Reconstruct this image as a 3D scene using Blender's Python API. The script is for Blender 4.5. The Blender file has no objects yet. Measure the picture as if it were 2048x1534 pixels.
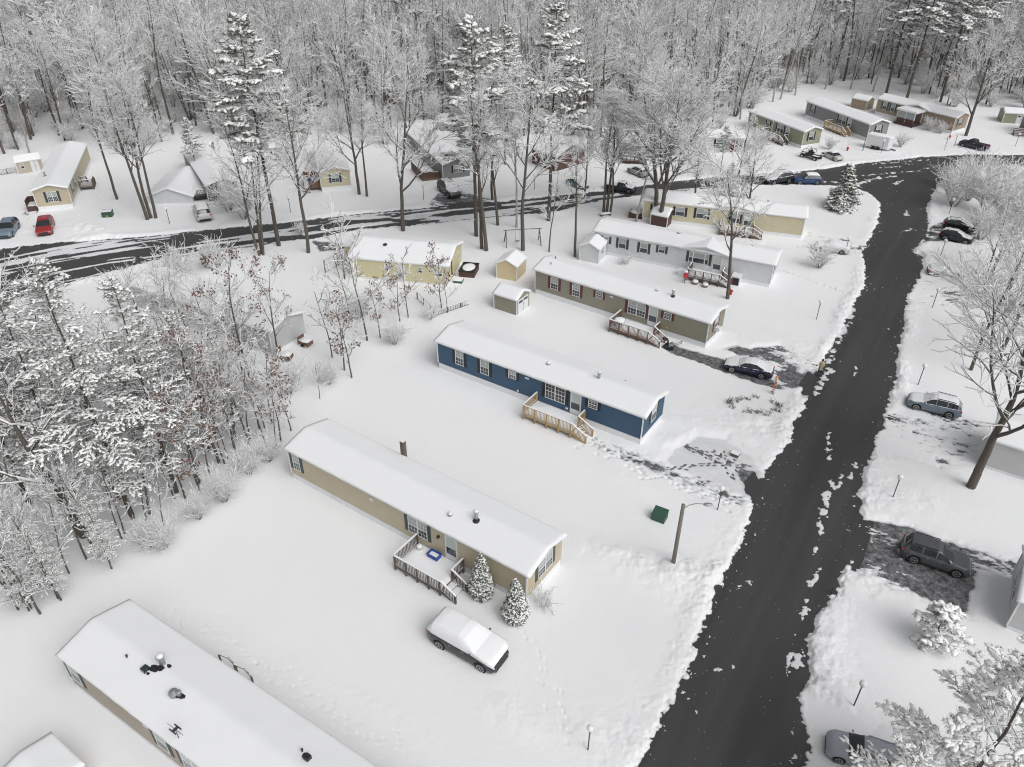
import bpy, math, random
import numpy as np
from mathutils import Vector, Matrix
R = math.radians
rng = random.Random(7)
sc = bpy.context.scene
C = sc.collection
# ---------------------------------------------------------------- camera model (solved from the homes and posts)
F_, PI_, RO, H = 1546.64, 0.59384, 0.0062, 39.64
CP, SP = math.cos(PI_), math.sin(PI_)
def G(px, py, z=0.0):
    "world x, y of a photograph point lying at height z"
    X, Y = px-1024, py-767
    c, s = math.cos(RO), math.sin(RO)
    x = X*c+Y*s; y = -X*s+Y*c
    d = (x, F_*CP-y*SP, -F_*SP-y*CP)
    t = (z-H)/d[2]
    return d[0]*t, d[1]*t
# ---------------------------------------------------------------- materials
def nm(name):
    m = bpy.data.materials.new(name); m.use_nodes = True
    nt = m.node_tree; b = nt.nodes['Principled BSDF']
    return m, nt, b
def mat(name, col, rough=0.7, metal=0.0, bump=0.0, bscale=20.0, var=0.0, vscale=3.0, spec=None, emit=None):
    m, nt, b = nm(name)
    b.inputs['Base Color'].default_value = (*col, 1)
    b.inputs['Roughness'].default_value = rough
    b.inputs['Metallic'].default_value = metal
    if spec is not None: b.inputs['Specular IOR Level'].default_value = spec
    N = nt.nodes; Lk = nt.links
    if var > 0:
        tc = N.new('ShaderNodeTexCoord'); n = N.new('ShaderNodeTexNoise'); n.inputs['Scale'].default_value = vscale; n.inputs['Detail'].default_value = 6
        mx = N.new('ShaderNodeMix'); mx.data_type = 'RGBA'
        mx.inputs['A'].default_value = (*[c*(1-var) for c in col], 1); mx.inputs['B'].default_value = (*[min(1, c*(1+var)) for c in col], 1)
        Lk.new(tc.outputs['Object'], n.inputs['Vector']); Lk.new(n.outputs['Fac'], mx.inputs['Factor']); Lk.new(mx.outputs['Result'], b.inputs['Base Color'])
    if bump > 0:
        tc = N.new('ShaderNodeTexCoord'); n = N.new('ShaderNodeTexNoise'); n.inputs['Scale'].default_value = bscale; n.inputs['Detail'].default_value = 5
        bp = N.new('ShaderNodeBump'); bp.inputs['Strength'].default_value = bump; bp.inputs['Distance'].default_value = 0.05
        Lk.new(tc.outputs['Object'], n.inputs['Vector']); Lk.new(n.outputs['Fac'], bp.inputs['Height']); Lk.new(bp.outputs['Normal'], b.inputs['Normal'])
    return m
def siding(name, col):
    m, nt, b = nm(name); N = nt.nodes; Lk = nt.links
    b.inputs['Roughness'].default_value = 0.6
    tc = N.new('ShaderNodeTexCoord'); sp = N.new('ShaderNodeSeparateXYZ'); Lk.new(tc.outputs['Object'], sp.inputs[0])
    mu = N.new('ShaderNodeMath'); mu.operation = 'MULTIPLY'; mu.inputs[1].default_value = 1/0.115; Lk.new(sp.outputs['Z'], mu.inputs[0])
    fr = N.new('ShaderNodeMath'); fr.operation = 'FRACT'; Lk.new(mu.outputs[0], fr.inputs[0])
    bp = N.new('ShaderNodeBump'); bp.inputs['Strength'].default_value = 0.55; bp.inputs['Distance'].default_value = 0.02; bp.invert = True
    Lk.new(fr.outputs[0], bp.inputs['Height']); Lk.new(bp.outputs['Normal'], b.inputs['Normal'])
    n = N.new('ShaderNodeTexNoise'); n.inputs['Scale'].default_value = 1.3; n.inputs['Detail'].default_value = 5; Lk.new(tc.outputs['Object'], n.inputs['Vector'])
    mx = N.new('ShaderNodeMix'); mx.data_type = 'RGBA'
    mx.inputs['A'].default_value = (*[c*.9 for c in col], 1); mx.inputs['B'].default_value = (*[min(1, c*1.1) for c in col], 1)
    Lk.new(n.outputs['Fac'], mx.inputs['Factor']); Lk.new(mx.outputs['Result'], b.inputs['Base Color'])
    return m
def snowy(name, col, lo=0.15, hi=0.4, nscale=6.0, namp=0.6, wind=0.0, rough=0.8, snow=(.80, .81, .83), var=.25):
    "a surface that carries snow wherever it faces up (and, for trunks, on the weather side)"
    m, nt, b = nm(name); N = nt.nodes; Lk = nt.links
    b.inputs['Roughness'].default_value = rough
    g = N.new('ShaderNodeNewGeometry'); sp = N.new('ShaderNodeSeparateXYZ'); Lk.new(g.outputs['True Normal'], sp.inputs[0])
    tc = N.new('ShaderNodeTexCoord'); n = N.new('ShaderNodeTexNoise'); n.inputs['Scale'].default_value = nscale; n.inputs['Detail'].default_value = 4
    Lk.new(tc.outputs['Object'], n.inputs['Vector'])
    s1 = N.new('ShaderNodeMath'); s1.operation = 'MULTIPLY_ADD'; s1.inputs[1].default_value = namp; s1.inputs[2].default_value = -namp*.5
    Lk.new(n.outputs['Fac'], s1.inputs[0])
    a = N.new('ShaderNodeMath'); a.operation = 'ADD'; Lk.new(sp.outputs['Z'], a.inputs[0]); Lk.new(s1.outputs[0], a.inputs[1])
    out = a.outputs[0]
    if wind:
        w = N.new('ShaderNodeMath'); w.operation = 'MULTIPLY_ADD'; w.inputs[1].default_value = wind; Lk.new(sp.outputs['X'], w.inputs[0]); Lk.new(out, w.inputs[2]); out = w.outputs[0]
    mr = N.new('ShaderNodeMapRange'); mr.inputs['From Min'].default_value = lo; mr.inputs['From Max'].default_value = hi; Lk.new(out, mr.inputs['Value'])
    n2 = N.new('ShaderNodeTexNoise'); n2.inputs['Scale'].default_value = 2.5; n2.inputs['Detail'].default_value = 6; Lk.new(tc.outputs['Object'], n2.inputs['Vector'])
    cv = N.new('ShaderNodeMix'); cv.data_type = 'RGBA'
    cv.inputs['A'].default_value = (*[c*(1-var) for c in col], 1); cv.inputs['B'].default_value = (*[c*(1+var) for c in col], 1); Lk.new(n2.outputs['Fac'], cv.inputs['Factor'])
    mx = N.new('ShaderNodeMix'); mx.data_type = 'RGBA'; mx.inputs['B'].default_value = (*snow, 1)
    Lk.new(cv.outputs['Result'], mx.inputs['A']); Lk.new(mr.outputs['Result'], mx.inputs['Factor']); Lk.new(mx.outputs['Result'], b.inputs['Base Color'])
    return m
SN = (.83, .84, .86)
M = {}
M['snow'] = mat('snow', SN, .75, bump=.25, bscale=9)
M['snow2'] = mat('branch_snow', (.90, .90, .905), .8)
M['asphalt'] = None
M['trim'] = mat('white_trim', (.72, .73, .74), .5)
M['skirt'] = mat('white_skirting', (.78, .79, .81), .55, var=.06)
M['glass'] = mat('dark_window_glass', (.035, .045, .05), .08, spec=.8)
M['blind'] = mat('pale_window_pane', (.33, .37, .36), .35, var=.15, vscale=8)  # grey-green tone, lighter than the glass, for upper halves of windows
M['paler_pane'] = mat('paler_window_pane', (.5, .56, .53), .4)  # lighter still, for some upper panes and the door glass
M['door'] = mat('white_door', (.68, .69, .7), .45)
M['metal'] = mat('galvanised_metal', (.38, .40, .41), .4, .6)
M['black'] = mat('black_paint', (.02, .02, .022), .5)
M['dark'] = mat('dark_rubber', (.018, .018, .02), .8)
M['greydeck'] = snowy('weathered_deck_wood', (.13, .105, .09), .5, .75)
M['newwood'] = snowy('fresh_deck_wood', (.42, .30, .16), .75, .95)
M['brownwood'] = snowy('brown_deck_wood', (.17, .10, .07), .5, .8)
M['redwood'] = mat('red_brown_boards', (.085, .048, .040), .7, var=.2)
M['globe'] = mat('lamp_globe', (.78, .77, .72), .35)
M['pole'] = mat('dark_post', (.05, .05, .055), .5)
M['utility'] = mat('grey_timber', (.20, .18, .155), .85, var=.25, vscale=6)
M['trunk'] = snowy('tree_bark', (.105, .09, .077), .62, .78, 3.2, 1.5, wind=.30)
M['trunkd'] = snowy('pine_bark', (.09, .073, .06), .66, .8, 3.0, 1.5, wind=.22)
M['birch'] = snowy('pale_bark', (.33, .32, .30), .5, .7, 3.0, 1.0, wind=.3)
M['bark'] = snowy('branch_bark', (.13, .115, .10), .35, .55, 4, .6)
M['twig'] = snowy('twig_bark', (.27, .26, .25), -.1, .25, 4, .6)
M['needle'] = mat('pine_needles', (.135, .15, .11), .8, var=.35, vscale=1.5)
M['leaf'] = mat('dead_oak_leaves', (.17, .095, .07), .85, var=.4, vscale=2)
M['tyre'] = mat('tyre', (.02, .02, .02), .85)
M['rim'] = mat('wheel_rim', (.45, .46, .48), .3, .7)
M['cglass'] = mat('car_glass', (.02, .026, .028), .06, spec=.9)
M['tail'] = mat('tail_lamp_red', (.45, .02, .02), .25)
M['head'] = mat('head_lamp', (.6, .62, .65), .15, spec=.8)
M['green'] = mat('utility_green', (.03, .09, .06), .5, var=.12)
# ---------------------------------------------------------------- object helpers
def tag(o, label=None, cat=None, group=None, kind=None):
    if label: o['label'] = label
    if cat: o['category'] = cat
    if group: o['group'] = group
    if kind: o['kind'] = kind
    return o
def empty(name, loc=(0, 0, 0), rz=0.0, sc_=1.0):
    o = bpy.data.objects.new(name, None); C.objects.link(o)
    o.location = loc; o.rotation_euler = (0, 0, rz); o.scale = (sc_,)*3; o.empty_display_size = .3
    return o
def mesh_obj(name, verts, faces, mats, fm=None, parent=None, smooth=False):
    me = bpy.data.meshes.new(name)
    if isinstance(verts, np.ndarray):
        v = verts.astype(np.float32); n = len(v)
        me.vertices.add(n); me.vertices.foreach_set('co', v.ravel())
        fa = np.asarray(faces, dtype=np.int32); k = fa.shape[1]
        me.loops.add(fa.size); me.loops.foreach_set('vertex_index', fa.ravel())
        me.polygons.add(len(fa)); me.polygons.foreach_set('loop_start', np.arange(0, fa.size, k, dtype=np.int32))
        me.polygons.foreach_set('loop_total', np.full(len(fa), k, dtype=np.int32))
    else:
        me.from_pydata([tuple(v) for v in verts], [], faces)
    for m in (mats if isinstance(mats, (list, tuple)) else [mats]): me.materials.append(m)
    if fm is not None: me.polygons.foreach_set('material_index', np.asarray(fm, dtype=np.int32))
    me.update(calc_edges=True)
    if smooth: me.polygons.foreach_set('use_smooth', np.ones(len(me.polygons), dtype=bool))
    o = bpy.data.objects.new(name, me); C.objects.link(o); o.parent = parent
    return o
class MB:
    def __init__(s): s.v = []; s.f = []; s.m = []
    def add(s, vs, fs, m=0):
        b = len(s.v); s.v += [tuple(v) for v in vs]; s.f += [tuple(i+b for i in f) for f in fs]; s.m += [m]*len(fs); return s
    def box(s, x0, x1, y0, y1, z0, z1, m=0):
        x0, x1 = min(x0, x1), max(x0, x1); y0, y1 = min(y0, y1), max(y0, y1); z0, z1 = min(z0, z1), max(z0, z1)
        return s.add([(x0, y0, z0), (x1, y0, z0), (x1, y1, z0), (x0, y1, z0), (x0, y0, z1), (x1, y0, z1), (x1, y1, z1), (x0, y1, z1)],
                     [(3, 2, 1, 0), (4, 5, 6, 7), (0, 1, 5, 4), (1, 2, 6, 5), (2, 3, 7, 6), (3, 0, 4, 7)], m)
    def beam(s, a, b, w, h, m=0):
        a = Vector(a); b = Vector(b); d = (b-a).normalized(); u = d.cross(Vector((0, 0, 1)))
        if u.length < 1e-4: u = Vector((1, 0, 0))
        u.normalize(); t = u.cross(d); vs = []
        for p in (a, b):
            for (i, j) in ((-1, -1), (1, -1), (1, 1), (-1, 1)): vs.append(p+u*(i*w/2)+t*(j*h/2))
        return s.add(vs, [(0, 1, 2, 3), (7, 6, 5, 4), (0, 4, 5, 1), (1, 5, 6, 2), (2, 6, 7, 3), (3, 7, 4, 0)], m)
    def cyl(s, a, b, r0, r1=None, n=10, m=0):
        r1 = r0 if r1 is None else r1
        a = Vector(a); b = Vector(b); d = (b-a).normalized(); u = d.orthogonal().normalized(); t = d.cross(u); vs = []
        for p, r in ((a, r0), (b, r1)):
            for k in range(n):
                an = 2*math.pi*k/n; vs.append(p+u*(math.cos(an)*r)+t*(math.sin(an)*r))
        fs = [(k, (k+1) % n, n+(k+1) % n, n+k) for k in range(n)]+[tuple(reversed(range(n))), tuple(range(n, 2*n))]
        return s.add(vs, fs, m)
    def lathe(s, c, prof, n=14, m=0):
        vs = []; fs = []
        for r, z in prof:
            for k in range(n):
                an = 2*math.pi*k/n; vs.append((c[0]+r*math.cos(an), c[1]+r*math.sin(an), c[2]+z))
        for i in range(len(prof)-1):
            for k in range(n): fs.append((i*n+k, i*n+(k+1) % n, (i+1)*n+(k+1) % n, (i+1)*n+k))
        fs.append(tuple(reversed(range(n)))); fs.append(tuple(range((len(prof)-1)*n, len(prof)*n)))
        return s.add(vs, fs, m)
    def ball(s, c, r, m=0, sx=1, sy=1, sz=1, n=12, k=7):
        vs = []; fs = []
        for i in range(k+1):
            th = math.pi*i/k
            for j in range(n):
                an = 2*math.pi*j/n; vs.append((c[0]+r*sx*math.sin(th)*math.cos(an), c[1]+r*sy*math.sin(th)*math.sin(an), c[2]+r*sz*math.cos(th)))
        for i in range(k):
            for j in range(n): fs.append((i*n+j, (i+1)*n+j, (i+1)*n+(j+1) % n, i*n+(j+1) % n))
        return s.add(vs, fs, m)
    def build(s, name, mats, parent=None, smooth=False):
        return mesh_obj(name, s.v, s.f, mats, s.m, parent, smooth)
def place_copy(src, loc, rz, scale=1.0):
    "copy a thing and each of its parts"
    r = src.copy(); C.objects.link(r); r.location = loc; r.rotation_euler = (0, 0, rz); r.scale = (scale,)*3 if not hasattr(scale, '__len__') else scale
    for ch in src.children:
        c = ch.copy(); C.objects.link(c); c.parent = r
        for g in ch.children:
            d = g.copy(); C.objects.link(d); d.parent = c
    return r
# ---------------------------------------------------------------- numpy noise
_P = np.random.RandomState(3).permutation(1024)
def _h(i, j): return _P[(_P[i & 1023]+j) & 1023]/1023.0
def vnoise(x, y):
    xi = np.floor(x).astype(np.int64); yi = np.floor(y).astype(np.int64)
    fx = x-xi; fy = y-yi; fx = fx*fx*(3-2*fx); fy = fy*fy*(3-2*fy)
    a = _h(xi, yi); b = _h(xi+1, yi); c = _h(xi, yi+1); d = _h(xi+1, yi+1)
    return (a*(1-fx)+b*fx)*(1-fy)+(c*(1-fx)+d*fx)*fy
def fbm(x, y, o=4, g=.5):
    s = 0; a = 1; t = 0
    for k in range(o):
        s = s+a*vnoise(x*2**k+17.3*k, y*2**k-9.1*k); t += a; a *= g
    return s/t
def sstep(a, b, x):
    t = np.clip((x-a)/(b-a), 0, 1); return t*t*(3-2*t)
def polysd(x, y, poly, pad=7.0):
    "signed distance to a polygon, negative inside; far points just get +pad"
    p = np.array(poly); out = np.full(x.shape, pad)
    mk = (x > p[:, 0].min()-pad) & (x < p[:, 0].max()+pad) & (y > p[:, 1].min()-pad) & (y < p[:, 1].max()+pad)
    X = x[mk]; Y = y[mk]
    if X.size == 0: return out
    d = np.full(X.shape, 1e9); ins = np.zeros(X.shape, bool)
    for i in range(len(p)):
        ax, ay = p[i]; bx, by = p[(i+1) % len(p)]
        ex, ey = bx-ax, by-ay; l2 = ex*ex+ey*ey+1e-9
        t = np.clip(((X-ax)*ex+(Y-ay)*ey)/l2, 0, 1)
        d = np.minimum(d, (X-ax-t*ex)**2+(Y-ay-t*ey)**2)
        c = ((ay > Y) != (by > Y)) & (X < ex*(Y-ay)/(ey if abs(ey) > 1e-9 else 1e-9)+ax)
        ins ^= c
    d = np.sqrt(d); d[ins] *= -1
    out[mk] = np.minimum(d, pad)
    return out
def px(*pts): return [G(*p) for p in pts]
# ---------------------------------------------------------------- roads
road_L = [(1262, 1580), (1283, 1534), (1318, 1465), (1345, 1420), (1362, 1385), (1388, 1335), (1402, 1285), (1412, 1240), (1440, 1180), (1468, 1125), (1492, 1080),
          (1500, 1045), (1512, 1010), (1508, 975), (1535, 945), (1568, 903), (1582, 885), (1590, 850), (1612, 815), (1622, 790), (1618, 772), (1640, 742), (1655, 712), (1680, 672), (1700, 636),
          (1714, 600), (1731, 575), (1735, 530), (1727, 506), (1742, 480), (1756, 450), (1765, 415), (1758, 400), (1742, 388), (1700, 372), (1600, 369), (1500, 369), (1400, 377), (1290, 388), (1180, 404), (1100, 424),
          (1000, 432), (940, 438), (850, 448), (720, 457), (640, 474), (560, 482), (500, 493), (400, 507), (300, 522), (200, 549), (130, 567), (60, 588), (0, 606), (-120, 640)]
road_R = [(1600, 1580), (1602, 1534), (1605, 1490), (1598, 1440), (1600, 1390), (1612, 1340), (1606, 1275), (1625, 1230), (1660, 1188), (1700, 1110), (1722, 1040), (1712, 985), (1730, 920), (1746, 880), (1770, 830),
          (1781, 780), (1786, 740), (1800, 660), (1806, 620), (1812, 590), (1840, 548), (1842, 512), (1822, 505), (1842, 480), (1856, 455), (1855, 430), (1850, 418), (1860, 390), (1880, 360), (1905, 338),
          (1940, 329), (2048, 331), (2250, 336), (2250, 308), (2048, 311), (1950, 309), (1850, 314), (1750, 325), (1700, 330), (1660, 337), (1590, 345), (1500, 350), (1400, 358), (1300, 370), (1200, 383), (1100, 394), (1000, 404),
          (900, 411), (860, 416), (700, 431), (560, 447), (430, 459), (300, 474), (110, 487), (0, 498), (-120, 508)]
roadpoly = px(*road_L)+px(*road_R)[::-1]
left_center = px((-120, 570), (0, 550), (110, 527), (200, 512), (300, 498), (430, 482), (560, 465), (700, 445), (860, 432), (1000, 419), (1100, 409), (1200, 394), (1300, 379), (1400, 368), (1500, 360), (1620, 354))
# driveways: polygon, snow cover 0..1, streak direction (deg), streak stretch
drives = [
 ('driveway', px((1330, 925), (1370, 945), (1420, 968), (1505, 1000), (1530, 960), (1500, 915), (1450, 880), (1400, 872), (1345, 900)), .93, -33, 3.0),
 ('driveway', px((1325, 690), (1345, 686), (1460, 728), (1470, 700), (1560, 690), (1625, 720), (1660, 735), (1640, 742), (1618, 775), (1560, 778), (1530, 770), (1440, 738), (1340, 704)), .50, -30, 3.0),
 ('driveway', px((1720, 1035), (1790, 1045), (1905, 1085), (2045, 1130), (2025, 1150), (1955, 1135), (1940, 1235), (1870, 1205), (1760, 1165), (1700, 1140)), .34, -25, 2.5),
 ('driveway', px((1600, 1380), (1650, 1405), (1760, 1450), (1760, 1560), (1590, 1560)), .90, -30, 2.0),
 ('driveway', px((1770, 830), (1850, 800), (1960, 850), (1960, 930), (1880, 935), (1800, 915), (1735, 905)), .68, -30, 2.5),
 ('driveway', px((1842, 545), (1950, 560), (1990, 610), (1900, 630), (1820, 600)), .68, -10, 3),
 ('driveway', px((1856, 455), (1890, 440), (1960, 470), (1960, 492), (1885, 482), (1842, 486)), .55, -15, 3),
 ('driveway', px((1615, 465), (1700, 480), (1742, 484), (1727, 506), (1690, 512), (1610, 500), (1530, 492), (1535, 482), (1600, 490)), .62, -15, 3.0),
 ('driveway', px((620, 480), (690, 488), (705, 500), (640, 502)), .35, -8, 2),
 ('driveway', px((895, 375), (1000, 405), (1000, 412), (860, 418), (860, 400)), .45, -20, 3),
 ('driveway', px((1250, 325), (1310, 345), (1320, 372), (1240, 380), (1230, 350)), .72, -40, 3),
 ('driveway', px((60, 385), (78, 385), (70, 425), (55, 440), (45, 430)), .55, -70, 2),
 ('driveway', px((380, 425), (425, 425), (440, 462), (395, 465)), .82, -70, 3),
 ('driveway', px((0, 470), (110, 462), (150, 487), (0, 500)), .85, -20, 2),
]
drives += [('path', px((1172, 882), (1190, 876), (1285, 912), (1345, 938), (1440, 975), (1500, 1000), (1480, 1010), (1400, 980), (1320, 945), (1250, 920)), .52, -33, 2.5),
 ('path', px((1318, 688), (1345, 690), (1400, 706), (1462, 726), (1545, 764), (1562, 778), (1530, 772), (1440, 740), (1340, 704)), .12, -33, 4.0),
 ('path', px((1440, 700), (1475, 690), (1560, 715), (1600, 725), (1590, 745), (1540, 715), (1480, 705)), .42, -33, 3.0),
 ('path', px((1480, 935), (1500, 945), (1515, 975), (1512, 1000), (1495, 985)), .25, -60, 2.0),
 ('path', px((1562, 735), (1625, 745), (1640, 742), (1612, 800), (1600, 790), (1605, 765), (1565, 760)), .35, -50, 2.0)]
# leftover snow on the bare road: two ends (photograph points) and width in metres
patches = [((1657, 868), (1655, 905), .65), ((1656, 905), (1660, 918), .5), ((1668, 960), (1650, 990), .8), ((1652, 995), (1645, 1030), .8), ((1640, 1035), (1640, 1075), .25), ((1635, 1085), (1628, 1110), .2), ((1710, 925), (1700, 960), .35), ((1684, 950), (1676, 975), .15),
 ((1438, 1339), (1450, 1340), .35), ((1458, 1338), (1466, 1335), .45), ((1464, 1165), (1472, 1175), .35), ((1500, 1165), (1507, 1158), .3), ((1585, 1345), (1600, 1310), .5), ((1573, 1330), (1580, 1310), .25), ((1605, 1240), (1612, 1200), .35), ((1622, 1170), (1640, 1140), .3), ((1702, 1090), (1706, 1120), .35),
 ((1700, 590), (1690, 640), .2), ((1712, 735), (1708, 755), .25), ((1812, 420), (1813, 432), .6), ((1800, 463), (1822, 461), .5), ((1822, 458), (1832, 460), .45), ((1688, 655), (1676, 690), .9), ((1705, 615), (1695, 650), .8), ((1668, 700), (1655, 725), .7), ((1640, 760), (1660, 740), 1.1), ((1630, 790), (1640, 765), .8),
 ((1700, 372), (1760, 355), 1.2), ((1720, 362), (1790, 352), .8), ((1700, 352), (1800, 346), .5), ((1790, 368), (1808, 360), .9), ((1840, 340), (1858, 336), .5), ((1760, 335), (1800, 333), .4), ((1600, 362), (1720, 366), .9), ((1770, 346), (1850, 341), .4), ((1745, 328), (1860, 320), .5), ((1980, 317), (2010, 318), .5), ((1800, 326), (1835, 330), .3)]
# banks, piles and ploughed heaps: photograph point, radius x, radius y, height, roughness
piles = [((1260, 1125), 4.2, 1.1, .55, .9), ((1390, 1150), 2.6, 1.3, .8, 1.0), ((1330, 1170), 4.0, 1.4, .4, .8), ((1420, 850), 4.5, 2.2, .35, 1.0), ((1530, 850), 3.5, 2.5, .45, 1.2), ((1330, 880), 3.0, 1.5, .3, .8), ((1400, 905), 3, 1, .2, .8),
 ((1250, 960), 3.0, 1.2, .25, .5), ((1735, 1180), 3.0, 1.2, .35, 1.0), ((1650, 1290), 1.6, 3.0, .5, 1.3), ((1640, 1390), 2.0, 2.0, .45, 1.2), ((1760, 990), 3.0, 3.0, .25, 1.0), ((1800, 860), 2.5, 2.0, .25, 1.2), ((1850, 1010), 4, 1.5, .25, .9),
 ((1700, 790), 1.0, .5, .0, 0), ((185, 462), 5.0, 1.6, .9, 1.1), ((660, 425), 4.0, 1.2, .5, .8), ((1600, 690), 3.0, 1.5, .3, 1.0), ((1490, 680), 3, 1.2, .25, 1.1), ((1840, 600), 3.0, 3.0, .35, 1.2), ((1880, 520), 3.0, 1.6, .5, 1.0), ((1890, 420), 3.5, 2.0, .4, 1.0), ((1760, 620), 1.0, 1.0, 0, 0), ((1030, 1430), 3.0, 1.2, .25, .9), ((1240, 1480), 4.0, 1.5, .2, .9), ((720, 1400), 6, .6, .12, .8),
 ((1800, 305), 6, 1.8, .6, 1.2), ((1500, 300), 3, 2, .2, .4), ((1640, 395), 6, 4, .5, .2)]
foot_paths = [((1170, 880), (1300, 945), 60, .55), ((1300, 945), (1480, 1010), 60, .5), ((1370, 890), (1470, 925), 22, .15), ((1370, 890), (1440, 928), 16, .1), ((1330, 938), (1460, 925), 22, .08), ((1440, 900), (1470, 960), 14, .2), ((1460, 930), (1500, 935), 8, .3),
 ((160, 440), (215, 380), 14, .15), ((330, 1215), (800, 1520), 110, .5, .022), ((1030, 1230), (1160, 1500), 24, .3, .03), ((470, 400), (620, 330), 30, .2), ((90, 390), (75, 430), 12, .3), ((1180, 380), (1290, 345), 20, .4), ((1560, 540), (1700, 590), 40, .1), ((430, 1250), (600, 1400), 30, .4, .015)]
def build_ground():
    ys = [-24., -10, 0, 8, 14, 18.5]; y = 20.0
    while y < 345:
        ys.append(y)
        off = PI_-math.atan2(H, y)
        y += (y*y+H*H)/(H*773)*math.cos(off)**2*(.95 if y < 70 else (.62 if y < 125 else 1.0))
    ys += [360, 400, 480, 620, 900, 1500, 3000]
    s = list(np.arange(-.70, .70001, .00128)); ext = [.72, .76, .85, 1., 1.3, 2., 4., 10.]
    s = [-e for e in ext[::-1]]+s+ext
    ys = np.array(ys); s = np.array(s)
    Y, S = np.meshgrid(ys, s, indexing='ij'); X = S*(Y*CP+H*SP)
    x = X.ravel(); y = Y.ravel()
    base = .13+.10*(fbm(x/16, y/16, 3)-.5)+.035*(fbm(x/2.2, y/2.2, 3)-.5)
    sdr = polysd(x, y, roadpoly)
    n1 = fbm(x/.9, y/.9, 4)-.5; n2 = vnoise(x/.28, y/.28)-.5
    sd = sdr+.75*n1+.26*n2+.16*(vnoise(x/.13, y/.13)-.5)
    # ploughed edge
    near = (1-sstep(1.5, 3.5, sd))
    rough = np.abs(fbm(x/.55+40, y/.55, 3)-.5)*2
    bank = (.03+.15*sstep(.40, .70, fbm(x/5+9, y/5, 2)))*np.exp(-((sd-.9)/.6)**2)
    h = base+bank*(.6+.8*rough)+near*.035*(rough-.5)
    for (p, rx, ry, hh, rg) in piles:
        cx, cy = G(*p); a = R(-30); dx = (x-cx)*math.cos(a)+(y-cy)*math.sin(a); dy = -(x-cx)*math.sin(a)+(y-cy)*math.cos(a)
        w = np.exp(-((dx/rx)**2+(dy/ry)**2)); w[w < .01] = 0
        h += .5*w*hh*(.75+.5*rg*(fbm(x/.9, y/.9, 4)-.5)*2)+w*rg*.035*(rough-.5)
    # wood floor: uneven
    t = sstep(0, .55, sd); h = np.where(sd < .55, -.035+(h+.035)*t, h)
    # streaks of slush on the left road
    cl = np.array(left_center); best = np.full(x.shape, 1e9); al = np.zeros(x.shape); ac = np.zeros(x.shape); acc = 0.
    mk = (sdr < .6) & (x < 46)
    xm, ym = x[mk], y[mk]; b = np.full(xm.shape, 1e9); la = np.zeros(xm.shape); lc = np.zeros(xm.shape)
    for i in range(len(cl)-1):
        ax, ay = cl[i]; ex, ey = cl[i+1]-cl[i]; L = math.hypot(ex, ey)
        tt = np.clip(((xm-ax)*ex+(ym-ay)*ey)/L**2, 0, 1); dd = (xm-ax-tt*ex)**2+(ym-ay-tt*ey)**2
        cr = ((xm-ax)*ey-(ym-ay)*ex)/L; m2 = dd < b
        b[m2] = dd[m2]; la[m2] = acc+tt[m2]*L; lc[m2] = cr[m2]; acc += L
    edge = np.abs(lc)
    cov = .43+.30*(fbm(la/9, lc/1.6+5, 3)-.5)*2+.10*np.exp(-((la-38)/22)**2)-.05
    st = .50*vnoise(la/16+3, lc/.62+.05*la)+.25*vnoise(la/6, lc/.33+7)+.17*vnoise(la/1.6, lc/.4)+.08*vnoise(la/.5, lc/.2)
    st2 = vnoise(la/3-lc/1.2, lc/2.0+11)       # crossing tyre tracks
    hs = (st-(1-cov)-.02)*.6-np.where((np.abs(np.mod(la*.35+lc*.9+3*st2, 4)-2) < .05) & (st2 > .35), .04, 0)
    keep = b < 6.0**2
    sub = h[mk]; sub = np.where(keep & (sdr[mk] < -.05), np.maximum(sub, np.clip(hs, -.03, .035)), sub); h[mk] = sub
    # leftovers on the bare road
    for (a, b_, w) in patches:
        ax, ay = G(*a); bx, by = G(*b_); mk2 = (x > min(ax, bx)-3) & (x < max(ax, bx)+3) & (y > min(ay, by)-3) & (y < max(ay, by)+3)
        X2, Y2 = x[mk2], y[mk2]; ex, ey = bx-ax, by-ay; tt = np.clip(((X2-ax)*ex+(Y2-ay)*ey)/(ex*ex+ey*ey), 0, 1)
        d = np.hypot(X2-ax-tt*ex, Y2-ay-tt*ey)-w*.20+(fbm(X2/.38, Y2/.38, 4)-.5)*(.6+w*.9)+(vnoise(X2/.12, Y2/.12)-.5)*.16
        h[mk2] = np.where(d < .1, np.maximum(h[mk2], np.clip(-d*.3, -.03, .03)), h[mk2])
    # small crumbs near the edges
    cr = vnoise(x/.3+7, y/.3)*.6+vnoise(x/.14, y/.14)*.4
    h = np.where((sdr < 0) & (sdr > -2.2) & (cr > .76+.10*np.clip(-sdr, 0, 2.2)), np.maximum(h, .018), h)
    h = np.where((sdr < -1) & (cr > .955), np.maximum(h, .012), h)
    # driveways
    for (nme, poly, cv, ang, stc) in drives:
        sdd = polysd(x, y, poly, 3.0); m3 = sdd < 1.5
        X3, Y3 = x[m3], y[m3]; a = R(ang); u = (X3*math.cos(a)+Y3*math.sin(a)); v = (-X3*math.sin(a)+Y3*math.cos(a))
        n = .50*fbm(u/(.6*stc), v/.6, 4)+.30*vnoise(u/(.2*stc), v/.2)+.20*vnoise(u/(.09*stc), v/.09)
        big = fbm(X3/3.5+3, Y3/3.5, 2)-.5
        hd = np.clip((n-(1-cv)*.92+.5*big*.8+.02)*.5-.02, -.035, .06+.02*cv)
        e = sstep(-.3, 1.0 if cv > .92 else .6, sdd[m3]+.7*(fbm(X3/.8, Y3/.8, 3)-.5))
        if cv > .92: hd = .012+.022*np.clip(n*1.6-.3, 0, 1)+.012*(big+.2)
        h[m3] = np.minimum(h[m3], hd*(1-e)+h[m3]*e)
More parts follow.
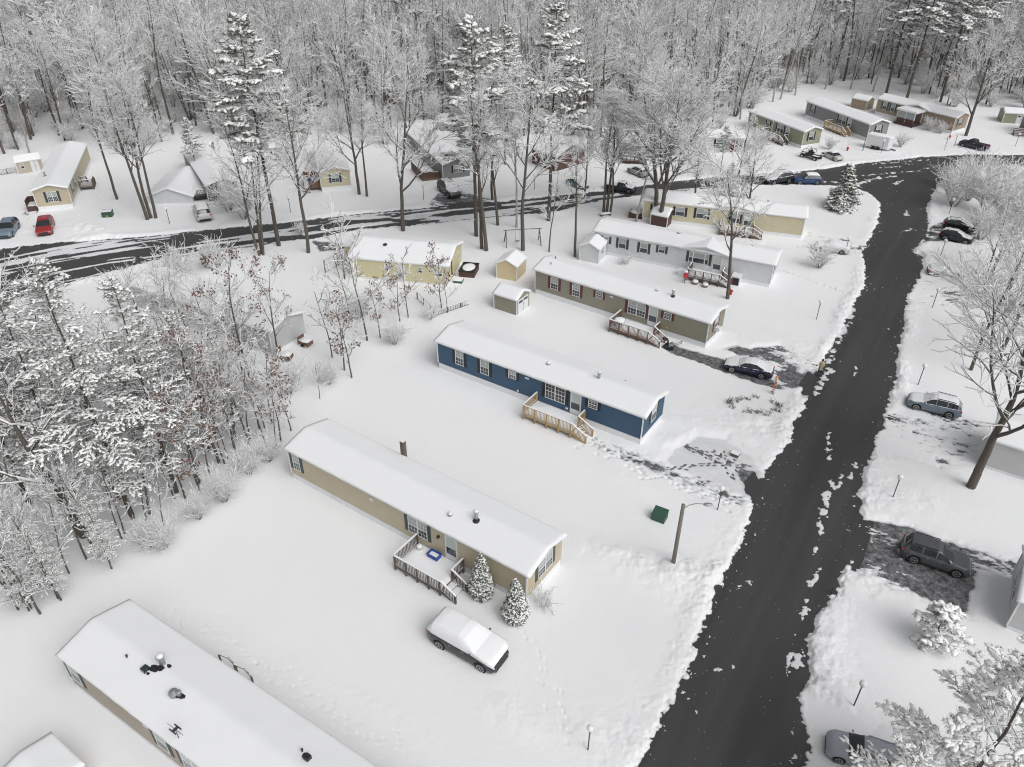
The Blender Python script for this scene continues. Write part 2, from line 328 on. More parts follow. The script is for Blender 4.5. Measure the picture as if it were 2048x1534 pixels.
    # foot prints
    r2 = random.Random(5); fx = []
    for fpth in foot_paths:
        a, b_, n, sp = fpth[:4]; dep = fpth[4] if len(fpth) > 4 else .11
        ax, ay = G(*a); bx, by = G(*b_); L = math.hypot(bx-ax, by-ay); ux, uy = (bx-ax)/L, (by-ay)/L
        for k in range(n):
            tt = (k+.5)/n*L+r2.uniform(-.15, .15); off = (.13 if k % 2 else -.13)+r2.gauss(0, sp); fx.append((ax+ux*tt-uy*off, ay+uy*tt+ux*off, math.atan2(uy, ux)+r2.uniform(-.2, .2), dep))
    W_ = len(s)
    for (cx, cy, an, dep) in fx:
        i0 = np.searchsorted(ys, cy-.35); i1 = np.searchsorted(ys, cy+.35)
        for i in range(max(i0, 1), min(i1+1, len(ys)-1)):
            dd = ys[i]*CP+H*SP; j0 = np.searchsorted(s, (cx-.3)/dd); j1 = np.searchsorted(s, (cx+.3)/dd)
            if j1 <= j0: continue
            k = i*W_+np.arange(j0, j1+1); dx = x[k]-cx; dy = y[k]-cy
            u = dx*math.cos(an)+dy*math.sin(an); v = -dx*math.sin(an)+dy*math.cos(an)
            w = np.clip(1.25-((u/.21)**2+(v/.10)**2), 0, 1); h[k] = h[k]-w*np.minimum(dep, np.maximum(h[k]+.03, .02))
    Hh = h
    verts = np.stack([x, y, Hh], 1)
    nr, nc = len(ys), W_
    idx = np.arange(nr*nc).reshape(nr, nc)
    f = np.stack([idx[:-1, :-1], idx[:-1, 1:], idx[1:, 1:], idx[1:, :-1]], -1).reshape(-1, 4)
    m, nt, b = nm('snow_ground'); N = nt.nodes; Lk = nt.links
    b.inputs['Roughness'].default_value = .8
    tc = N.new('ShaderNodeTexCoord')
    n_ = N.new('ShaderNodeTexNoise'); n_.inputs['Scale'].default_value = 2.6; n_.inputs['Detail'].default_value = 8; n_.inputs['Roughness'].default_value = .65; Lk.new(tc.outputs['Object'], n_.inputs['Vector'])
    bp = N.new('ShaderNodeBump'); bp.inputs['Strength'].default_value = .35; bp.inputs['Distance'].default_value = .09; Lk.new(n_.outputs['Fac'], bp.inputs['Height']); Lk.new(bp.outputs['Normal'], b.inputs['Normal'])
    n3 = N.new('ShaderNodeTexNoise'); n3.inputs['Scale'].default_value = .12; n3.inputs['Detail'].default_value = 5; Lk.new(tc.outputs['Object'], n3.inputs['Vector'])
    # thin snow turns grey and wet where it lies almost on the asphalt
    sp = N.new('ShaderNodeSeparateXYZ'); Lk.new(tc.outputs['Object'], sp.inputs[0])
    mr = N.new('ShaderNodeMapRange'); mr.inputs['From Min'].default_value = 0.0; mr.inputs['From Max'].default_value = .05; Lk.new(sp.outputs['Z'], mr.inputs['Value'])
    c1 = N.new('ShaderNodeMix'); c1.data_type = 'RGBA'; c1.inputs['A'].default_value = (.77, .78, .80, 1); c1.inputs['B'].default_value = (.86, .865, .875, 1); Lk.new(n3.outputs['Fac'], c1.inputs['Factor'])
    c2 = N.new('ShaderNodeMix'); c2.data_type = 'RGBA'; c2.inputs['A'].default_value = (.50, .51, .53, 1); Lk.new(c1.outputs['Result'], c2.inputs['B']); Lk.new(mr.outputs['Result'], c2.inputs['Factor']); Lk.new(c2.outputs['Result'], b.inputs['Base Color'])
    g = mesh_obj('ground', verts, f, m, smooth=True); tag(g, 'snow-covered ground of the home park', None, None, 'structure')
    return g
def asphalt():
    m, nt, b = nm('wet_asphalt'); N = nt.nodes; Lk = nt.links
    tc = N.new('ShaderNodeTexCoord')
    n1 = N.new('ShaderNodeTexNoise'); n1.inputs['Scale'].default_value = 1.0; n1.inputs['Detail'].default_value = 6
    mp = N.new('ShaderNodeMapping'); mp.vector_type = 'TEXTURE'; mp.inputs['Rotation'].default_value = (0, 0, R(58)); mp.inputs['Scale'].default_value = (22, 1.3, 1); Lk.new(tc.outputs['Object'], mp.inputs['Vector']); Lk.new(mp.outputs['Vector'], n1.inputs['Vector'])
    n2 = N.new('ShaderNodeTexNoise'); n2.inputs['Scale'].default_value = 5; n2.inputs['Detail'].default_value = 8; n2.inputs['Roughness'].default_value = .8; Lk.new(tc.outputs['Object'], n2.inputs['Vector'])
    c = N.new('ShaderNodeMix'); c.data_type = 'RGBA'; c.inputs['A'].default_value = (.030, .0305, .032, 1); c.inputs['B'].default_value = (.066, .067, .069, 1)
    ad = N.new('ShaderNodeMath'); ad.operation = 'MULTIPLY_ADD'; ad.inputs[1].default_value = .6; Lk.new(n2.outputs['Fac'], ad.inputs[0]); Lk.new(n1.outputs['Fac'], ad.inputs[2])
    mr = N.new('ShaderNodeMapRange'); mr.inputs['From Min'].default_value = .45; mr.inputs['From Max'].default_value = 1.15; Lk.new(ad.outputs[0], mr.inputs['Value'])
    Lk.new(mr.outputs['Result'], c.inputs['Factor'])
    vo = N.new('ShaderNodeTexVoronoi'); vo.inputs['Scale'].default_value = 3.2; Lk.new(tc.outputs['Object'], vo.inputs['Vector'])
    gm = N.new('ShaderNodeMapRange'); gm.inputs['From Min'].default_value = .10; gm.inputs['From Max'].default_value = .05; Lk.new(vo.outputs['Distance'], gm.inputs['Value'])
    n9 = N.new('ShaderNodeTexNoise'); n9.inputs['Scale'].default_value = 1.1; n9.inputs['Detail'].default_value = 5; Lk.new(tc.outputs['Object'], n9.inputs['Vector'])
    g2 = N.new('ShaderNodeMapRange'); g2.inputs['From Min'].default_value = .52; g2.inputs['From Max'].default_value = .62; Lk.new(n9.outputs['Fac'], g2.inputs['Value'])
    gx = N.new('ShaderNodeMath'); gx.operation = 'MULTIPLY'; Lk.new(gm.outputs['Result'], gx.inputs[0]); Lk.new(g2.outputs['Result'], gx.inputs[1])
    cg = N.new('ShaderNodeMix'); cg.data_type = 'RGBA'; cg.inputs['B'].default_value = (.5, .51, .53, 1); Lk.new(c.outputs['Result'], cg.inputs['A']); Lk.new(gx.outputs[0], cg.inputs['Factor']); Lk.new(cg.outputs['Result'], b.inputs['Base Color'])
    r = N.new('ShaderNodeMapRange'); r.inputs['To Min'].default_value = .35; r.inputs['To Max'].default_value = .62; Lk.new(n1.outputs['Fac'], r.inputs['Value']); Lk.new(r.outputs['Result'], b.inputs['Roughness'])
    bp = N.new('ShaderNodeBump'); bp.inputs['Strength'].default_value = .25; bp.inputs['Distance'].default_value = .02; Lk.new(n2.outputs['Fac'], bp.inputs['Height']); Lk.new(bp.outputs['Normal'], b.inputs['Normal'])
    return m
M['asphalt'] = asphalt()
def dusted():
    m = M['asphalt'].copy(); m.name = 'dusted_asphalt'; nt = m.node_tree; N = nt.nodes; Lk = nt.links; b = N['Principled BSDF']; src = b.inputs['Base Color'].links[0].from_socket
    tc = N.new('ShaderNodeTexCoord'); n = N.new('ShaderNodeTexNoise'); n.inputs['Scale'].default_value = 2.4; n.inputs['Detail'].default_value = 9; n.inputs['Roughness'].default_value = .7; Lk.new(tc.outputs['Object'], n.inputs['Vector'])
    mr = N.new('ShaderNodeMapRange'); mr.inputs['From Min'].default_value = .40; mr.inputs['From Max'].default_value = .72; mr.inputs['To Max'].default_value = .75; Lk.new(n.outputs['Fac'], mr.inputs['Value'])
    mx = N.new('ShaderNodeMix'); mx.data_type = 'RGBA'; mx.inputs['B'].default_value = (.42, .43, .45, 1); Lk.new(src, mx.inputs['A']); Lk.new(mr.outputs['Result'], mx.inputs['Factor']); Lk.new(mx.outputs['Result'], b.inputs['Base Color']); return m
M['dusted'] = dusted()
def expand(poly, d):
    p = np.array(poly); n = len(p); a = 0
    for i in range(n): a += p[i][0]*p[(i+1) % n][1]-p[(i+1) % n][0]*p[i][1]
    sg = 1 if a > 0 else -1; out = []
    for i in range(n):
        e0 = p[i]-p[i-1]; e1 = p[(i+1) % n]-p[i]
        n0 = np.array([e0[1], -e0[0]])/(np.linalg.norm(e0)+1e-9)*sg; n1 = np.array([e1[1], -e1[0]])/(np.linalg.norm(e1)+1e-9)*sg
        k = n0+n1; k = k/(np.linalg.norm(k)+1e-6); out.append(p[i]+k*d)
    return out
def sheet(name, poly, z, label):
    from mathutils.geometry import tessellate_polygon
    vs = [Vector((p[0], p[1], z)) for p in poly]; tr = tessellate_polygon([vs])
    o = mesh_obj(name, [tuple(v) for v in vs], [tuple(t) for t in tr], M['asphalt'] if name == 'road' else M['dusted'])
    for pl in o.data.polygons:
        if pl.normal.z < 0: pl.flip()
    tag(o, label, None, None, 'structure'); return o
build_ground()
sheet('road', expand(roadpoly, .9), 0.0, 'wet black asphalt road with a side road curving left')
dl = ['trodden path and driveway in front of the blue home', 'driveway under the dark blue sedan', 'bare dark driveway under the grey hatchback', 'driveway under the silver vehicle at the bottom edge', 'half-cleared driveway below the blue-grey car', 'driveway of the snowed-in pale car',
      'driveway under the two black cars', 'driveway beside the snow-covered white car', 'bare parking patch beside the yellow home', 'wet driveway before the dark grey car', 'driveway of the silver car behind the big maple', 'cleared walk beside the top-left beige home', 'driveway under the white hatchback', 'parking bay of the red car', 'trodden speckled walk leading to the blue home steps', 'cleared walk from the road to the olive home', 'cleared strip above the navy sedan', 'dark tyre-worn driveway mouth of the blue home', 'shovelled patch at the mouth of the sedan driveway']
for i, (n_, poly, cv, a_, s_) in enumerate(drives):
    if i == 2 or i < 8 or True: sheet(n_, expand(poly, .5), -.004-.0013*i, dl[i])
# ---------------------------------------------------------------- homes
def frame_from(A, B, z, off=0.0):
    (ax, ay), (bx, by) = G(*A, z), G(*B, z)
    yaw = math.atan2(by-ay, bx-ax); L = math.hypot(bx-ax, by-ay)
    ex, ey = -math.sin(yaw), math.cos(yaw)
    return ax+ex*off, ay+ey*off, yaw, L
class Home:
    def __init__(s, name, x, y, yaw, L, W, wallm, label, hw=2.26, sk=.75, rise=.55, ovf=.10, ove=.28, shutter=None, snow_t=.155, cat='home', cross=None, group=None, skm=None, roofname='roof', dz=0.0):
        s.root = tag(empty(name, (x, y, dz), yaw), label, cat, group); s.L, s.W, s.sk, s.hw, s.rise = L, W, sk, hw, rise
        s.ze = sk+hw; s.sh = shutter; e = .0
        b = MB(); zt = s.ze; W2 = W/2; T = .12
        v = [(0, 0, sk), (L, 0, sk), (L, W, sk), (0, W, sk), (0, 0, zt), (L, 0, zt), (L, W, zt), (0, W, zt), (0, W2, zt+rise), (L, W2, zt+rise)]
        b.add(v, [(3, 2, 1, 0), (0, 1, 5, 4), (2, 3, 7, 6), (1, 2, 6, 9, 5), (3, 0, 4, 8, 7), (4, 5, 9, 8), (6, 7, 8, 9)])
        if cross:
            c0, c1, ch = cross; cm = (c0+c1)/2; sl = rise/W2; yr = min(ch/sl, W2)
            b.add([(c0, -.02, zt), (c1, -.02, zt), (cm, -.02, zt+ch), (cm, yr, zt+ch)], [(0, 1, 2), (1, 3, 2), (0, 2, 3)])
        s.wall = b.build('wall', wallm, s.root)
        if sk > .05:
            b = MB(); b.box(.03, L-.03, .03, W-.03, -.05, sk+.01)
            for k in range(int(L/1.2)): b.box(.6+k*1.2, .63+k*1.2, .02, .035, 0, sk-.02)
            b.build('skirting', skm or M['skirt'], s.root)
        for (cx, cy) in ((0, 0), (L, 0), (L, W), (0, W)): b = MB(); b.box(cx-.045, cx+.045, cy-.045, cy+.045, sk+.003, zt-.02); b.build('corner_trim', M['trim'], s.root)
        # roof deck with fascia
        x0, x1, y0, y1 = -ove, L+ove, -ovf, W+ovf; sl = rise/W2; t = .10
        ze0 = zt-sl*ovf+.03; zr = zt+rise+.03
        b = MB()
        b.add([(x0, y0, ze0), (x1, y0, ze0), (x1, W2, zr), (x0, W2, zr), (x1, y1, ze0), (x0, y1, ze0),
               (x0, y0, ze0-t), (x1, y0, ze0-t), (x1, W2, zr-t+.06), (x0, W2, zr-t+.06), (x1, y1, ze0-t), (x0, y1, ze0-t)],
              [(0, 1, 2, 3), (3, 2, 4, 5), (7, 6, 9, 8), (8, 9, 11, 10), (0, 6, 7, 1), (5, 4, 10, 11), (1, 7, 8, 2), (2, 8, 10, 4), (0, 3, 9, 6), (3, 5, 11, 9)])
        if cross:
            c0, c1, ch = cross; cm = (c0+c1)/2; yr = min(ch/sl, W2)
            b.add([(c0-.25, -.22, ze0), (cm, -.22, zt+ch+.04), (c1+.25, -.22, ze0), (cm, yr, zt+ch+.04), (c0-.25, -.22, ze0-.10), (cm, -.22, zt+ch-.08), (c1+.25, -.22, ze0-.10)],
                  [(0, 1, 3), (1, 2, 3), (0, 4, 5, 1), (1, 5, 6, 2), (4, 3, 5), (5, 3, 6)])
        s.roof = b.build(roofname, M['trim'], s.root)
        # snow blanket: a fine grid with soft, slightly lumpy edges
        nx = max(10, int((x1-x0)/.22)); ny = 30; seed = (x*3.1+y*1.7) % 50
        U, V = np.meshgrid(np.linspace(0, 1, nx), np.linspace(0, 1, ny), indexing='ij')
        du = np.minimum(U, 1-U)*(x1-x0); dv = np.minimum(V, 1-V)*(y1-y0)
        # grid bunches near the edges so the lip stays round
        Vs = .5-.5*np.cos(V*math.pi); Us = U.copy()
        k = 3; Us = (U+ .0); dv = np.minimum(Vs, 1-Vs)*(y1-y0)
        Xx = x0+Us*(x1-x0); Yy = y0+Vs*(y1-y0)
        d = np.minimum(du, dv)
        edge = np.sqrt(np.clip(1-(1-np.clip(d/.10, 0, 1))**2, 0, 1))
        n = fbm(Xx/1.3+seed, Yy/1.3, 3)-.5; n2 = fbm(Xx/.35+seed, Yy/.35, 2)-.5
        th = snow_t*(1+.22*n+.08*n2)*(.68+.32*edge)
        ridge = rise*(1-np.abs(Yy-W2)/W2); soft = 0.0
        bb = -.03*(d < .02)
        wob = .04*(fbm(Xx/.6+seed, Yy*0+3, 2)-.5)
        Zt = zt+.035+ridge+th+soft*1.0
        Zb = zt+.034+ridge
        Yo = Yy+np.where(V < .01, -.03+wob, 0)+np.where(V > .99, .03, 0); Xo = Xx+np.where(U < .01, -.03, 0)+np.where(U > .99, .03, 0)
        vt = np.stack([Xo, Yo, Zt], -1).reshape(-1, 3); vb = np.stack([Xo, Yo, Zb], -1).reshape(-1, 3)
        idx = np.arange(nx*ny).reshape(nx, ny); f = [np.stack([idx[:-1, :-1], idx[1:, :-1], idx[1:, 1:], idx[:-1, 1:]], -1).reshape(-1, 4)]
        o = nx*ny
        for rim, rev in ((idx[:, 0], 0), (idx[-1, :], 0), (idx[::-1, -1], 0), (idx[::-1, 0][:0], 0), (idx[0, ::-1], 0)):
            if len(rim) > 1: f.append(np.stack([rim[:-1], rim[:-1]+o, rim[1:]+o, rim[1:]], -1))
        fs = np.concatenate(f)
        mesh_obj('roof_snow', np.concatenate([vt, vb]), fs, M['snow'], parent=s.roof, smooth=True)
        if cross:
            c0, c1, ch = cross; cm = (c0+c1)/2; yr = min(ch/sl, W2)+.5; q = snow_t
            b = MB(); n_ = 8
            for sgn, ce in ((0, c0-.27), (1, c1+.27)):
                gv = []; 
                for i in range(n_+1):
                    a = i/n_
                    for j in range(n_+1):
                        c = j/n_; xx = ce+(cm-ce)*a; yy = -.24+c*(yr*a+.24+.05); base = ze0+(zt+ch+.05-ze0)*a
                        gv.append((xx, yy, base+q*(.35+.65*math.sqrt(min(1, c*5))*math.sqrt(min(1, .4+a*4)))))
                fc = [(i*(n_+1)+j, (i+1)*(n_+1)+j, (i+1)*(n_+1)+j+1, i*(n_+1)+j+1) for i in range(n_) for j in range(n_)]
                if sgn: fc = [tuple(reversed(t_)) for t_ in fc]
                b.add(gv, fc)
                fr = [(ce+(cm-ce)*i/n_, -.24, ze0+(zt+ch+.05-ze0)*i/n_) for i in range(n_+1)]+[gv[i*(n_+1)] for i in range(n_+1)]
                b.add(fr, [(i, i+1, n_+2+i, n_+1+i) for i in range(n_)])
            b.build('gable_snow', M['snow'], s.roof, True)
    def w(s, wall, a, d, z):
        return {'f': (a, -d, z), 'r': (s.L+d, a, z), 'l': (-d, a, z), 'b': (a, s.W+d, z)}[wall]
    def box(s, mb, wall, a0, a1, d0, d1, z0, z1, m=0):
        p, q = s.w(wall, a0, d0, z0), s.w(wall, a1, d1, z1); mb.box(p[0], q[0], p[1], q[1], p[2], q[2], m)
    def window(s, wall, a0, a1, z0, z1, kind='s', shut=True, up='blind', grid=(3, 2), sh=None):
        fw = .05; b = MB(); n = 2 if kind == 'd' else 1; cells = []
        if kind == 't': cells = [(a0, a0+(a1-a0)*.2), (a0+(a1-a0)*.2, a1-(a1-a0)*.2), (a1-(a1-a0)*.2, a1)]
        else: cells = [(a0+(a1-a0)*i/n, a0+(a1-a0)*(i+1)/n) for i in range(n)]
        zm = (z0+z1)/2
        for (c0, c1) in cells:
            s.box(b, wall, c0, c0+fw, 0, .05, z0, z1); s.box(b, wall, c1-fw, c1, 0, .05, z0, z1)
            s.box(b, wall, c0+fw, c1-fw, 0, .05, z0, z0+fw); s.box(b, wall, c0+fw, c1-fw, 0, .05, z1-fw, z1); s.box(b, wall, c0+fw, c1-fw, 0, .045, zm-.025, zm+.025)
            if grid:
                gx, gz = grid
                for i in range(1, gx):
                    aa = c0+fw+(c1-c0-2*fw)*i/gx; s.box(b, wall, aa-.012, aa+.012, .01, .03, z0+fw if grid[1] < 9 else zm, z1-fw)
                for zz in ((z0+zm)/2, (z1+zm)/2): s.box(b, wall, c0+fw, c1-fw, .01, .029, zz-.011, zz+.011)
        fr = b.build('window', M['trim'], s.root)
        p = MB()
        for (c0, c1) in cells:
            s.box(p, wall, c0+.02, c1-.02, .002, .018, z0+.02, zm, 0); s.box(p, wall, c0+.02, c1-.02, .002, .018, zm, z1-.02, 1)  # lower half dark glass, upper half usually in a lighter tone
        p.build('pane', [M['glass'], M[up]], fr)
        if shut:
            sm = sh or s.sh; wd = .30 if z1-z0 > 1 else .27
            for (c0, c1) in ((a0-wd-.02, a0-.02), (a1+.02, a1+wd+.02)):
                b = MB(); s.box(b, wall, c0, c1, 0, .03, z0-.02, z1+.02); s.box(b, wall, c0+.05, c1-.05, .03, .035, z0+.05, zm-.04); s.box(b, wall, c0+.05, c1-.05, .03, .035, zm+.04, z1-.05)
                b.build('shutter', sm, s.root)
        return fr
    def door(s, wall, a0, a1, z0, z1, lower='glass'):
        b = MB(); f = .09
        s.box(b, wall, a0, a0+f, 0, .06, z0, z1); s.box(b, wall, a1-f, a1, 0, .06, z0, z1); s.box(b, wall, a0+f, a1-f, 0, .06, z1-f, z1); s.box(b, wall, a0+f, a1-f, 0, .045, z0, z0+.45)
        d = b.build('door', M['door'], s.root); p = MB(); zm = z0+.45+(z1-z0-.55)*.42
        s.box(p, wall, a0+f, a1-f, .004, .03, z0+.45, zm, 0); s.box(p, wall, a0+f, a1-f, .004, .03, zm+.03, z1-f, 1); s.box(p, wall, a0+f, a1-f, .004, .045, zm, zm+.03, 2)
        p.build('door_glass', [M['glass'], M['paler_pane'], M['door']], d)
        h = MB(); s.box(h, wall, a1-f-.06, a1-f-.02, .04, .10, z0+.95, z0+1.08); h.build('handle', M['metal'], d)
    def lamp(s, wall, a, z):
        b = MB(); s.box(b, wall, a-.06, a+.06, 0, .05, z, z+.16); s.box(b, wall, a-.07, a+.07, .05, .2, z+.02, z+.2); b.build('wall_lamp', M['black'], s.root)
    def vent(s, wall, a, z, w=.38, h=.14):
        b = MB(); s.box(b, wall, a-w/2, a+w/2, 0, .05, z-h/2, z+h/2); b.build('wall_vent', M['trim'], s.root)
    def rz(s, y): return s.ze+s.rise*(1-abs(y-s.W/2)/(s.W/2))
    def chimney(s, a, y, h=.75, r=.13, col='metal', skirt=True):
        z = s.rz(y); b = MB(); b.cyl((a, y, z), (a, y, z+h), r, n=12); b.cyl((a, y, z+h), (a, y, z+h+.06), r*.8); b.cyl((a, y, z+h+.06), (a, y, z+h+.13), r*1.5, n=12)
        if skirt: b.cyl((a+.05, y-.05, z+.12), (a+.05, y-.05, z+.27), r*2.2, r*1.4, n=9, m=1)
        c = b.build('chimney', [M[col], M['black']], s.roof); q = MB(); q.ball((a, y, z+h+.15), r*1.35, sz=.55); q.build('chimney_snow', M['snow'], c, True) if False else q.build('cap_snow', M['snow'], s.roof, True)
    def roofvent(s, a, y, r=.16, h=.3, cap=True):
        z = s.rz(y); b = MB(); b.lathe((a, y, z), [(r*.8, 0), (r*.8, h), (r*1.25, h+.02), (r*1.1, h+.1), (r*.4, h+.14)], 12)
        b.build('roof_vent', M['black' if not cap else 'metal'], s.roof)
        if cap: q = MB(); q.ball((a, y, z+h+.12), r*1.05, sz=.5); q.build('cap_snow', M['snow'], s.roof, True)
def deck(home, u0, u1, dep, floor, wood, label, stair=1.3, stw=1.1, rail=.9, snow=.14, name='deck', y0=0.0, patchy=False, posts=4, group=None, stair_y='front', nobal=False):
    "timber deck in front of a home; the steps run down to the right"
    r = tag(empty(name, tuple(home.root.location), home.root.rotation_euler.z), label, 'deck', group)
    Y0 = -y0-.03; Y1 = -y0-dep; zf = floor
    b = MB(); nb = max(3, int((Y0-Y1)/.15))
    for i in range(nb):
        ya = Y1+(Y0-Y1)*i/nb; b.box(u0, u1, ya+.006, ya+(Y0-Y1)/nb-.006, zf-.04, zf)
    b.box(u0, u1, Y1-.03, Y1-.001, zf-.24, zf-.005); b.box(u0-.03, u0-.001, Y1, Y0, zf-.24, zf-.005); b.box(u1+.001, u1+.03, Y1, Y0, zf-.24, zf-.005)
    b.build('platform', M[wood], r)
    zr = zf+rail
    def post(x, y, z0=0, z1=None):
        p = MB(); p.box(x-.05, x+.05, y-.05, y+.05, z0, (z1 or zr)+.04); p.build('post', M[wood], r)
    n = posts
    for i in range(n+1): post(u0+(u1-u0)*i/n, Y1-.06)
    post(u0-.06, Y0-.08); post(u1+.06, Y0-.08); post(u1+.06, Y1+stw)
    def railing(p, q):
        b = MB(); p = Vector(p); q = Vector(q); L = (q-p).length
        b.beam(p, q, .10, .04); lo = Vector((0, 0, rail-.16)); b.beam(p-lo, q-lo, .05, .05)
        k = max(2, int(L/.13))
        if not nobal:
            for i in range(1, k): a = p.lerp(q, i/k); b.box(a.x-.018, a.x+.018, a.y-.018, a.y+.018, a.z-rail+.12, a.z-.02)
        g = b.build('railing', M[wood], r)
        c = MB(); up = Vector((0, 0, .055)); c.beam(p+up, q+up, .11, .07 if not patchy else .03); c.build('rail_snow', M['snow'], g, False)
    railing((u0, Y1-.06, zr), (u1, Y1-.06, zr)); railing((u0-.06, Y1, zr), (u0-.06, Y0-.1, zr)); railing((u1+.06, Y1+stw, zr), (u1+.06, Y0-.1, zr))
    # steps
    ns = max(2, round(zf/.19)); st = MB(); sn = MB()
    for i in range(ns):
        xa = u1+.05+stair*i/ns; xb = u1+.05+stair*(i+1)/ns+.03; z = zf-(i+1)*zf/(ns+.3)
        st.box(xa, xb, Y1+.04, Y1+stw-.04, z-.04, z)
        sn.box(xa+.02, xb, Y1+.08, Y1+stw-.08, z+.002, z+(.09 if not patchy else .03))
    for yy in (Y1+.02, Y1+stw-.02): st.beam((u1+.05, yy, zf-.12), (u1+.05+stair, yy, .04), .05, .22)
    so = st.build('steps', M[wood], r); sn.build('step_snow', M['snow'], so)
    for yy in (Y1-.03, Y1+stw):
        post(u1+stair, yy, 0, rail*.95); railing((u1+.05, yy, zr), (u1+stair, yy, rail*.98))
    if snow > 0:
        nx = 24; ny = 14; gv = []; gf = []
        for i in range(nx+1):
            for j in range(ny+1):
                a = i/nx; c = j/ny; xx = u0+.04+(u1-u0-.08)*a; yy = Y1+.03+(Y0-Y1-.05)*c
                e = min(a, 1-a)*nx; f_ = min(c, 1-c)*ny; k = min(1, .35+.5*min(e, f_))
                if patchy: z = zf+.012*(1 if fbm(np.array([xx*1.7]), np.array([yy*1.7]), 3)[0] > .34+.0*k else -3)
                else: z = zf+snow*k*(1+.3*math.sin(xx*2.1+yy*1.3)*.6)
                gv.append((xx, yy, z))
        for i in range(nx):
            for j in range(ny): q = i*(ny+1)+j; gf.append((q, q+ny+1, q+ny+2, q+1))
        mesh_obj('deck_snow', gv, gf, M['snow'], parent=r, smooth=True)
        if not patchy:
            b = MB(); b.box(u0+.04, u1-.04, Y1+.03, Y0-.02, zf+.001, zf+snow*.3); b.build('deck_snow', M['snow'], r)
    return r
WC = dict(blue=(.042, .095, .165), beige=(.50, .44, .325), olive=(.27, .26, .20), tan=(.44, .385, .32), white=(.62, .63, .64), yellow=(.60, .55, .35), cream=(.56, .51, .36), grey=(.21, .21, .215), fargrey=(.25, .25, .26), farolive=(.30, .31, .22), fartan=(.33, .26, .19), lightgrey=(.50, .505, .51), red=(.10, .055, .045), slate=(.06, .075, .085))
S = {k: siding(k+'_siding', v) for k, v in WC.items()}
SH = dict(black=mat('black_shutter', (.015, .014, .015), .5), green=mat('dark_green_shutter', (.045, .065, .06), .5), burg=mat('burgundy_shutter', (.12, .025, .028), .5), slate=mat('slate_shutter', (.045, .055, .062), .5), navy=mat('navy_shutter', (.02, .035, .055), .5))
# 1 the blue home
x, y, yaw, L = frame_from((876.7, 724.5), (1281.5, 878.7), .75)
h = Home('mobile_home', x, y, yaw, L, 4.2, S['blue'], 'long royal-blue home with black shutters and a new wooden deck', shutter=SH['black'])
for a0, a1 in ((2.06, 2.98), (4.86, 5.80)): h.window('f', a0, a1, 1.36, 2.92, up='blind', grid=(3, 2))
h.window('f', 7.9, 8.72, 2.02, 2.80); h.window('f', 11.7, 13.68, 1.38, 2.92, 'd', up='glass'); h.window('f', 15.88, 16.74, 2.03, 2.80, up='glass')
h.window('r', 1.65, 2.62, 1.38, 2.95, up='paler_pane', grid=None)
h.door('f', 14.2, 15.22, .80, 2.95); h.lamp('f', 13.98, 2.82); h.vent('f', 9.82, 2.62); h.vent('f', 13.88, 1.05, .22, .16); h.vent('f', 8.9, .95, .15, .2)
h.roofvent(10.99, 1.6, .15, .22); h.chimney(15.7, 2.0, .62, .12, skirt=False)
b = MB(); b.cyl((17.6, 3.2, 3.2), (17.6, 3.2, 3.55), .03, n=6); b.build('roof_pipe', M['black'], h.roof)
deck(h, 11.0, 15.6, 2.3, .72, 'newwood', 'new yellow-wood deck with steps against the blue home', stair=1.45, stw=1.15, patchy=True, snow=.02)
blue = h
# 2 the beige home
x, y, yaw, L = frame_from((583.8, 944.6), (1052, 1199), .70)
h = Home('mobile_home', x, y, yaw, L, 4.25, S['beige'], 'long beige home with green shutters beside two cone evergreens', shutter=SH['green'], hw=2.25, sk=.70)
h.window('f', .43, 1.17, 1.30, 2.78, up='blind'); h.window('f', 11.87, 13.55, 1.25, 2.72, 'd', up='blind'); h.window('r', 1.35, 3.05, 1.32, 2.75, 'd', up='blind')
h.door('f', 15.11, 16.12, .66, 2.75); h.lamp('f', 14.6, 2.2); h.vent('f', 8.47, 2.36, .3, .2); h.vent('r', .5, 1.1, .14, .1)
h.roofvent(14.75, 1.1, .16, .22); h.chimney(16.5, 1.65, .78, .13)
b = MB(); b.box(7.5, 7.85, 4.3, 4.6, .2, 4.35); b.build('rear_flue', M['greydeck'], h.root)
dk = deck(h, 12.75, 16.6, 2.45, .58, 'greydeck', 'weathered brown deck holding a blue tub at the beige home', stair=1.25, stw=1.15)
beige = h
def on(home, a, y_, z): 
    c, s_ = math.cos(home.root.rotation_euler.z), math.sin(home.root.rotation_euler.z); o = home.root.location
    return (o.x+a*c-y_*s_, o.y+a*s_+y_*c, z)
yw = h.root.rotation_euler.z
t = tag(empty('storage_tub', on(h, 14.5, -.5, .72), yw), 'royal blue plastic tub filled with snow on the deck', 'tub')
b = MB(); b.box(-.42, .42, -.26, .26, .0, .04); b.box(-.42, -.37, -.26, .26, .04, .28); b.box(.37, .42, -.26, .26, .04, .28); b.box(-.37, .37, -.26, -.21, .04, .28); b.box(-.37, .37, .21, .26, .04, .28)
b.box(-.46, -.42, -.3, .3, .25, .29); b.box(.42, .46, -.3, .3, .25, .29); b.box(-.42, .42, -.3, -.26, .25, .29); b.box(-.42, .42, .26, .3, .25, .29); b.build('tub_body', mat('blue_plastic', (.02, .07, .32), .4), t)
b = MB(); b.box(-.36, .36, -.2, .2, .05, .17); b.build('tub_snow', M['snow'], t)
t = tag(empty('bucket', on(h, 13.25, -.55, .72), yw), 'white round bucket capped with snow in the deck corner', 'bucket')
b = MB(); b.lathe((0, 0, 0), [(.17, 0), (.2, .28), (.215, .29), (.215, .32)], 16); b.build('pail', M['trim'], t, True); b = MB(); b.ball((0, 0, .33), .2, sz=.5); b.build('bucket_snow', M['snow'], t, True)
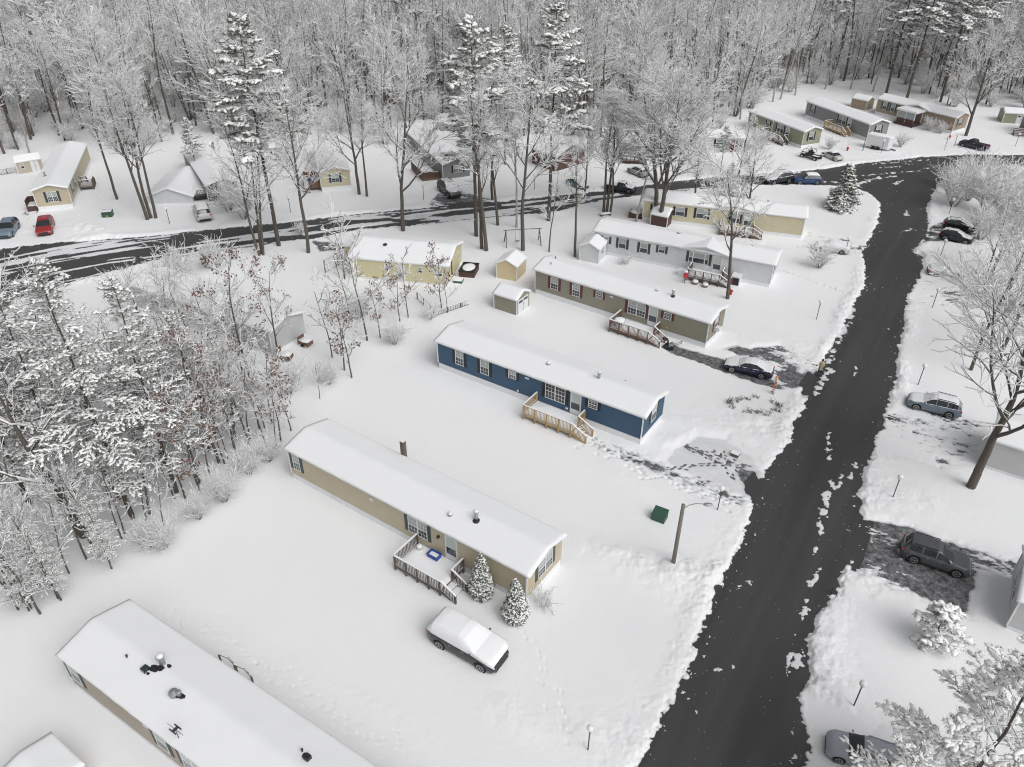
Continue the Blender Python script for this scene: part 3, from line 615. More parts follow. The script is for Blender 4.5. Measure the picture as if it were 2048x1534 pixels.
# 3 the olive home
x, y, yaw, L = frame_from((1070, 577), (1411.6, 686.5), .75)
h = Home('mobile_home', x, y, yaw, L, 4.15, S['olive'], 'long olive-green home with burgundy shutters behind the blue home', shutter=SH['burg'])
for a0, a1 in ((2.0, 2.95), (4.72, 5.66)): h.window('f', a0, a1, 1.38, 2.78, up='blind')
h.window('f', 7.58, 8.37, 1.98, 2.72, up='glass'); h.window('f', 11.35, 13.35, 1.38, 2.80, 'd', up='blind'); h.window('f', 15.34, 16.16, 2.02, 2.74, up='glass'); h.window('r', 1.6, 2.5, 1.36, 2.9, up='paler_pane', grid=None)
h.door('f', 13.68, 14.7, .8, 2.92); h.lamp('f', 13.45, 2.82); h.vent('f', 9.4, 2.6)
b = MB(); h.box(b, 'r', 1.75, 2.35, .05, .5, 1.36, 1.72); b.build('air_conditioner', M['trim'], h.root)
h.roofvent(13.45, 2.0, .17, .14); h.chimney(15.25, 1.9, .7, .12); h.roofvent(1.2, 1.2, .05, .3, False); h.roofvent(.9, 2.6, .05, .3, False)
deck(h, 10.75, 15.0, 2.5, .62, 'brownwood', 'brown deck with snow-capped rails at the olive home', stair=1.3, stw=1.2)
b = MB(); yo = h.root.rotation_euler.z
olive = h
t = tag(empty('patio_table', on(h, 11.5, -1.9, .75), yo), 'snow-covered patio table at the left deck corner', 'table')
b = MB(); b.box(-.45, .45, -.4, .4, .62, .66); b.build('table_top', M['black'], t); b = MB(); b.ball((0, 0, .7), .55, sz=.28); b.build('table_snow', M['snow'], t, True)
for sx in (-1, 1):
    for sy in (-1, 1): b = MB(); b.cyl((sx*.35, sy*.3, 0), (sx*.38, sy*.33, .62), .025, n=6); b.build('leg', M['black'], t)
# snow blower and shovel on the path
p = G(1341, 694, .2); t = tag(empty('snow_blower', (p[0], p[1], .02), R(-20)), 'black walk-behind snow blower at the head of the cleared path', 'snow blower')
b = MB(); b.box(-.55, -.15, -.3, .3, .0, .42); b.cyl((-.55, 0, .2), (-.6, 0, .2), .2, n=12); b.build('auger_housing', M['black'], t)
b = MB(); b.box(-.15, .3, -.2, .2, .25, .6); b.cyl((.1, 0, .6), (.1, 0, .75), .12, n=10); b.build('engine', M['metal'], t)
for sy in (-.28, .28): b = MB(); b.cyl((.15, sy-.05, .2), (.15, sy+.05, .2), .2, n=14); b.build('wheel', M['dark'], t)
b = MB(); b.cyl((-.3, 0, .42), (-.32, .02, .85), .1, .08, n=8); b.beam((-.32, 0, .85), (-.45, .05, 1.05), .16, .05); b.build('chute', M['black'], t)
b = MB(); b.cyl((.3, -.2, .45), (1.0, -.22, .95), .02, n=6); b.cyl((.3, .2, .45), (1.0, .22, .95), .02, n=6); b.cyl((1.0, -.28, .95), (1.0, .28, .95), .025, n=6); b.build('handlebar', M['black'], t)
p = G(1329, 681, .1); t = tag(empty('snow_shovel', (p[0], p[1], .1), R(-30)), 'shovel with an orange grip leaning at the deck steps', 'shovel')
b = MB(); b.cyl((0, 0, .3), (0, .25, 1.35), .018, n=6); b.build('shaft', mat('wood_shaft', (.4, .28, .16), .6), t); b = MB(); b.box(-.22, .22, -.03, .02, 0, .38); b.build('blade', M['black'], t); b = MB(); b.box(-.09, .09, .22, .28, 1.33, 1.4); b.build('grip', mat('orange_grip', (.6, .25, .05), .6), t)
# 4 tan home in the lower-left corner
x, y, yaw, L = frame_from((110, 1307.7), (400.6, 1534), 3.05, .10)
h = Home('mobile_home', x+.3*math.cos(yaw), y+.3*math.sin(yaw), yaw, 24, 4.45, S['tan'], 'tan home with flues and an aerial on its snowy roof', shutter=SH['green'], hw=2.25, sk=.62, rise=.6, ovf=.08)
h.window('f', .35, 1.3, 1.25, 2.75, up='paler_pane', grid=None); h.window('f', 7.85, 8.8, 1.3, 2.7, up='paler_pane', grid=None); h.window('f', 9.9, 11.6, 1.3, 2.7, 'd', up='paler_pane'); h.vent('f', 7.2, 2.45, .34, .16)
h.chimney(5.75, 2.5, .75, .15, skirt=False); h.roofvent(3.7, 1.75, .05, .3, False)
b = MB(); b.lathe((7.75, 1.65, h.rz(1.65)), [(.24, 0), (.24, .35), (.27, .37), (.2, .5), (.08, .55)], 14); b.lathe((8.05, 1.75, h.rz(1.75)), [(.11, 0), (.11, .5), (.15, .52), (.1, .6)], 12); b.build('turbine_vent', M['metal'], h.roof, False)
b = MB()
for (a, c_, r_) in ((5.2, 1.9, .3), (5.6, 2.05, .33), (5.9, 2.25, .3), (8.05, 1.8, .38), (5.55, 1.7, .13), (15.95, 2.85, .26), (6.15, 2.6, .2)):
    n_ = 11; z = h.rz(c_)+.19; vs = [(a+r_*rng.uniform(.6, 1.1)*math.cos(k*2*math.pi/n_), c_+r_*.75*rng.uniform(.6, 1.1)*math.sin(k*2*math.pi/n_), z+.035) for k in range(n_)]; b.add(vs, [tuple(range(n_))])
b.build('bare_shingles', M['black'], h.roof)
b = MB(); b.box(5.05, 5.4, 1.6, 1.95, h.rz(1.8)+.1, h.rz(1.8)+.38); b.build('skylight', M['glass'], h.roof)
b = MB(); b.box(15.95, 16.25, 2.7, 3.0, h.rz(2.85)+.15, h.rz(2.85)+.42); b.build('box_vent', M['black'], h.roof); h.roofvent(15.6, 3.0, .05, .3, False)
z = h.rz(.3); b = MB(); b.cyl((9.7, .3, z), (9.7, .3, z+1.0), .02, n=6); b.cyl((9.1, .3, z+.95), (10.3, .3, z+.95), .012, n=5); b.box(9.45, 9.95, .12, .17, z+.9, z+1.0); b.box(9.45, 9.95, .43, .48, z+.9, z+1.0); b.box(9.62, 9.78, .15, .45, z+.93, z+.97); b.build('aerial', M['pole'], h.roof)
tanbl = h
for k, (px_, py_) in enumerate(((447, 1313), (478, 1334))):
    p = G(px_, py_, 1.2); t = tag(empty('handrail', (p[0], p[1], 0), yaw+R(10)), ('left' if k == 0 else 'right')+' one of two dark handrails behind the tan home', 'handrail', 'handrails behind the tan home')
    b = MB(); b.beam((-.35, 0, 1.25), (.35, 0, 1.25), .07, .08); b.beam((.35, 0, 1.25), (.75, 0, .75), .07, .08); b.build('rail', M['greydeck'], t)
    b = MB(); b.box(-.38, -.30, -.04, .04, 0, 1.24); b.build('post', M['greydeck'], t); b = MB(); b.box(.70, .78, -.04, .04, 0, .76); b.build('post', M['greydeck'], t)
# 5 white home with a front gable
x, y, yaw, L = frame_from((1190, 461), (1547.5, 529), 3.0, .10)
h = Home('mobile_home', x, y, yaw, L, 4.4, S['white'], 'long white home with a front gable and slate shutters', shutter=SH['slate'], hw=2.35, sk=.55, cross=(10.7, 16.2, .62))
for a0, a1, z0, z1 in ((1.1, 1.82, 1.65, 2.5), (3.05, 3.98, 1.35, 2.6), (5.7, 6.65, 1.3, 2.55), (7.95, 8.75, 1.75, 2.6)): h.window('f', a0, a1, z0, z1, grid=None)
h.window('f', 11.6, 13.9, 1.35, 2.65, 't', grid=None); h.door('f', 14.4, 15.4, .62, 2.6); h.lamp('f', 14.1, 2.5); h.window('r', 1.6, 2.6, 1.3, 2.6, grid=None)
h.roofvent(9.6, 2.2, .18, .2); h.roofvent(18, 3, .12, .2)
deck(h, 12.2, 15.8, 2.3, .62, 'greydeck', 'grey deck with two basket planters in front at the white home', stair=1.2, stw=1.15)
b = MB(); b.box(10.9, 12.0, -1.6, -.7, 0, .75); bx = b.build('deck_box', M['skirt'], None); 
bx.location = h.root.location; bx.rotation_euler = h.root.rotation_euler; tag(bx, 'low white storage box left of the white home deck', 'box')
t = tag(empty('entry_hood', tuple(h.root.location), h.root.rotation_euler.z), 'small white shelter box right of the white home steps', 'shelter')
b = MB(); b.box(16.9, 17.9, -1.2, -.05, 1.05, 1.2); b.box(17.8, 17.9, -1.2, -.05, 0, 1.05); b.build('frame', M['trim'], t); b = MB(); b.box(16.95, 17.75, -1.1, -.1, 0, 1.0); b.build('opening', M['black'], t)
white = h; yq = h.root.rotation_euler.z
for k, (pp, lb) in enumerate((((1390, 566), 'round basket planter nearer the bow ornament'), ((1410, 572), 'round basket planter nearer the deck steps'))):
    p = G(*pp, .2); t = tag(empty('basket_planter', (p[0], p[1], .05), 0), lb, 'planter', 'basket planters by the white home')
    b = MB(); b.lathe((0, 0, 0), [(.3, 0), (.36, .3), (.38, .34)], 14); b.build('basket', M['utility'], t); b = MB(); b.ball((0, 0, .38), .36, sz=.5); b.build('basket_snow', M['snow'], t, True)
    b = MB(); pts = [(.36*math.cos(a), 0, .34+.42*math.sin(a)) for a in [math.pi*i/10 for i in range(11)]]
    for i in range(10): b.cyl(pts[i], pts[i+1], .03, n=6)
    b.build('hoop', M['brownwood'], t)
p = G(1369, 566, .1); t = tag(empty('lawn_ornament', (p[0], p[1], .05), 0), 'snowy wire ornament with a red bow left of the white home deck', 'ornament')
b = MB(); 
for k in range(14): a = k*2.4; b.cyl((0, 0, .3+.07*k), (.45*(1-k/20)*math.cos(a), .45*(1-k/20)*math.sin(a), .15+.09*k), .03, .02, n=5)
b.cyl((0, 0, 0), (0, 0, 1.5), .04, n=6); b.build('frame', snowy('wire_snow', (.05, .08, .05), .1, .4), t); b = MB(); b.ball((0, -.15, 1.25), .2, sx=1.3, sy=.5); b.box(-.25, .25, -.25, -.12, .8, 1.2); b.build('bow', mat('red_bow', (.45, .03, .04), .6), t)
b = MB(); b.ball((0, .05, 1.45), .25, sz=.6); b.build('top_snow', M['snow'], t, True)
p = G(1376, 545, .8); t = tag(empty('furled_flag', (p[0], p[1], 0), 0), 'furled blue flag on a short pole at the white home deck', 'flag')
b = MB(); b.cyl((0, 0, .4), (0, -.1, 2.0), .02, n=6); b.build('flagpole', M['pole'], t); b = MB(); b.cyl((0, -.05, 1.1), (0, -.1, 1.95), .09, .03, n=7); b.build('cloth', mat('blue_cloth', (.05, .10, .16), .8), t)
def home_at(A, B, z, L=None, W=4.15, off=0.0, **k):
    x, y, yaw, L0 = frame_from(A, B, z, off)
    return x, y, yaw, (L or L0)
# 6 cream home behind the white one
x, y, yaw, L = home_at((1288, 400), (1611, 436), 2.95, off=.1)
h = Home('mobile_home', x, y, yaw, L, 4.2, S['cream'], 'cream home with slate shutters behind the big double maple', shutter=SH['black'], hw=2.3, sk=.6, rise=.6, cross=(9.0, 14.5, .6))
for a0, a1, z0, z1 in ((1.2, 1.9, 1.75, 2.5), (4.2, 5.4, 1.3, 2.5), (6.9, 8.3, 1.3, 2.6)): h.window('f', a0, a1, z0, z1, grid=None)
h.window('f', 11.3, 12.4, 1.2, 2.55, grid=None); h.door('f', 12.9, 13.9, .65, 2.6)
deck(h, 10.2, 14.2, 2.0, .65, 'brownwood', 'brown deck in front of the cream home', stair=1.2, stw=1.1)
b = MB(); b.box(-1.9, -.05, .3, 2.0, 0, .75); t = b.build('side_landing', M['redwood'], None); t.location = h.root.location; t.rotation_euler = h.root.rotation_euler; tag(t, 'red-brown landing at the left end of the cream home', 'landing')
b = MB(); b.ball((-.97, 1.15, .78), .95, sx=.95, sy=.85, sz=.25); b.build('landing_snow', M['snow'], t, True)
h.roofvent(15.5, 2.6, .1, .35); h.roofvent(7.4, 1.3, .12, .12)
# 7 yellow home left of centre (wide)
x, y, yaw, L = home_at((697, 513.6), (893, 531), 2.75, off=.1)
h = Home('yellow_house', x, y, yaw, L, 6.6, S['yellow'], 'wide pale-yellow house with a red door end behind the saplings', hw=2.25, sk=.35, rise=.95, shutter=SH['slate'], snow_t=.22)
h.window('f', 4.1, 4.9, 1.4, 2.1, shut=False, grid=None); h.window('f', 8.0, 8.5, 1.5, 2.2, shut=False, grid=None); h.window('f', 9.9, 10.8, 1.3, 2.0, shut=False, grid=None); h.window('r', 4.5, 5.2, 1.4, 2.2, shut=False, grid=None)
b = MB(); h.box(b, 'r', 1.7, 2.1, 0, .05, .6, 2.6); b.build('door', M['redwood'], h.root)
b = MB(); h.box(b, 'f', 5.6, 6.5, 0, .06, .4, 2.3); b.build('side_door', M['door'], h.root)
h.roofvent(3.6, 2.2, .2, .3, False)
b = MB(); b.box(-1.9, -.12, 3.4, 6.2, .35, 2.35); b.build('annex_wall', S['yellow'], h.root)
b = MB(); b.add([(-2.1, 3.2, 2.35), (-.1, 3.2, 2.5), (-.1, 6.4, 2.5), (-2.1, 6.4, 2.35), (-2.1, 3.2, 2.5), (-.1, 3.2, 2.68), (-.1, 6.4, 2.68), (-2.1, 6.4, 2.5)], [(0, 3, 2, 1), (4, 5, 6, 7), (0, 1, 5, 4), (1, 2, 6, 5), (2, 3, 7, 6), (3, 0, 4, 7)]); b.build('annex_roof', M['skirt'], h.root)
yel = h
p = G(946, 528, .4); t = tag(empty('hot_tub', (*on(h, L+1.55, 3.8, 0)[:2], 0), yaw), 'red-brown box tub with snow lid at the yellow house end', 'tub')
b = MB(); b.box(-.9, .9, -1.2, 1.2, 0, .85); b.build('cabinet', M['redwood'], t); b = MB(); b.box(-.8, .8, -1.1, 1.1, .85, .88); b.box(-.95, .95, -1.25, -1.15, .8, .92); b.box(-.95, .95, 1.15, 1.25, .8, .92); b.box(-.95, -.85, -1.15, 1.15, .8, .92); b.box(.85, .95, -1.15, 1.15, .8, .92); b.build('rim', M['black'], t); b = MB(); b.ball((0, 0, .88), .9, sx=.85, sy=1.15, sz=.12); b.build('lid_snow', M['snow'], t, True)
t = tag(empty('door_step', (*on(h, L+.9, 1.4, 0)[:2], 0), yaw), 'dark step box under the red door of the yellow house', 'step')
b = MB(); b.box(-.5, .5, -.45, .45, 0, .42); b.build('step_box', M['green'], t); b = MB(); b.box(-.5, .5, -.45, .45, .42, .5); b.build('step_snow', M['snow'], t)
# 8-11 sheds
def shed(A, B, z, D, wallm, label, hh=1.9, rise=.55, L=None, door=None, win=None):
    x, y, yaw, L = home_at(A, B, z, L)
    h = Home('shed', x, y, yaw, L, D, wallm, label, hw=hh, sk=.03, rise=rise, ovf=.1, ove=.1, cat='shed', snow_t=.16)
    if door:
        w, a0, a1 = door; b = MB(); h.box(b, w, a0, a1, .0, .05, .12, hh*.92); d = b.build('door', M['door'], h.root)
        b = MB(); am = (a0+a1)/2; h.box(b, w, am-.015, am+.015, .05, .06, .12, hh*.92); h.box(b, w, am+.08, am+.12, .05, .09, .9, 1.05); b.build('handle', M['black'], d)
        if door[2]-door[1] > 1.2:
            b = MB(); h.box(b, w, a0+.15, am-.15, .05, .065, hh*.7, hh*.84); h.box(b, w, am+.15, a1-.15, .05, .065, hh*.7, hh*.84); b.build('door_pane', M['glass'], d)
    if win: h.window(*win, shut=False, grid=None)
    return h
shed((988, 617), (1033, 631.5), .1, 2.5, S['olive'], 'olive shed with double white doors left of the olive home', door=('r', .25, 2.2))
# the yellow and the pale sheds have their gable to the viewer
x, y, yaw, L = home_at((1033, 564), (1051, 545), .1); h = Home('shed', x, y, yaw, 2.75, 2.5, siding('shed_yellow', (.62, .52, .32)), 'pale yellow shed with a snowy peaked roof', hw=1.95, sk=.03, rise=.6, ovf=.12, ove=.12, cat='shed', snow_t=.16)
x, y, yaw, L = home_at((1196, 528), (1208, 514), .1); h = Home('shed', x, y, yaw, 2.6, 2.4, S['white'], 'small white shed with a dark window before the white home', hw=1.9, sk=.03, rise=.6, ovf=.12, ove=.12, cat='shed', snow_t=.2); h.window('f', .9, 1.7, .9, 1.7, shut=False, grid=(2, 2))
x, y, yaw, L = home_at((1300, 449), (1331, 456), .1, L=2.6); shed((1300, 449), (1333, 456), .1, 2.2, M['redwood'], 'small brown shed behind the big double maple', hh=1.6, rise=.7)
shed((38, 349), (63, 345), .1, 2.4, S['tan'], 'tan shed with a white door beside the top-left beige home', door=('f', 1.9, 3.0), win=('f', .55, 1.05, .85, 1.65), L=3.5)
shed((1700, 215), (1727, 221), .1, 2.6, S['fartan'], 'small tan shed behind the far grey home', L=3.2)
x, y, yaw, L = home_at((2003, 246), (2034, 248), .1); shed((2003, 246), (2034, 248), .1, 3.0, S['farolive'], 'green shed at the upper right edge', L=4.0, door=('f', 2.2, 3.6))
h = shed((380, 321), (408, 320), .1, 3, S['grey'], 'dark grey shed behind the snow-hidden left home', L=3.4)
# 12 shed in the very corner
x, y, yaw, L = frame_from((0, 1558), (96, 1467), 2.35, 0)
c_ = G(145, 1515, 2.25); d_ = G(96, 1467, 2.35); yw2 = math.atan2(c_[1]-d_[1], c_[0]-d_[0])
h = Home('shed', d_[0]-2.8*math.cos(yw2+math.pi/2)*-1*-1, d_[1]-2.8*math.sin(yw2+math.pi/2), yw2, 2.7, 2.8, S['tan'], 'shed with a white snow roof in the bottom-left corner', hw=2.0, sk=.03, rise=.3, ovf=.15, ove=.15, cat='shed')
# far right homes
x, y, yaw, L = home_at((1494.9, 249), (1603, 291), .6); h = Home('mobile_home', x, y, yaw, L, 3.9, S['farolive'], 'light olive home above the curve, black shutters', shutter=SH['black'], sk=.6, rise=.55)
h.window('f', .5, 1.2, 1.3, 2.6, grid=None); h.window('f', 4.8, 5.5, 1.7, 2.5, grid=None); h.window('f', 7.4, 9.0, 1.3, 2.7, 'd', grid=None); h.door('f', 9.5, 10.4, .7, 2.7); h.window('r', 1.2, 2.3, 1.2, 2.6, grid=None)
deck(h, 5.6, 10.2, 1.9, .6, 'greydeck', 'snowy deck of the light olive home above the curve', stair=1.2, stw=1.0)
x, y, yaw, L = home_at((1610, 228), (1734, 276), .6); h = Home('mobile_home', x, y, yaw, L, 4.2, S['fargrey'], 'grey home with a new yellow deck behind the white trailer', shutter=SH['black'], sk=.6, rise=.6)
h.window('f', 1.4, 2.2, 1.2, 2.6, grid=None); h.window('f', 8.7, 10.6, 1.2, 2.7, 'd', grid=None); h.door('f', 11.0, 11.9, .7, 2.7); h.window('r', 1.5, 2.6, 1.2, 2.5, grid=None)
deck(h, 7.6, 12.0, 1.9, .6, 'newwood', 'new yellow deck at the far grey home', stair=1.2, stw=1.0, snow=.02, patchy=True)
x, y, yaw, L = home_at((1750, 222), (1904, 262), .6); h = Home('mobile_home', x, y, yaw, L, 4.0, S['fartan'], 'tan home with a screened white porch by the woods', shutter=SH['green'], sk=.6, rise=.6, cross=(6.0, 10.5, .6))
for a0 in (1.3, 3.0): h.window('f', a0, a0+.85, 1.2, 2.7, grid=None)
h.window('f', 4.7, 5.4, 1.6, 2.6, grid=None); h.window('r', 1.2, 2.3, 1.2, 2.5, grid=None)
t = tag(empty('porch', tuple(h.root.location), yaw), 'white framed porch with a snowy roof on a brown deck', 'porch')
for (a, b_) in ((6.2, -2.6), (9.6, -2.6), (6.2, -.3), (9.6, -.3), (7.9, -2.6)): b = MB(); b.box(a-.06, a+.06, b_-.06, b_+.06, .6, 2.6); b.build('post', M['trim'], t)
b = MB(); b.box(6.0, 9.8, -2.8, -.1, .4, .6); b.box(6.0, 9.8, -2.85, -2.8, 0, .6); b.box(6.1, 9.7, -2.66, -2.6, .6, 1.3); b.build('deck', M['redwood'], t)
b = MB(); b.box(5.9, 9.9, -2.9, -.05, 2.6, 2.75); r_ = b.build('roof', M['trim'], t); b = MB(); b.ball((7.9, -1.5, 2.74), 2.0, sx=1.02, sy=.75, sz=.16); b.box(5.95, 9.85, -2.85, -.1, 2.75, 2.93); b.build('roof_snow', M['snow'], r_)
b = MB(); b.box(6.3, 9.5, -2.62, -2.58, 1.4, 2.5); b.build('screen', M['blind'], t)
# left-hand homes
p1 = G(134, 373.5, 3.1); p2 = G(172, 288, 3.1); p0 = G(61.8, 380.5, 3.1); yaw = math.atan2(p2[1]-p1[1], p2[0]-p1[0]); L = math.hypot(p2[0]-p1[0], p2[1]-p1[1])
h = Home('mobile_home', p1[0], p1[1], yaw, L, 4.3, S['beige'], 'beige home whose gable faces the red car', shutter=SH['green'], sk=.75, rise=.6)
h.window('l', 1.5, 2.75, 1.25, 2.65, 'd'); h.window('f', 2.2, 3.1, 1.3, 2.7, grid=None); h.window('f', 4.8, 5.7, 1.3, 2.7, grid=None); h.chimney(4.2, 3.2, .7, .12)
deck(h, 7.0, 8.6, 1.7, .7, 'greydeck', 'small dark deck on the right flank of the top-left beige home', stair=.9, stw=.9)
t = tag(empty('side_steps', tuple(h.root.location), yaw), 'red-brown stair box on the left flank of the top-left beige home', 'steps')
b = MB(); b.box(.4, 2.2, 4.4, 5.7, 0, .75); b.beam((.3, 4.5, .1), (-.9, 4.5, .05), .1, .1); b.build('landing', M['redwood'], t); b = MB(); b.box(.4, 2.2, 5.6, 5.7, .75, 1.6); b.box(2.1, 2.2, 4.4, 5.6, .75, 1.6); b.build('railing', M['redwood'], t); b = MB(); b.box(.5, 2.1, 4.5, 5.55, .755, .85); b.build('step_snow', M['snow'], t)
def gable_home(ll, lr, back, W, wallm, label, z=.8, Ldef=16, **kw):
    "home whose near gable is seen between two photograph points; back is a point on its receding right eave"
    a = G(*lr, z); c = G(*ll, z); W0 = math.hypot(a[0]-c[0], a[1]-c[1]); yg = math.atan2(c[1]-a[1], c[0]-a[0])-math.pi/2
    return Home('mobile_home', a[0], a[1], yg, Ldef, W0 if W is None else W, wallm, label, **kw)
h = gable_home((644, 375), (702, 370), None, 4.2, S['cream'], 'yellow home with navy-shuttered gable beside the road trees', Ldef=17, shutter=SH['navy'], sk=.8, rise=.6); h.window('l', 1.55, 2.65, 1.4, 2.6, grid=(2, 2)); h.chimney(12.5, 2.2, .8, .13)
t = tag(empty('side_deck', tuple(h.root.location), h.root.rotation_euler.z), 'brown deck holding a blue tarp left of the yellow gable home', 'deck')
b = MB(); b.box(.8, 5.0, 4.25, 6.6, .5, .7); b.build('platform', M['brownwood'], t); b = MB(); b.box(.8, .87, 4.25, 5.9, .7, 1.6); b.box(5.0, 5.07, 4.25, 6.6, .7, 1.6); b.box(.9, 5.0, 6.55, 6.62, .7, 1.6); b.build('railing', M['brownwood'], t); b = MB(); b.box(.9, 4.95, 4.3, 6.5, .7, .82); b.build('deck_snow', M['snow'], t)
for k in range(4): b = MB(); b.box(.6-.3*k, .9-.3*k, 5.8, 6.8, 0, .55-.14*k); b.build('step', M['brownwood'], t)
b = MB(); b.ball((3.4, 5.7, 1.0), .55, sy=.7, sz=.45); o = b.build('tarp_heap', mat('blue_tarp', (.01, .06, .2), .5), None, True); o.location = t.location; o.rotation_euler = t.rotation_euler; tag(o, 'small blue tarpaulin heap on the side deck', 'tarp')
h = gable_home((418, 396), (478, 386), None, 4.2, S['grey'], 'snow-roofed home with a dark railed porch, left of the pine', Ldef=17, sk=.3, rise=.6)
b = MB(); [b.box(-.9, -.85, .3+i*.35, .36+i*.35, .3, 2.2) for i in range(10)]; b.box(-.95, -.8, .2, 3.9, 1.1, 1.2); b.build('porch_rail', M['pole'], h.root)
h = gable_home((305, 398), (384, 397), None, 6, S['white'], 'white home all under snow behind the triple trunk', Ldef=9, sk=.05, hw=1.15, rise=1.1, ovf=.3)
h = gable_home((889, 352), (940, 345), None, 4.3, S['grey'], 'dark grey home with a red-brown side deck, upper centre', Ldef=19, shutter=SH['black'], sk=.3, rise=.6); h.window('l', 1.2, 2.6, 1.1, 2.2, 'd')
t = tag(empty('side_deck', tuple(h.root.location), h.root.rotation_euler.z), 'red-brown side deck of the dark grey home', 'deck')
b = MB(); b.box(.8, 6.5, 4.4, 7.2, .2, .5); b.build('platform', M['brownwood'], t); b = MB(); b.box(.8, .9, 4.4, 7.2, .5, 1.4); b.box(.9, 6.5, 7.1, 7.2, .5, 1.4); b.build('railing', M['redwood'], t); b = MB(); b.ball((3.6, 5.8, .5), 2.4, sy=.5, sz=.2); b.build('deck_snow', M['snow'], t, True)
x, y, yaw, L = home_at((1064, 325), (1110, 342), .3); h = Home('house', x, y, yaw, L, 6.5, S['red'], 'brick-red house behind the trees in the upper middle', hw=2.3, sk=.2, rise=1.3, shutter=SH['black']); h.window('f', 2, 3.2, 1.2, 2.1, shut=False, grid=None)
x, y, yaw, L = home_at((1392, 303), (1484, 306), .3); h = Home('mobile_home', x, y, yaw, L, 4.2, S['lightgrey'], 'light grey home with a maroon door behind the bare trees', hw=2.3, sk=.4, rise=.6, shutter=SH['black']); h.window('f', 3, 4.2, 1.3, 2.4, grid=None); h.window('f', 6.5, 7.5, 1.3, 2.4, grid=None)
b = MB(); h.box(b, 'f', L-2.2, L-1.4, 0, .05, .4, 2.4); b.build('door', SH['burg'], h.root)
x, y, yaw, L = home_at((1236, 318), (1312, 322), .3); h = Home('mobile_home', x, y, yaw, L, 4.2, S['grey'], 'blue-grey home half hidden behind the big maple', hw=2.3, sk=.3, rise=.6, shutter=SH['black']); h.window('f', L-2.5, L-1.4, 1.2, 2.2, grid=None)
deck(h, .8, 3.2, 1.5, .6, 'redwood', 'red-brown railed deck behind the silver car', stair=.9, stw=.9)
# grey home in the left pine stand
x, y, yaw, L = home_at((259, 566), (536, 660), 3.0); h = Home('mobile_home', x, y, yaw, L, 4.6, S['lightgrey'], 'long light-grey home half hidden in the left pine stand', shutter=SH['navy'], sk=.4, hw=2.35, rise=.65); h.window('f', 3.2, 4.1, 1.3, 2.6, grid=None)
for k, (q, lb) in enumerate((((612, 687), 'open brown crate board behind the grey home'), ((572, 715), 'snowy dark cart behind the grey home'))):
    p = G(*q, .3); t = tag(empty('yard_cart', (p[0], p[1], 0), R(20*k-30)), lb, 'cart')
    b = MB(); b.box(-.6, .6, -.4, .4, .3, .7); b.box(-.65, -.6, -.45, .45, .3, 1.1+.3*k); b.build('box', M['brownwood'], t); b = MB(); b.ball((0, 0, .72), .5, sz=.3); b.build('cart_snow', M['snow'], t, True)
    for sy in (-.45, .45): b = MB(); b.cyl((0, sy, .25), (0, sy*1.15, .25), .25, n=12); b.build('wheel', M['dark'], t)
x, y, yaw, L = home_at((250, 800), (384, 852), .3); h = Home('mobile_home', x, y, yaw, L, 4.2, S['slate'], 'dark slate home buried in the lower left pines', sk=.3, hw=2.3, rise=.7)
# right-edge homes
a = G(2014, 1250, .5); c = G(2024, 1156, .5); yg = math.atan2(c[1]-a[1], c[0]-a[0])-math.pi/2
h = Home('mobile_home', a[0], a[1], yg, 16, 5.0, S['lightgrey'], 'light grey home cut by the right edge, dark gable window', sk=.5, hw=2.3, rise=.8, shutter=SH['slate'], ovf=.15, ove=.2); h.window('l', 1.4, 3.6, 1.1, 2.4, 'd', shut=False)
x, y, yaw, L = home_at((1966, 931), (2048, 958), .3, L=20); h = Home('mobile_home', x, y, yaw, 20, 4.6, S['lightgrey'], 'pale grey home behind the large bare tree on the right', sk=.4, hw=2.4, rise=.7)
x, y, yaw, L = home_at((2028, 628), (2090, 645), .3, L=16); h = Home('mobile_home', x, y, yaw, 16, 4.4, S['lightgrey'], 'pale home behind branches at the middle right edge', sk=.4, hw=2.4, rise=.7)
x, y, yaw, L = home_at((2036, 262), (2075, 275), .3, L=10); h = Home('mobile_home', x, y, yaw, 10, 4.4, S['grey'], 'grey home cut off at the upper right edge', sk=.6, hw=2.4, rise=.7)
t = tag(empty('entry_stairs', (*G(2040, 272, .2), 0), R(-20)), 'dark entry stairs at the upper right edge', 'stairs')
for k in range(6): b = MB(); b.box(-1, 1, -.3+k*.28, k*.28, 0, .2+k*.2); b.build('step', M['greydeck'], t)
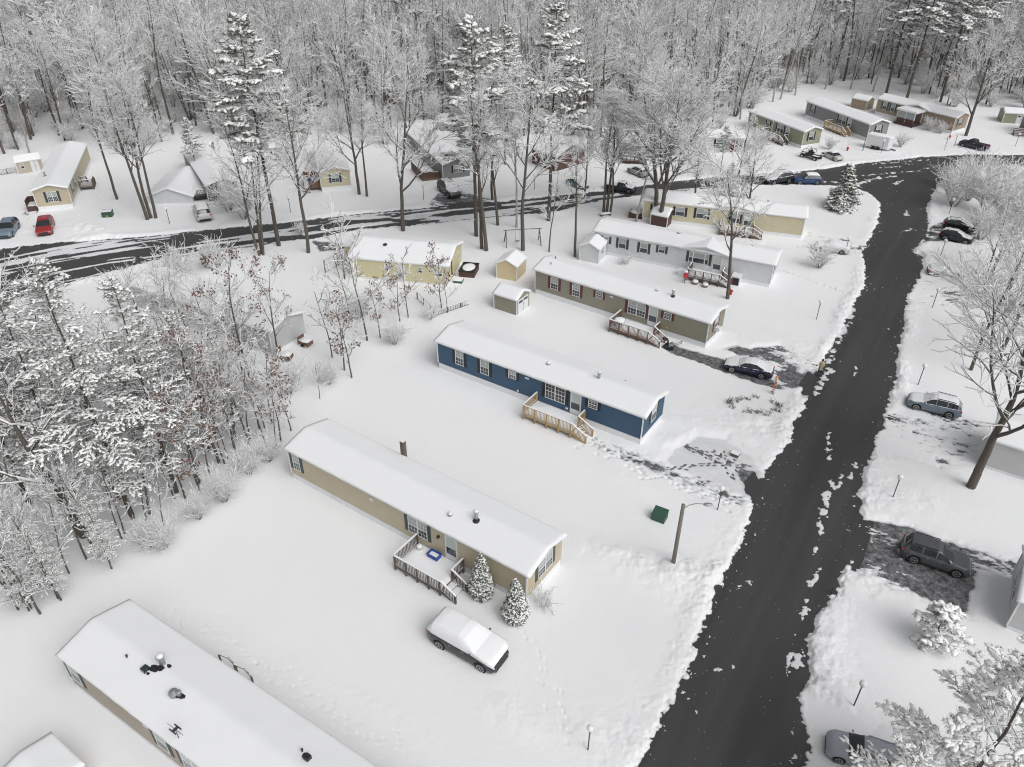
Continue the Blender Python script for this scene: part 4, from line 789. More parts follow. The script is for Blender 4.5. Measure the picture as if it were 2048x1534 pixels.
# ---------------------------------------------------------------- vehicles
def car_kind(kind):
    I = lambda pts: (np.array([p[0] for p in pts]), np.array([p[1] for p in pts]))
    if kind == 'suv': d = dict(L=4.6, W=1.85, gc=.22, wr=.36, wx=(.185, .785), top=I([(0, .60), (.015, .74), (.05, .92), (.10, .98), (.27, 1.08), (.44, 1.56), (.52, 1.66), (.80, 1.63), (.90, 1.54), (.965, 1.12), (.99, .9), (1, .7)]), belt=I([(0, .58), (.03, .72), (.1, .88), (.28, 1.0), (.7, 1.05), (.93, 1.08), (.985, .9), (1, .68)]), cowl=.27, rf=.45, rr=.88, tail=.965, sw=(.31, .90), pil=(.50, .52, .70, .72))
    elif kind == 'sedan': d = dict(L=4.75, W=1.8, gc=.18, wr=.33, wx=(.19, .79), top=I([(0, .5), (.02, .64), (.08, .78), (.28, .92), (.43, 1.34), (.52, 1.43), (.66, 1.40), (.84, 1.04), (.95, .98), (.985, .8), (1, .6)]), belt=I([(0, .48), (.03, .6), (.1, .72), (.28, .86), (.7, .92), (.86, .94), (.97, .85), (1, .58)]), cowl=.28, rf=.44, rr=.66, tail=.83, sw=(.31, .80), pil=(.515, .535, .70, .715))
    elif kind == 'hatch': d = dict(L=4.2, W=1.75, gc=.18, wr=.32, wx=(.19, .80), top=I([(0, .5), (.02, .64), (.08, .8), (.26, .95), (.42, 1.40), (.52, 1.49), (.78, 1.46), (.90, 1.35), (.97, .95), (1, .6)]), belt=I([(0, .48), (.03, .6), (.1, .74), (.28, .9), (.7, .96), (.93, .98), (.98, .85), (1, .58)]), cowl=.26, rf=.43, rr=.86, tail=.965, sw=(.30, .88), pil=(.51, .53, .72, .74))
    else: d = dict(L=5.3, W=1.95, gc=.32, wr=.40, wx=(.175, .78), top=I([(0, .75), (.015, .92), (.04, 1.06), (.24, 1.15), (.33, 1.65), (.40, 1.80), (.53, 1.79), (.565, 1.65), (.58, 1.16), (.97, 1.15), (.99, 1.1), (1, .8)]), belt=I([(0, .72), (.03, .9), (.1, 1.02), (.24, 1.1), (.56, 1.13), (.97, 1.12), (1, .78)]), cowl=.24, rf=.36, rr=.53, tail=.58, sw=(.27, .555), pil=(.41, .425, .99, .995))
    return d
def car_grid(d, off=0.0):
    ts = sorted(set([0, .008, .02]+[round(i*.0215, 4) for i in range(1, 46)]+[.978, .99, 1.0]+[d['cowl'], d['rf'], d['rr'], d['tail'], *d['sw'], *d['pil']])); ts = [t for t in ts if t <= 1]
    L, W, wr = d['L'], d['W'], d['wr']; P = []
    for t in ts:
        zt = float(np.interp(t, *d['top'])); zb = float(np.interp(t, *d['belt'])); zb = min(zb, zt-.02)
        e = min(t, 1-t); w = W/2*(.74+.26*min(1, (e/.10))**.5) if e < .10 else W/2
        c = min(1, max(0, (zt-zb-.08)/.42)); c = c*c*(3-2*c)
        rw = w*(.93*(1-c)+.72*c); x = L/2-t*L; gc = d['gc']+.12*max(0, 1-e/.05)
        row = [[.78*w, gc], [.96*w, gc+.06], [w, .50], [.99*w, (.5+zb)/2+.05], [.965*w, zb], [.935*w, zb+min(.035, (zt-zb)*.4)], [rw, zb+(zt-zb)*(.60 if c < .3 else .86)], [rw*.92, zt-.035*(c+.3)], [rw*.5, zt-.004], [0, zt+.006]]
        for wx in d['wx']:
            dx = abs(t-wx)*L; Rr = wr*1.17
            if dx < Rr:
                za = wr+math.sqrt(Rr*Rr-dx*dx)
                for j in range(4): row[j][1] = max(row[j][1], min(za, zb-.06)+.012*j)
        P.append((x, row, t))
    return P
def vehicle(kind, col, A, B, label, cover='none', flip=False, name=None, cat='car', group=None, zc=.7, scale=None, body_rough=.25):
    "A is the nose and B the tail of the car in the photograph"
    d = car_kind(kind); (ax, ay), (bx, by) = G(*A, zc), G(*B, zc)
    yaw = math.atan2(ay-by, ax-bx); Lm = math.hypot(ax-bx, ay-by); s_ = scale or min(1.08, max(.84, Lm/d['L']))
    root = tag(empty(name or {'suv': 'parked_suv', 'sedan': 'parked_sedan', 'hatch': 'parked_hatchback', 'pickup': 'pickup_truck'}[kind], ((ax+bx)/2, (ay+by)/2, .03), yaw, s_), label, cat, group)
    P = car_grid(d); n = len(P[0][1])
    if cover in ('dust', 'half'): paint = snowy('dusted_paint', col, .80 if cover == 'dust' else .55, .9 if cover == 'dust' else .66, 4.0 if cover == 'dust' else 2.2, 1.3 if cover == 'dust' else .8, rough=body_rough, var=.05)
    else: paint = mat('car_paint', col, body_rough, spec=.7)
    glass = snowy('dusted_glass', (.02, .026, .028), .62, .75, 3.0, 1.3, rough=.1, var=.05) if cover in ('dust', 'half') else M['cglass']
    verts = []; ring = []
    for x, row, t in P:
        r = [(x, -y_, z_) for y_, z_ in row]+[(x, y_, z_) for y_, z_ in row[-2::-1]]; ring.append(list(range(len(verts), len(verts)+len(r)))); verts += r
    m = len(ring[0]); body = []; ws = []; rwf = []; sl = []; sr = []; flat = []
    for i in range(len(P)-1):
        t = (P[i][2]+P[i+1][2])/2
        for j in range(m-1):
            f = (ring[i][j], ring[i+1][j], ring[i+1][j+1], ring[i][j+1]); jj = j if j < n-1 else m-2-j
            if jj >= 6 and d['cowl'] < t < d['rf'] or (jj >= 6 and jj < 7 and False): ws.append(f)
            elif jj >= 6 and d['rr'] < t < d['tail']: rwf.append(f)
            elif jj == 5 and d['sw'][0] < t < d['sw'][1] and not (d['pil'][0] < t < d['pil'][1] or d['pil'][2] < t < d['pil'][3]): (sl if j < n-1 else sr).append(f)
            else: body.append(f)
    body.append(tuple(ring[0])); body.append(tuple(reversed(ring[-1])))
    def part(nme, fs, mt, ofs=0):
        used = sorted({k for f in fs for k in f}); mp = {k: i for i, k in enumerate(used)}
        o = mesh_obj(nme, [verts[k] for k in used], [tuple(mp[k] for k in f) for f in fs], mt, parent=root, smooth=True); return o
    part('body', body, paint)
    if ws: part('windshield', ws, glass)
    if rwf: part('rear_window', rwf, glass)
    if cover != 'full':
        if sl: part('side_window', sl, M['cglass'])
        if sr: part('side_window', sr, M['cglass'])
    else:
        part('side_window', sl, M['cglass']); part('side_window', sr, M['cglass'])
    L, W, wr = d['L'], d['W'], d['wr']
    b = MB(); b.box(-L*.46, L*.46, -W*.40, W*.40, d['gc']-.02, .62); b.build('underbody', M['black'], root)
    for wx in d['wx']:
        x = L/2-wx*L
        for sy in (-1, 1):
            y1 = sy*(W/2-.015); y0 = sy*(W/2-.24)
            b = MB(); b.cyl((x, y0, wr), (x, y1, wr), wr, n=20); w_ = b.build('wheel', M['tyre'], root, False)
            b = MB(); b.cyl((x, y1-sy*.02, wr), (x, y1+sy*.012, wr), wr*.66, n=16, m=1)
            for k in range(5):
                a = k*2*math.pi/5+.3; b.beam((x, y1+sy*.02, wr), (x+wr*.64*math.cos(a), y1+sy*.02, wr+wr*.64*math.sin(a)), .075, .02)
            b.cyl((x, y1+sy*.005, wr), (x, y1+sy*.03, wr), wr*.14, n=8); ringn = 16
            for k in range(ringn):
                a = k*2*math.pi/ringn; a2 = (k+1)*2*math.pi/ringn; b.beam((x+wr*.64*math.cos(a), y1+sy*.015, wr+wr*.64*math.sin(a)), (x+wr*.64*math.cos(a2), y1+sy*.015, wr+wr*.64*math.sin(a2)), .04, .05)
            b.build('rim', [M['rim'], M['black']], w_)
    zf = float(np.interp(.03, *d['belt'])); zr_ = float(np.interp(.95, *d['belt']))
    for sy in (-1, 1):
        b = MB(); b.ball((L/2-.20, sy*W*.375, zf-.07), .17, sx=1.05, sy=.62, sz=.5); b.build('headlight', M['head'], root, True)
        b = MB(); b.ball((-L/2+.13, sy*W*.39, zr_-.14), .17, sx=.75, sy=.62, sz=.75 if kind != 'pickup' else 1.0); b.build('tail_light', M['tail'], root, True)
        xm = L/2-(d['cowl']+.055)*L; zb = float(np.interp(d['cowl']+.05, *d['belt'])); b = MB(); b.ball((xm, sy*(W/2+.09), zb+.1), .12, sx=.6, sy=1, sz=.65, n=8, k=5); b.build('wing_mirror', paint, root, True)
        for q in (.42, .6):
            if kind != 'pickup' or q < .5: b = MB(); xx = L/2-q*L-.1; b.box(xx-.09, xx+.09, sy*W/2*.99-.012, sy*W/2*.99+.02, zb-.14, zb-.11); b.build('door_handle', M['rim'], root)
    b = MB(); b.box(L/2-.07, L/2+.012, -W*.27, W*.27, .42, .58 if kind != 'pickup' else .85); b.box(L/2-.05, L/2+.008, -W*.34, W*.34, .26, .36); b.build('grille', M['black'], root)
    b = MB(); b.box(-L/2-.02, -L/2+.08, -W*.36, W*.36, .34, .5); b.build('rear_bumper', M['black'] if kind != 'pickup' else M['rim'], root)
    if kind == 'pickup':
        x0 = L/2-.605*L; x1 = -L/2+.10; zb = 1.175; b = MB(); b.box(x1, x0, -W*.40, W*.40, zb-.02, zb); b.build('cargo_bed', M['black'] if cover == 'none' else M['snow'], root)
    if kind == 'suv' and cover != 'full':
        b = MB()
        for sy in (-1, 1): b.beam((L/2-.5*L, sy*W*.345, 1.66), (L/2-.85*L, sy*W*.335, 1.63), .04, .05)
        b.build('roof_rail', M['black'] if col[0] < .3 else M['rim'], root)
    if cover in ('full', 'top', 'roof'):
        if cover == 'full': jl, tr, th = 4, (.012, .99), .19
        elif cover == 'top': jl, tr, th = 6, (.03, .98), .10
        else: jl, tr, th = 6, (d['rf'], d['rr']), .12
        gv = []; cols = m-2*jl; rows = [p for p in P if tr[0] <= p[2] <= tr[1]]
        sd = rng.random()*50
        for i, (x, row, t) in enumerate(rows):
            full = [(-y_, z_) for y_, z_ in row]+[(y_, z_) for y_, z_ in row[-2::-1]]
            e1 = min(i, len(rows)-1-i)/3.0
            for j in range(jl, m-jl):
                y_, z_ = full[j]; e2 = min(j-jl, m-jl-1-j)/1.6; k = min(1, max(.0, min(e1, e2))); k = math.sqrt(k) if k > 0 else 0
                q = th*(.22+.78*k)*(1+.4*(fbm(np.array([x*1.3+sd]), np.array([y_*1.6]), 2)[0]-.5)); gv.append((x*(1+.012*k), y_*(1+.06*k) if cover == 'full' else y_, z_+q+.004))
        gf = [(i*cols+j, (i+1)*cols+j, (i+1)*cols+j+1, i*cols+j+1) for i in range(len(rows)-1) for j in range(cols-1)]
        bs = [(x_, [(-a, z) for a, z in row]+[(a, z) for a, z in row[-2::-1]]) for x_, row, t in rows]; o = len(gv)
        for x_, full in bs: gv += [(x_, full[j][0], full[j][1]-.01) for j in range(jl, m-jl)]
        nr = len(rows)
        gf += [(i*cols, i*cols+o, (i+1)*cols+o, (i+1)*cols) for i in range(nr-1)]+[(i*cols+cols-1, (i+1)*cols+cols-1, (i+1)*cols+cols-1+o, i*cols+cols-1+o) for i in range(nr-1)]
        gf += [(j, j+1, j+1+o, j+o) for j in range(cols-1)]+[((nr-1)*cols+j, (nr-1)*cols+j+o, (nr-1)*cols+j+1+o, (nr-1)*cols+j+1) for j in range(cols-1)]
        mesh_obj('snow_cover', gv, gf, M['snow'], parent=root, smooth=True)
    if cover == 'full':   # frosted side glass
        for fs, sy in ((sl, -1), (sr, 1)):
            used = sorted({k for f in fs for k in f}); mp = {k: i for i, k in enumerate(used)}
            vv = [(verts[k][0]*.99, verts[k][1]+sy*.035, verts[k][2]-.05 if verts[k][2] > 1.3 else verts[k][2]+.0) for k in used]
            mesh_obj('window_snow', vv, [tuple(mp[k] for k in f) for f in fs], M['snow'], parent=root, smooth=True)
    return root
vehicle('suv', (.022, .023, .027), (1014, 1322), (860, 1238), 'charcoal car buried in thick snow below the beige home', 'full', zc=.9)
vehicle('sedan', (.012, .018, .045), (1450, 722), (1547, 744), 'dark navy sedan with patchy snow on its roof', 'half', zc=.6)
vehicle('suv', (.075, .08, .085), (1945, 1132), (1804, 1086), 'clean grey hatchback SUV on the bare driveway', 'none', zc=.75)
vehicle('sedan', (.55, .55, .56), (1630, 487), (1700, 497), 'white car under thick snow beside the shrub', 'full', zc=.7)
vehicle('suv', (.015, .015, .017), (1951, 452), (1889, 443), 'upper of two black cars nosed in behind the right snowbank', 'dust', zc=.8, group='black cars on the right driveway')
vehicle('suv', (.015, .016, .018), (1944, 476), (1885, 463), 'lower of two black cars nosed in behind the right snowbank', 'dust', zc=.8, group='black cars on the right driveway')
vehicle('sedan', (.40, .41, .42), (1930, 545), (1857, 538), 'pale car under snow with its wheel showing, middle right', 'full', zc=.6)
vehicle('suv', (.16, .20, .25), (1817, 792), (1925, 818), 'blue-grey car with a clear bonnet under the right tree', 'half', zc=.8)
vehicle('suv', (.34, .36, .41), (1668, 1478), (1800, 1520), 'silver-blue vehicle behind the snowy pine at the bottom', 'none', zc=.95, name='parked_suv')
vehicle('suv', (.15, .20, .26), (6, 470), (26, 443), 'blue-grey car at the far left edge', 'none', zc=.7)
vehicle('hatch', (.30, .025, .03), (86, 466), (93, 437), 'bright red car below the beige gable', 'none', zc=.7)
vehicle('suv', (.50, .51, .52), (400, 410), (410, 437), 'white hatchback with its tail to the side road', 'roof', zc=.7)
vehicle('hatch', (.03, .03, .035), (394, 372), (400, 394), 'dark striped-with-snow car behind the white hatchback', 'half', zc=.7)
vehicle('suv', (.05, .055, .06), (915, 390), (882, 366), 'dark grey car nosed toward the side road, upper centre', 'dust', zc=.7)
vehicle('hatch', (.10, .17, .20), (1167, 369), (1143, 361), 'teal car under snowy branches', 'half', zc=.7)
vehicle('pickup', (.03, .032, .04), (1268, 374), (1215, 366), 'dark pickup beside the side road behind the thin trunk', 'dust', zc=.9, cat='truck')
vehicle('suv', (.30, .31, .32), (1260, 334), (1293, 348), 'silver car with dark nose by the red-brown deck', 'half', zc=.7)
vehicle('hatch', (.015, .05, .14), (1587, 358), (1643, 359), 'blue car with a snow cap near the junction', 'roof', zc=.6)
vehicle('suv', (.02, .022, .028), (1532, 360), (1582, 352), 'black snow-streaked car next to the blue car', 'half', zc=.7)
vehicle('sedan', (.50, .50, .48), (1652, 303), (1678, 315), 'cream-white car beside the black open off-roader', 'roof', zc=.7)
vehicle('pickup', (.016, .014, .026), (1922, 280), (1978, 293), 'dark plum pickup near the tan porch home', 'none', zc=.9, cat='truck')
# open off-roader
p = G(1622, 309, .7); t = tag(empty('open_offroader', (p[0], p[1], .03), R(-50), .92), 'black open-top off-roader with snowy fenders', 'car')
b = MB(); b.box(-1.6, .75, -.62, .62, .55, 1.05); b.box(.75, 1.75, -.5, .5, .55, 1.1); b.build('body', M['black'], t)
for sx in (-1.2, 1.3):
    for sy in (-.78, .78): b = MB(); b.cyl((sx, sy-.13, .4), (sx, sy+.13, .4), .4, n=16); w_ = b.build('wheel', M['tyre'], t); b = MB(); b.cyl((sx, sy-.14, .4), (sx, sy+.14, .4), .2, n=10); b.build('rim', M['rim'], w_); b = MB(); b.box(sx-.5, sx+.5, sy-.18, sy+.18, .85, .9); b.box(sx-.5, sx+.5, sy-.18, sy+.18, .9, 1.0, 1); b.build('fender', [M['black'], M['snow']], t)
b = MB()
for sy in (-.58, .58): b.cyl((-.3, sy, 1.0), (-.3, sy, 1.75), .035, n=6); b.cyl((.7, sy, 1.05), (.5, sy, 1.7), .035, n=6); b.cyl((-1.5, sy, 1.0), (-1.2, sy, 1.7), .035, n=6); b.cyl((.5, sy, 1.7), (-1.2, sy, 1.72), .035, n=6)
b.cyl((-.3, -.58, 1.75), (-.3, .58, 1.75), .035, n=6); b.cyl((.5, -.58, 1.7), (.5, .58, 1.7), .035, n=6); b.build('roll_cage', M['black'], t)
b = MB(); b.box(.76, 1.72, -.48, .48, 1.1, 1.2); b.box(-1.5, -.4, -.5, .5, 1.05, 1.15); b.build('snow_cover', M['snow'], t)
for sy in (-.3, .3): b = MB(); b.box(-.2, .25, sy-.2, sy+.2, .9, 1.2); b.box(-.25, -.12, sy-.2, sy+.2, 1.0, 1.5); b.build('seat', M['black'], t)
for sy in (-.3, .3): b = MB(); b.cyl((1.74, sy, .85), (1.78, sy, .85), .1, n=10); b.build('headlight', M['head'], t)
# box trailer
p = G(1758, 290, .8); t = tag(empty('cargo_trailer', (p[0], p[1], .03), R(-40)), 'white enclosed trailer with a rounded snow top by the grey home', 'trailer')
b = MB(); b.box(-1.9, 1.6, -.9, .9, .5, 2.3); b.add([(1.6, -.9, .5), (1.95, -.5, .5), (1.95, .5, .5), (1.6, .9, .5), (1.6, -.9, 2.3), (1.95, -.5, 2.2), (1.95, .5, 2.2), (1.6, .9, 2.3)], [(0, 1, 5, 4), (1, 2, 6, 5), (2, 3, 7, 6), (4, 5, 6, 7)]); b.build('body', M['trim'], t)
b = MB(); b.ball((0, 0, 2.3), 1.0, sx=1.9, sy=.95, sz=.25, n=20); b.box(-1.88, 1.7, -.88, .88, 2.3, 2.45); b.build('snow_cover', M['snow'], t)
for sx in (-.6, .15):
    for sy in (-.92, .92): b = MB(); b.cyl((sx, sy-.08, .33), (sx, sy+.08, .33), .33, n=14); b.build('wheel', M['tyre'], t)
    b = MB(); b.box(sx-.42, sx+.42, -1.02, -.9, .68, .74); b.build('fender', M['black'], t)
b = MB(); b.beam((1.9, -.4, .45), (2.8, 0, .45), .08, .1); b.beam((1.9, .4, .45), (2.8, 0, .45), .08, .1); b.cyl((2.7, 0, 0), (2.7, 0, .6), .04, n=6); b.build('hitch', M['black'], t)
# ---------------------------------------------------------------- street furniture
def globe_lamp(q, label, h=2.05, cap=True):
    p = G(*q); t = tag(empty('post_lamp', (p[0], p[1], .0), rng.random()*3), label, 'lamp', 'globe post lamps along the drives')
    b = MB(); b.cyl((0, 0, 0), (0, 0, h-.1), .038, n=8); b.cyl((0, 0, h-.12), (0, 0, h-.04), .07, n=8); b.build('post', M['pole'], t)
    b = MB(); b.ball((0, 0, h+.12), .19, n=16, k=10); b.build('globe', M['globe'], t, True)
    if cap: b = MB(); b.ball((0, 0, h+.2), .2, sz=.85, n=14, k=8); b.build('lamp_snow', M['snow'], t, True)
for q, l, c in [((1175.5, 1503), 'globe lamp in the open snow at the bottom centre', False), ((1434.6, 1022), 'globe lamp at the trodden driveway corner', True), ((1706, 1415), 'globe lamp above the silver vehicle', True), ((1784, 999), 'globe lamp left of the thick right trunk', True),
                ((1632, 641), 'globe lamp in the lawn above the navy sedan', True), ((1689, 510), 'globe lamp in front of the snow-covered white car', True), ((1835, 772), 'globe lamp behind the blue-grey car', True), ((1864, 616), 'globe lamp right of the road, below the pale car', True), ((1880, 515), 'globe lamp in the right snowbank under branches', True), ((1897, 430), 'globe lamp above the two black cars', True),
                ((581.6, 426.6), 'globe lamp beside the side road left of the yellow gable', True), ((340, 449), 'globe lamp right of the triple trunk', True), ((405, 532), 'short dark post lamp below the side road', True), ((847.5, 401), 'globe lamp left of the dark grey car', True), ((1069, 381), 'globe lamp before the brick-red house', True), ((1761, 308), 'globe lamp by the trailer hitch', True), ((1907, 296), 'globe lamp before the plum pickup', True), ((2030, 294), 'globe lamp at the upper right drive', True), ((1618, 321), 'short marker lamp before the black off-roader', True), ((1888, 302), 'slim marker lamp near the red hydrant', False)]:
    globe_lamp(q, l, cap=c)
p = G(1345, 1134.8); t = tag(empty('street_lamp', (p[0], p[1], 0), 0), 'grey timber pole with a curved arm and lamp head', 'street lamp')
b = MB(); b.cyl((0, 0, 0), (0.0, 0, 5.75), .15, .12, n=12); b.build('pole', M['utility'], t, True)
b = MB(); pts = [(.1, 0, 5.45), (.35, -.05, 5.75), (.8, -.1, 5.95), (1.25, -.15, 5.95)]
for i in range(3): b.cyl(pts[i], pts[i+1], .028, n=8)
b.build('arm', M['metal'], t); b = MB(); b.ball((1.5, -.17, 5.93), .3, sx=1.05, sy=.5, sz=.3); b.build('lamp_head', M['metal'], t, True); b = MB(); b.ball((1.52, -.17, 5.87), .2, sx=1.0, sy=.6, sz=.35); b.build('lens', M['head'], t, True)
p = G(1725, 303); t = tag(empty('street_lamp', (p[0], p[1], 0), 0), 'tall slim lamp pole between the off-roader and trailer', 'street lamp'); b = MB(); b.cyl((0, 0, 0), (0, 0, 4.3), .08, .06, n=8); b.build('pole', M['utility'], t); b = MB(); b.ball((0, 0, 4.4), .14); b.build('lamp_head', M['globe'], t, True)
def gbox(q, label, s_, yaw, name='transformer_box', snow=False):
    p = G(*q); t = tag(empty(name, (p[0], p[1], 0), yaw), label, 'utility box'); w = s_
    b = MB(); b.add([(-w, -w*.8, 0), (w, -w*.8, 0), (w, w*.8, 0), (-w, w*.8, 0), (-w, -w*.8, .62), (w, -w*.8, .62), (w, w*.8, .85), (-w, w*.8, .85)], [(3, 2, 1, 0), (4, 5, 6, 7), (0, 1, 5, 4), (1, 2, 6, 5), (2, 3, 7, 6), (3, 0, 4, 7)]); b.build('cabinet', M['green'], t)
    b = MB(); b.add([(-w*1.04, -w*.86, .60), (w*1.04, -w*.86, .60), (w*1.04, w*.86, .84), (-w*1.04, w*.86, .84), (-w*1.04, -w*.86, .66), (w*1.04, -w*.86, .66), (w*1.04, w*.86, .90), (-w*1.04, w*.86, .90)], [(3, 2, 1, 0), (4, 5, 6, 7), (0, 1, 5, 4), (1, 2, 6, 5), (2, 3, 7, 6), (3, 0, 4, 7)]); b.build('lid', M['green'], t)
    if snow: b = MB(); b.box(-w*.9, w*.9, -w*.5, w*.7, .80, .9); b.build('box_snow', M['snow'], t); b = MB(); b.box(-.1, .1, -w*.8-.01, -w*.8, .2, .4); b.build('warning_label', mat('yellow_label', (.5, .4, .03), .6), t)
gbox((1318, 1040), 'green utility box in the snow left of the street lamp', .50, R(-30)); gbox((217, 434), 'small green utility box below the leaning thin tree', .62, R(10), snow=True)
# hydrants, stakes, mailbox and other small things
for q, l in (((1694, 303), 'red hydrant with a tall marker rod near the off-roader'), ((1898, 279), 'red hydrant with a marker flag near the tan porch home'), ((1461, 591), 'small red hydrant right of the leafy trunk')):
    p = G(*q); t = tag(empty('fire_hydrant', (p[0], p[1], 0)), l, 'hydrant'); r_ = mat('hydrant_red', (.45, .03, .02), .4)
    b = MB(); b.lathe((0, 0, 0), [(.15, 0), (.13, .1), (.12, .6), (.15, .62), (.13, .75), (.05, .82)], 12); b.cyl((-.22, 0, .5), (.22, 0, .5), .07, n=10); b.build('hydrant_body', r_, t); b = MB(); b.cyl((0, .1, .4), (0, .12, 2.0), .015, n=5); b.build('marker_rod', r_, t); b = MB(); b.ball((0, 0, .84), .15, sz=.6); b.build('cap_snow', M['snow'], t, True)
p = G(1544, 790); t = tag(empty('garden_banner', (p[0], p[1], 0)), 'tall stake wrapped in orange leaves below the navy sedan', 'garland')
b = MB(); b.cyl((0, 0, 0), (.1, .05, 1.9), .025, n=6); b.build('stake', M['pole'], t)
orr = mat('orange_leaves', (.60, .17, .04), .7); b = MB()
for k in range(90):
    z = rng.uniform(.15, 1.95); a = rng.uniform(0, 6.28); r_ = rng.uniform(.04, .22); c = Vector((r_*math.cos(a)+z*.05, r_*math.sin(a), z)); s1 = rng.uniform(.06, .12); u = Vector((rng.gauss(0, 1), rng.gauss(0, 1), rng.gauss(0, 1))).normalized(); v = u.orthogonal().normalized()
    b.add([c-u*s1, c-v*s1*.6, c+u*s1, c+v*s1*.6], [(0, 1, 2, 3)], 0 if k % 4 else 1)
b.build('leaf_wrap', [orr, M['snow']], t)
p = G(1470, 912); t = tag(empty('storage_block', (p[0], p[1], .0), R(-35)), 'small dark crate stuck in the ploughed driveway snow', 'crate'); b = MB(); b.box(-.3, .3, -.25, .25, 0, .32); b.box(-.33, .33, -.28, .28, .32, .36); b.build('crate_body', M['greydeck'], t)
p = G(1662, 1188); t = tag(empty('road_marker', (p[0], p[1], 0)), 'little black curled bracket standing in the roadside bank', 'marker'); b = MB(); b.cyl((0, 0, 0), (0, 0, .6), .03, n=6); b.cyl((0, 0, .3), (.3, -.1, .35), .04, n=6); b.cyl((.3, -.1, .35), (.25, -.2, .15), .04, n=6); b.build('rod', M['black'], t)
# swing set
a = G(1012, 492); c = G(1078, 488); t = tag(empty('swing_set', ((a[0]+c[0])/2, (a[1]+c[1])/2, 0), math.atan2(c[1]-a[1], c[0]-a[0])), 'dark timber swing frame behind the yellow shed', 'swing set'); w_ = math.hypot(c[0]-a[0], c[1]-a[1])/2
b = MB(); b.beam((-w_-.3, 0, 2.1), (w_+.3, 0, 2.1), .1, .1); g = b.build('top_beam', M['greydeck'], t)
for sx in (-1, 1):
    for sy in (-1, 1): b = MB(); b.beam((sx*w_, 0, 2.1), (sx*(w_+.1), sy*1.0, 0), .1, .1); b.build('leg', M['greydeck'], t)
    b = MB(); b.beam((sx*w_, -.5, 1.05), (sx*w_, .5, 1.05), .07, .09); b.build('cross_brace', M['greydeck'], t)
b = MB(); b.cyl((-.9, 0, 2.05), (-.9, 0, .6), .012, n=5); b.cyl((-.45, 0, 2.05), (-.45, 0, .6), .012, n=5); b.box(-.95, -.4, -.12, .12, .56, .6); b.build('swing_seat', M['black'], t)
# fences
def fence(A, B, z, label, h=1.0, step=1.2, mt='greydeck', pal=.16, name='fence'):
    (ax, ay), (bx, by) = G(*A, z), G(*B, z); L = math.hypot(bx-ax, by-ay); t = tag(empty(name, (ax, ay, 0), math.atan2(by-ay, bx-ax)), label, 'fence')
    for i in range(int(L/step)+1): b = MB(); b.box(i*step-.045, i*step+.045, -.045, .045, 0, h+.06); b.build('post', M[mt], t)
    b = MB(); b.box(0, L, -.02, .02, h-.06, h); b.box(0, L, -.02, .02, .2, .26)
    if pal:
        for i in range(int(L/pal)): b.box(i*pal, i*pal+.03, -.012, .012, .2, h)
    g = b.build('rails', M[mt], t); b = MB(); b.box(0, L, -.05, .05, h+.0, h+.05); b.build('rail_snow', M['snow'], g)
fence((-40, 355), (27, 344), .3, 'dark picket railing at the far left edge'); fence((835, 600), (868, 631), 0, 'broken brown rail fence among the saplings', pal=None, h=.95, step=1.6); fence((868, 636), (938, 612), 0, 'low wire fence behind the blue home', pal=.3, h=.75, step=1.7)
fence((651, 545), (705, 512), .2, 'thin dark garden frame beside the yellow house', pal=None, h=1.7, step=2.4)
# picnic table by the two trunks
p = G(1211, 433); t = tag(empty('picnic_table', (p[0], p[1], 0), .3), 'low snowy bench at the feet of the clustered trunks', 'bench'); b = MB(); b.box(-.8, .8, -.3, .3, .4, .46); b.build('seat', M['greydeck'], t)
for sx in (-.6, .6): b = MB(); b.box(sx-.05, sx+.05, -.28, .28, 0, .4); b.build('leg', M['greydeck'], t)
b = MB(); b.ball((0, 0, .46), .8, sy=.38, sz=.18); b.build('bench_snow', M['snow'], t, True)
# ---------------------------------------------------------------- trees
def tubes(p0, p1, r0, r1, n, lift=0.0):
    d = p1-p0; L = np.linalg.norm(d, axis=1, keepdims=True)+1e-9; d = d/L
    up = np.tile(np.array([[0, 0, 1.]]), (len(d), 1)); u = np.cross(d, up); l = np.linalg.norm(u, axis=1, keepdims=True); u = np.where(l < 1e-3, np.array([[1., 0, 0]]), u/(l+1e-9)); w = np.cross(u, d)
    V = []
    for p, r in ((p0, r0), (p1, r1)):
        for k in range(n):
            a = math.pi/2+math.pi/n+2*math.pi*k/n
            V.append(p+u*(math.cos(a)*r)[:, None]+w*(math.sin(a)*r)[:, None] if hasattr(r, '__len__') else p+u*math.cos(a)*r+w*math.sin(a)*r)
    V = np.stack(V, 1)               # m, 2n, 3
    if lift is not None and hasattr(lift, '__len__'): V[:, :, 2] += np.asarray(lift)[:, None]
    m = len(p0); base = (np.arange(m)*2*n)[:, None]
    F = [np.concatenate([base+k, base+n+k, base+n+(k+1) % n, base+(k+1) % n], 1) for k in range(n)]
    return V.reshape(-1, 3), np.concatenate(F)
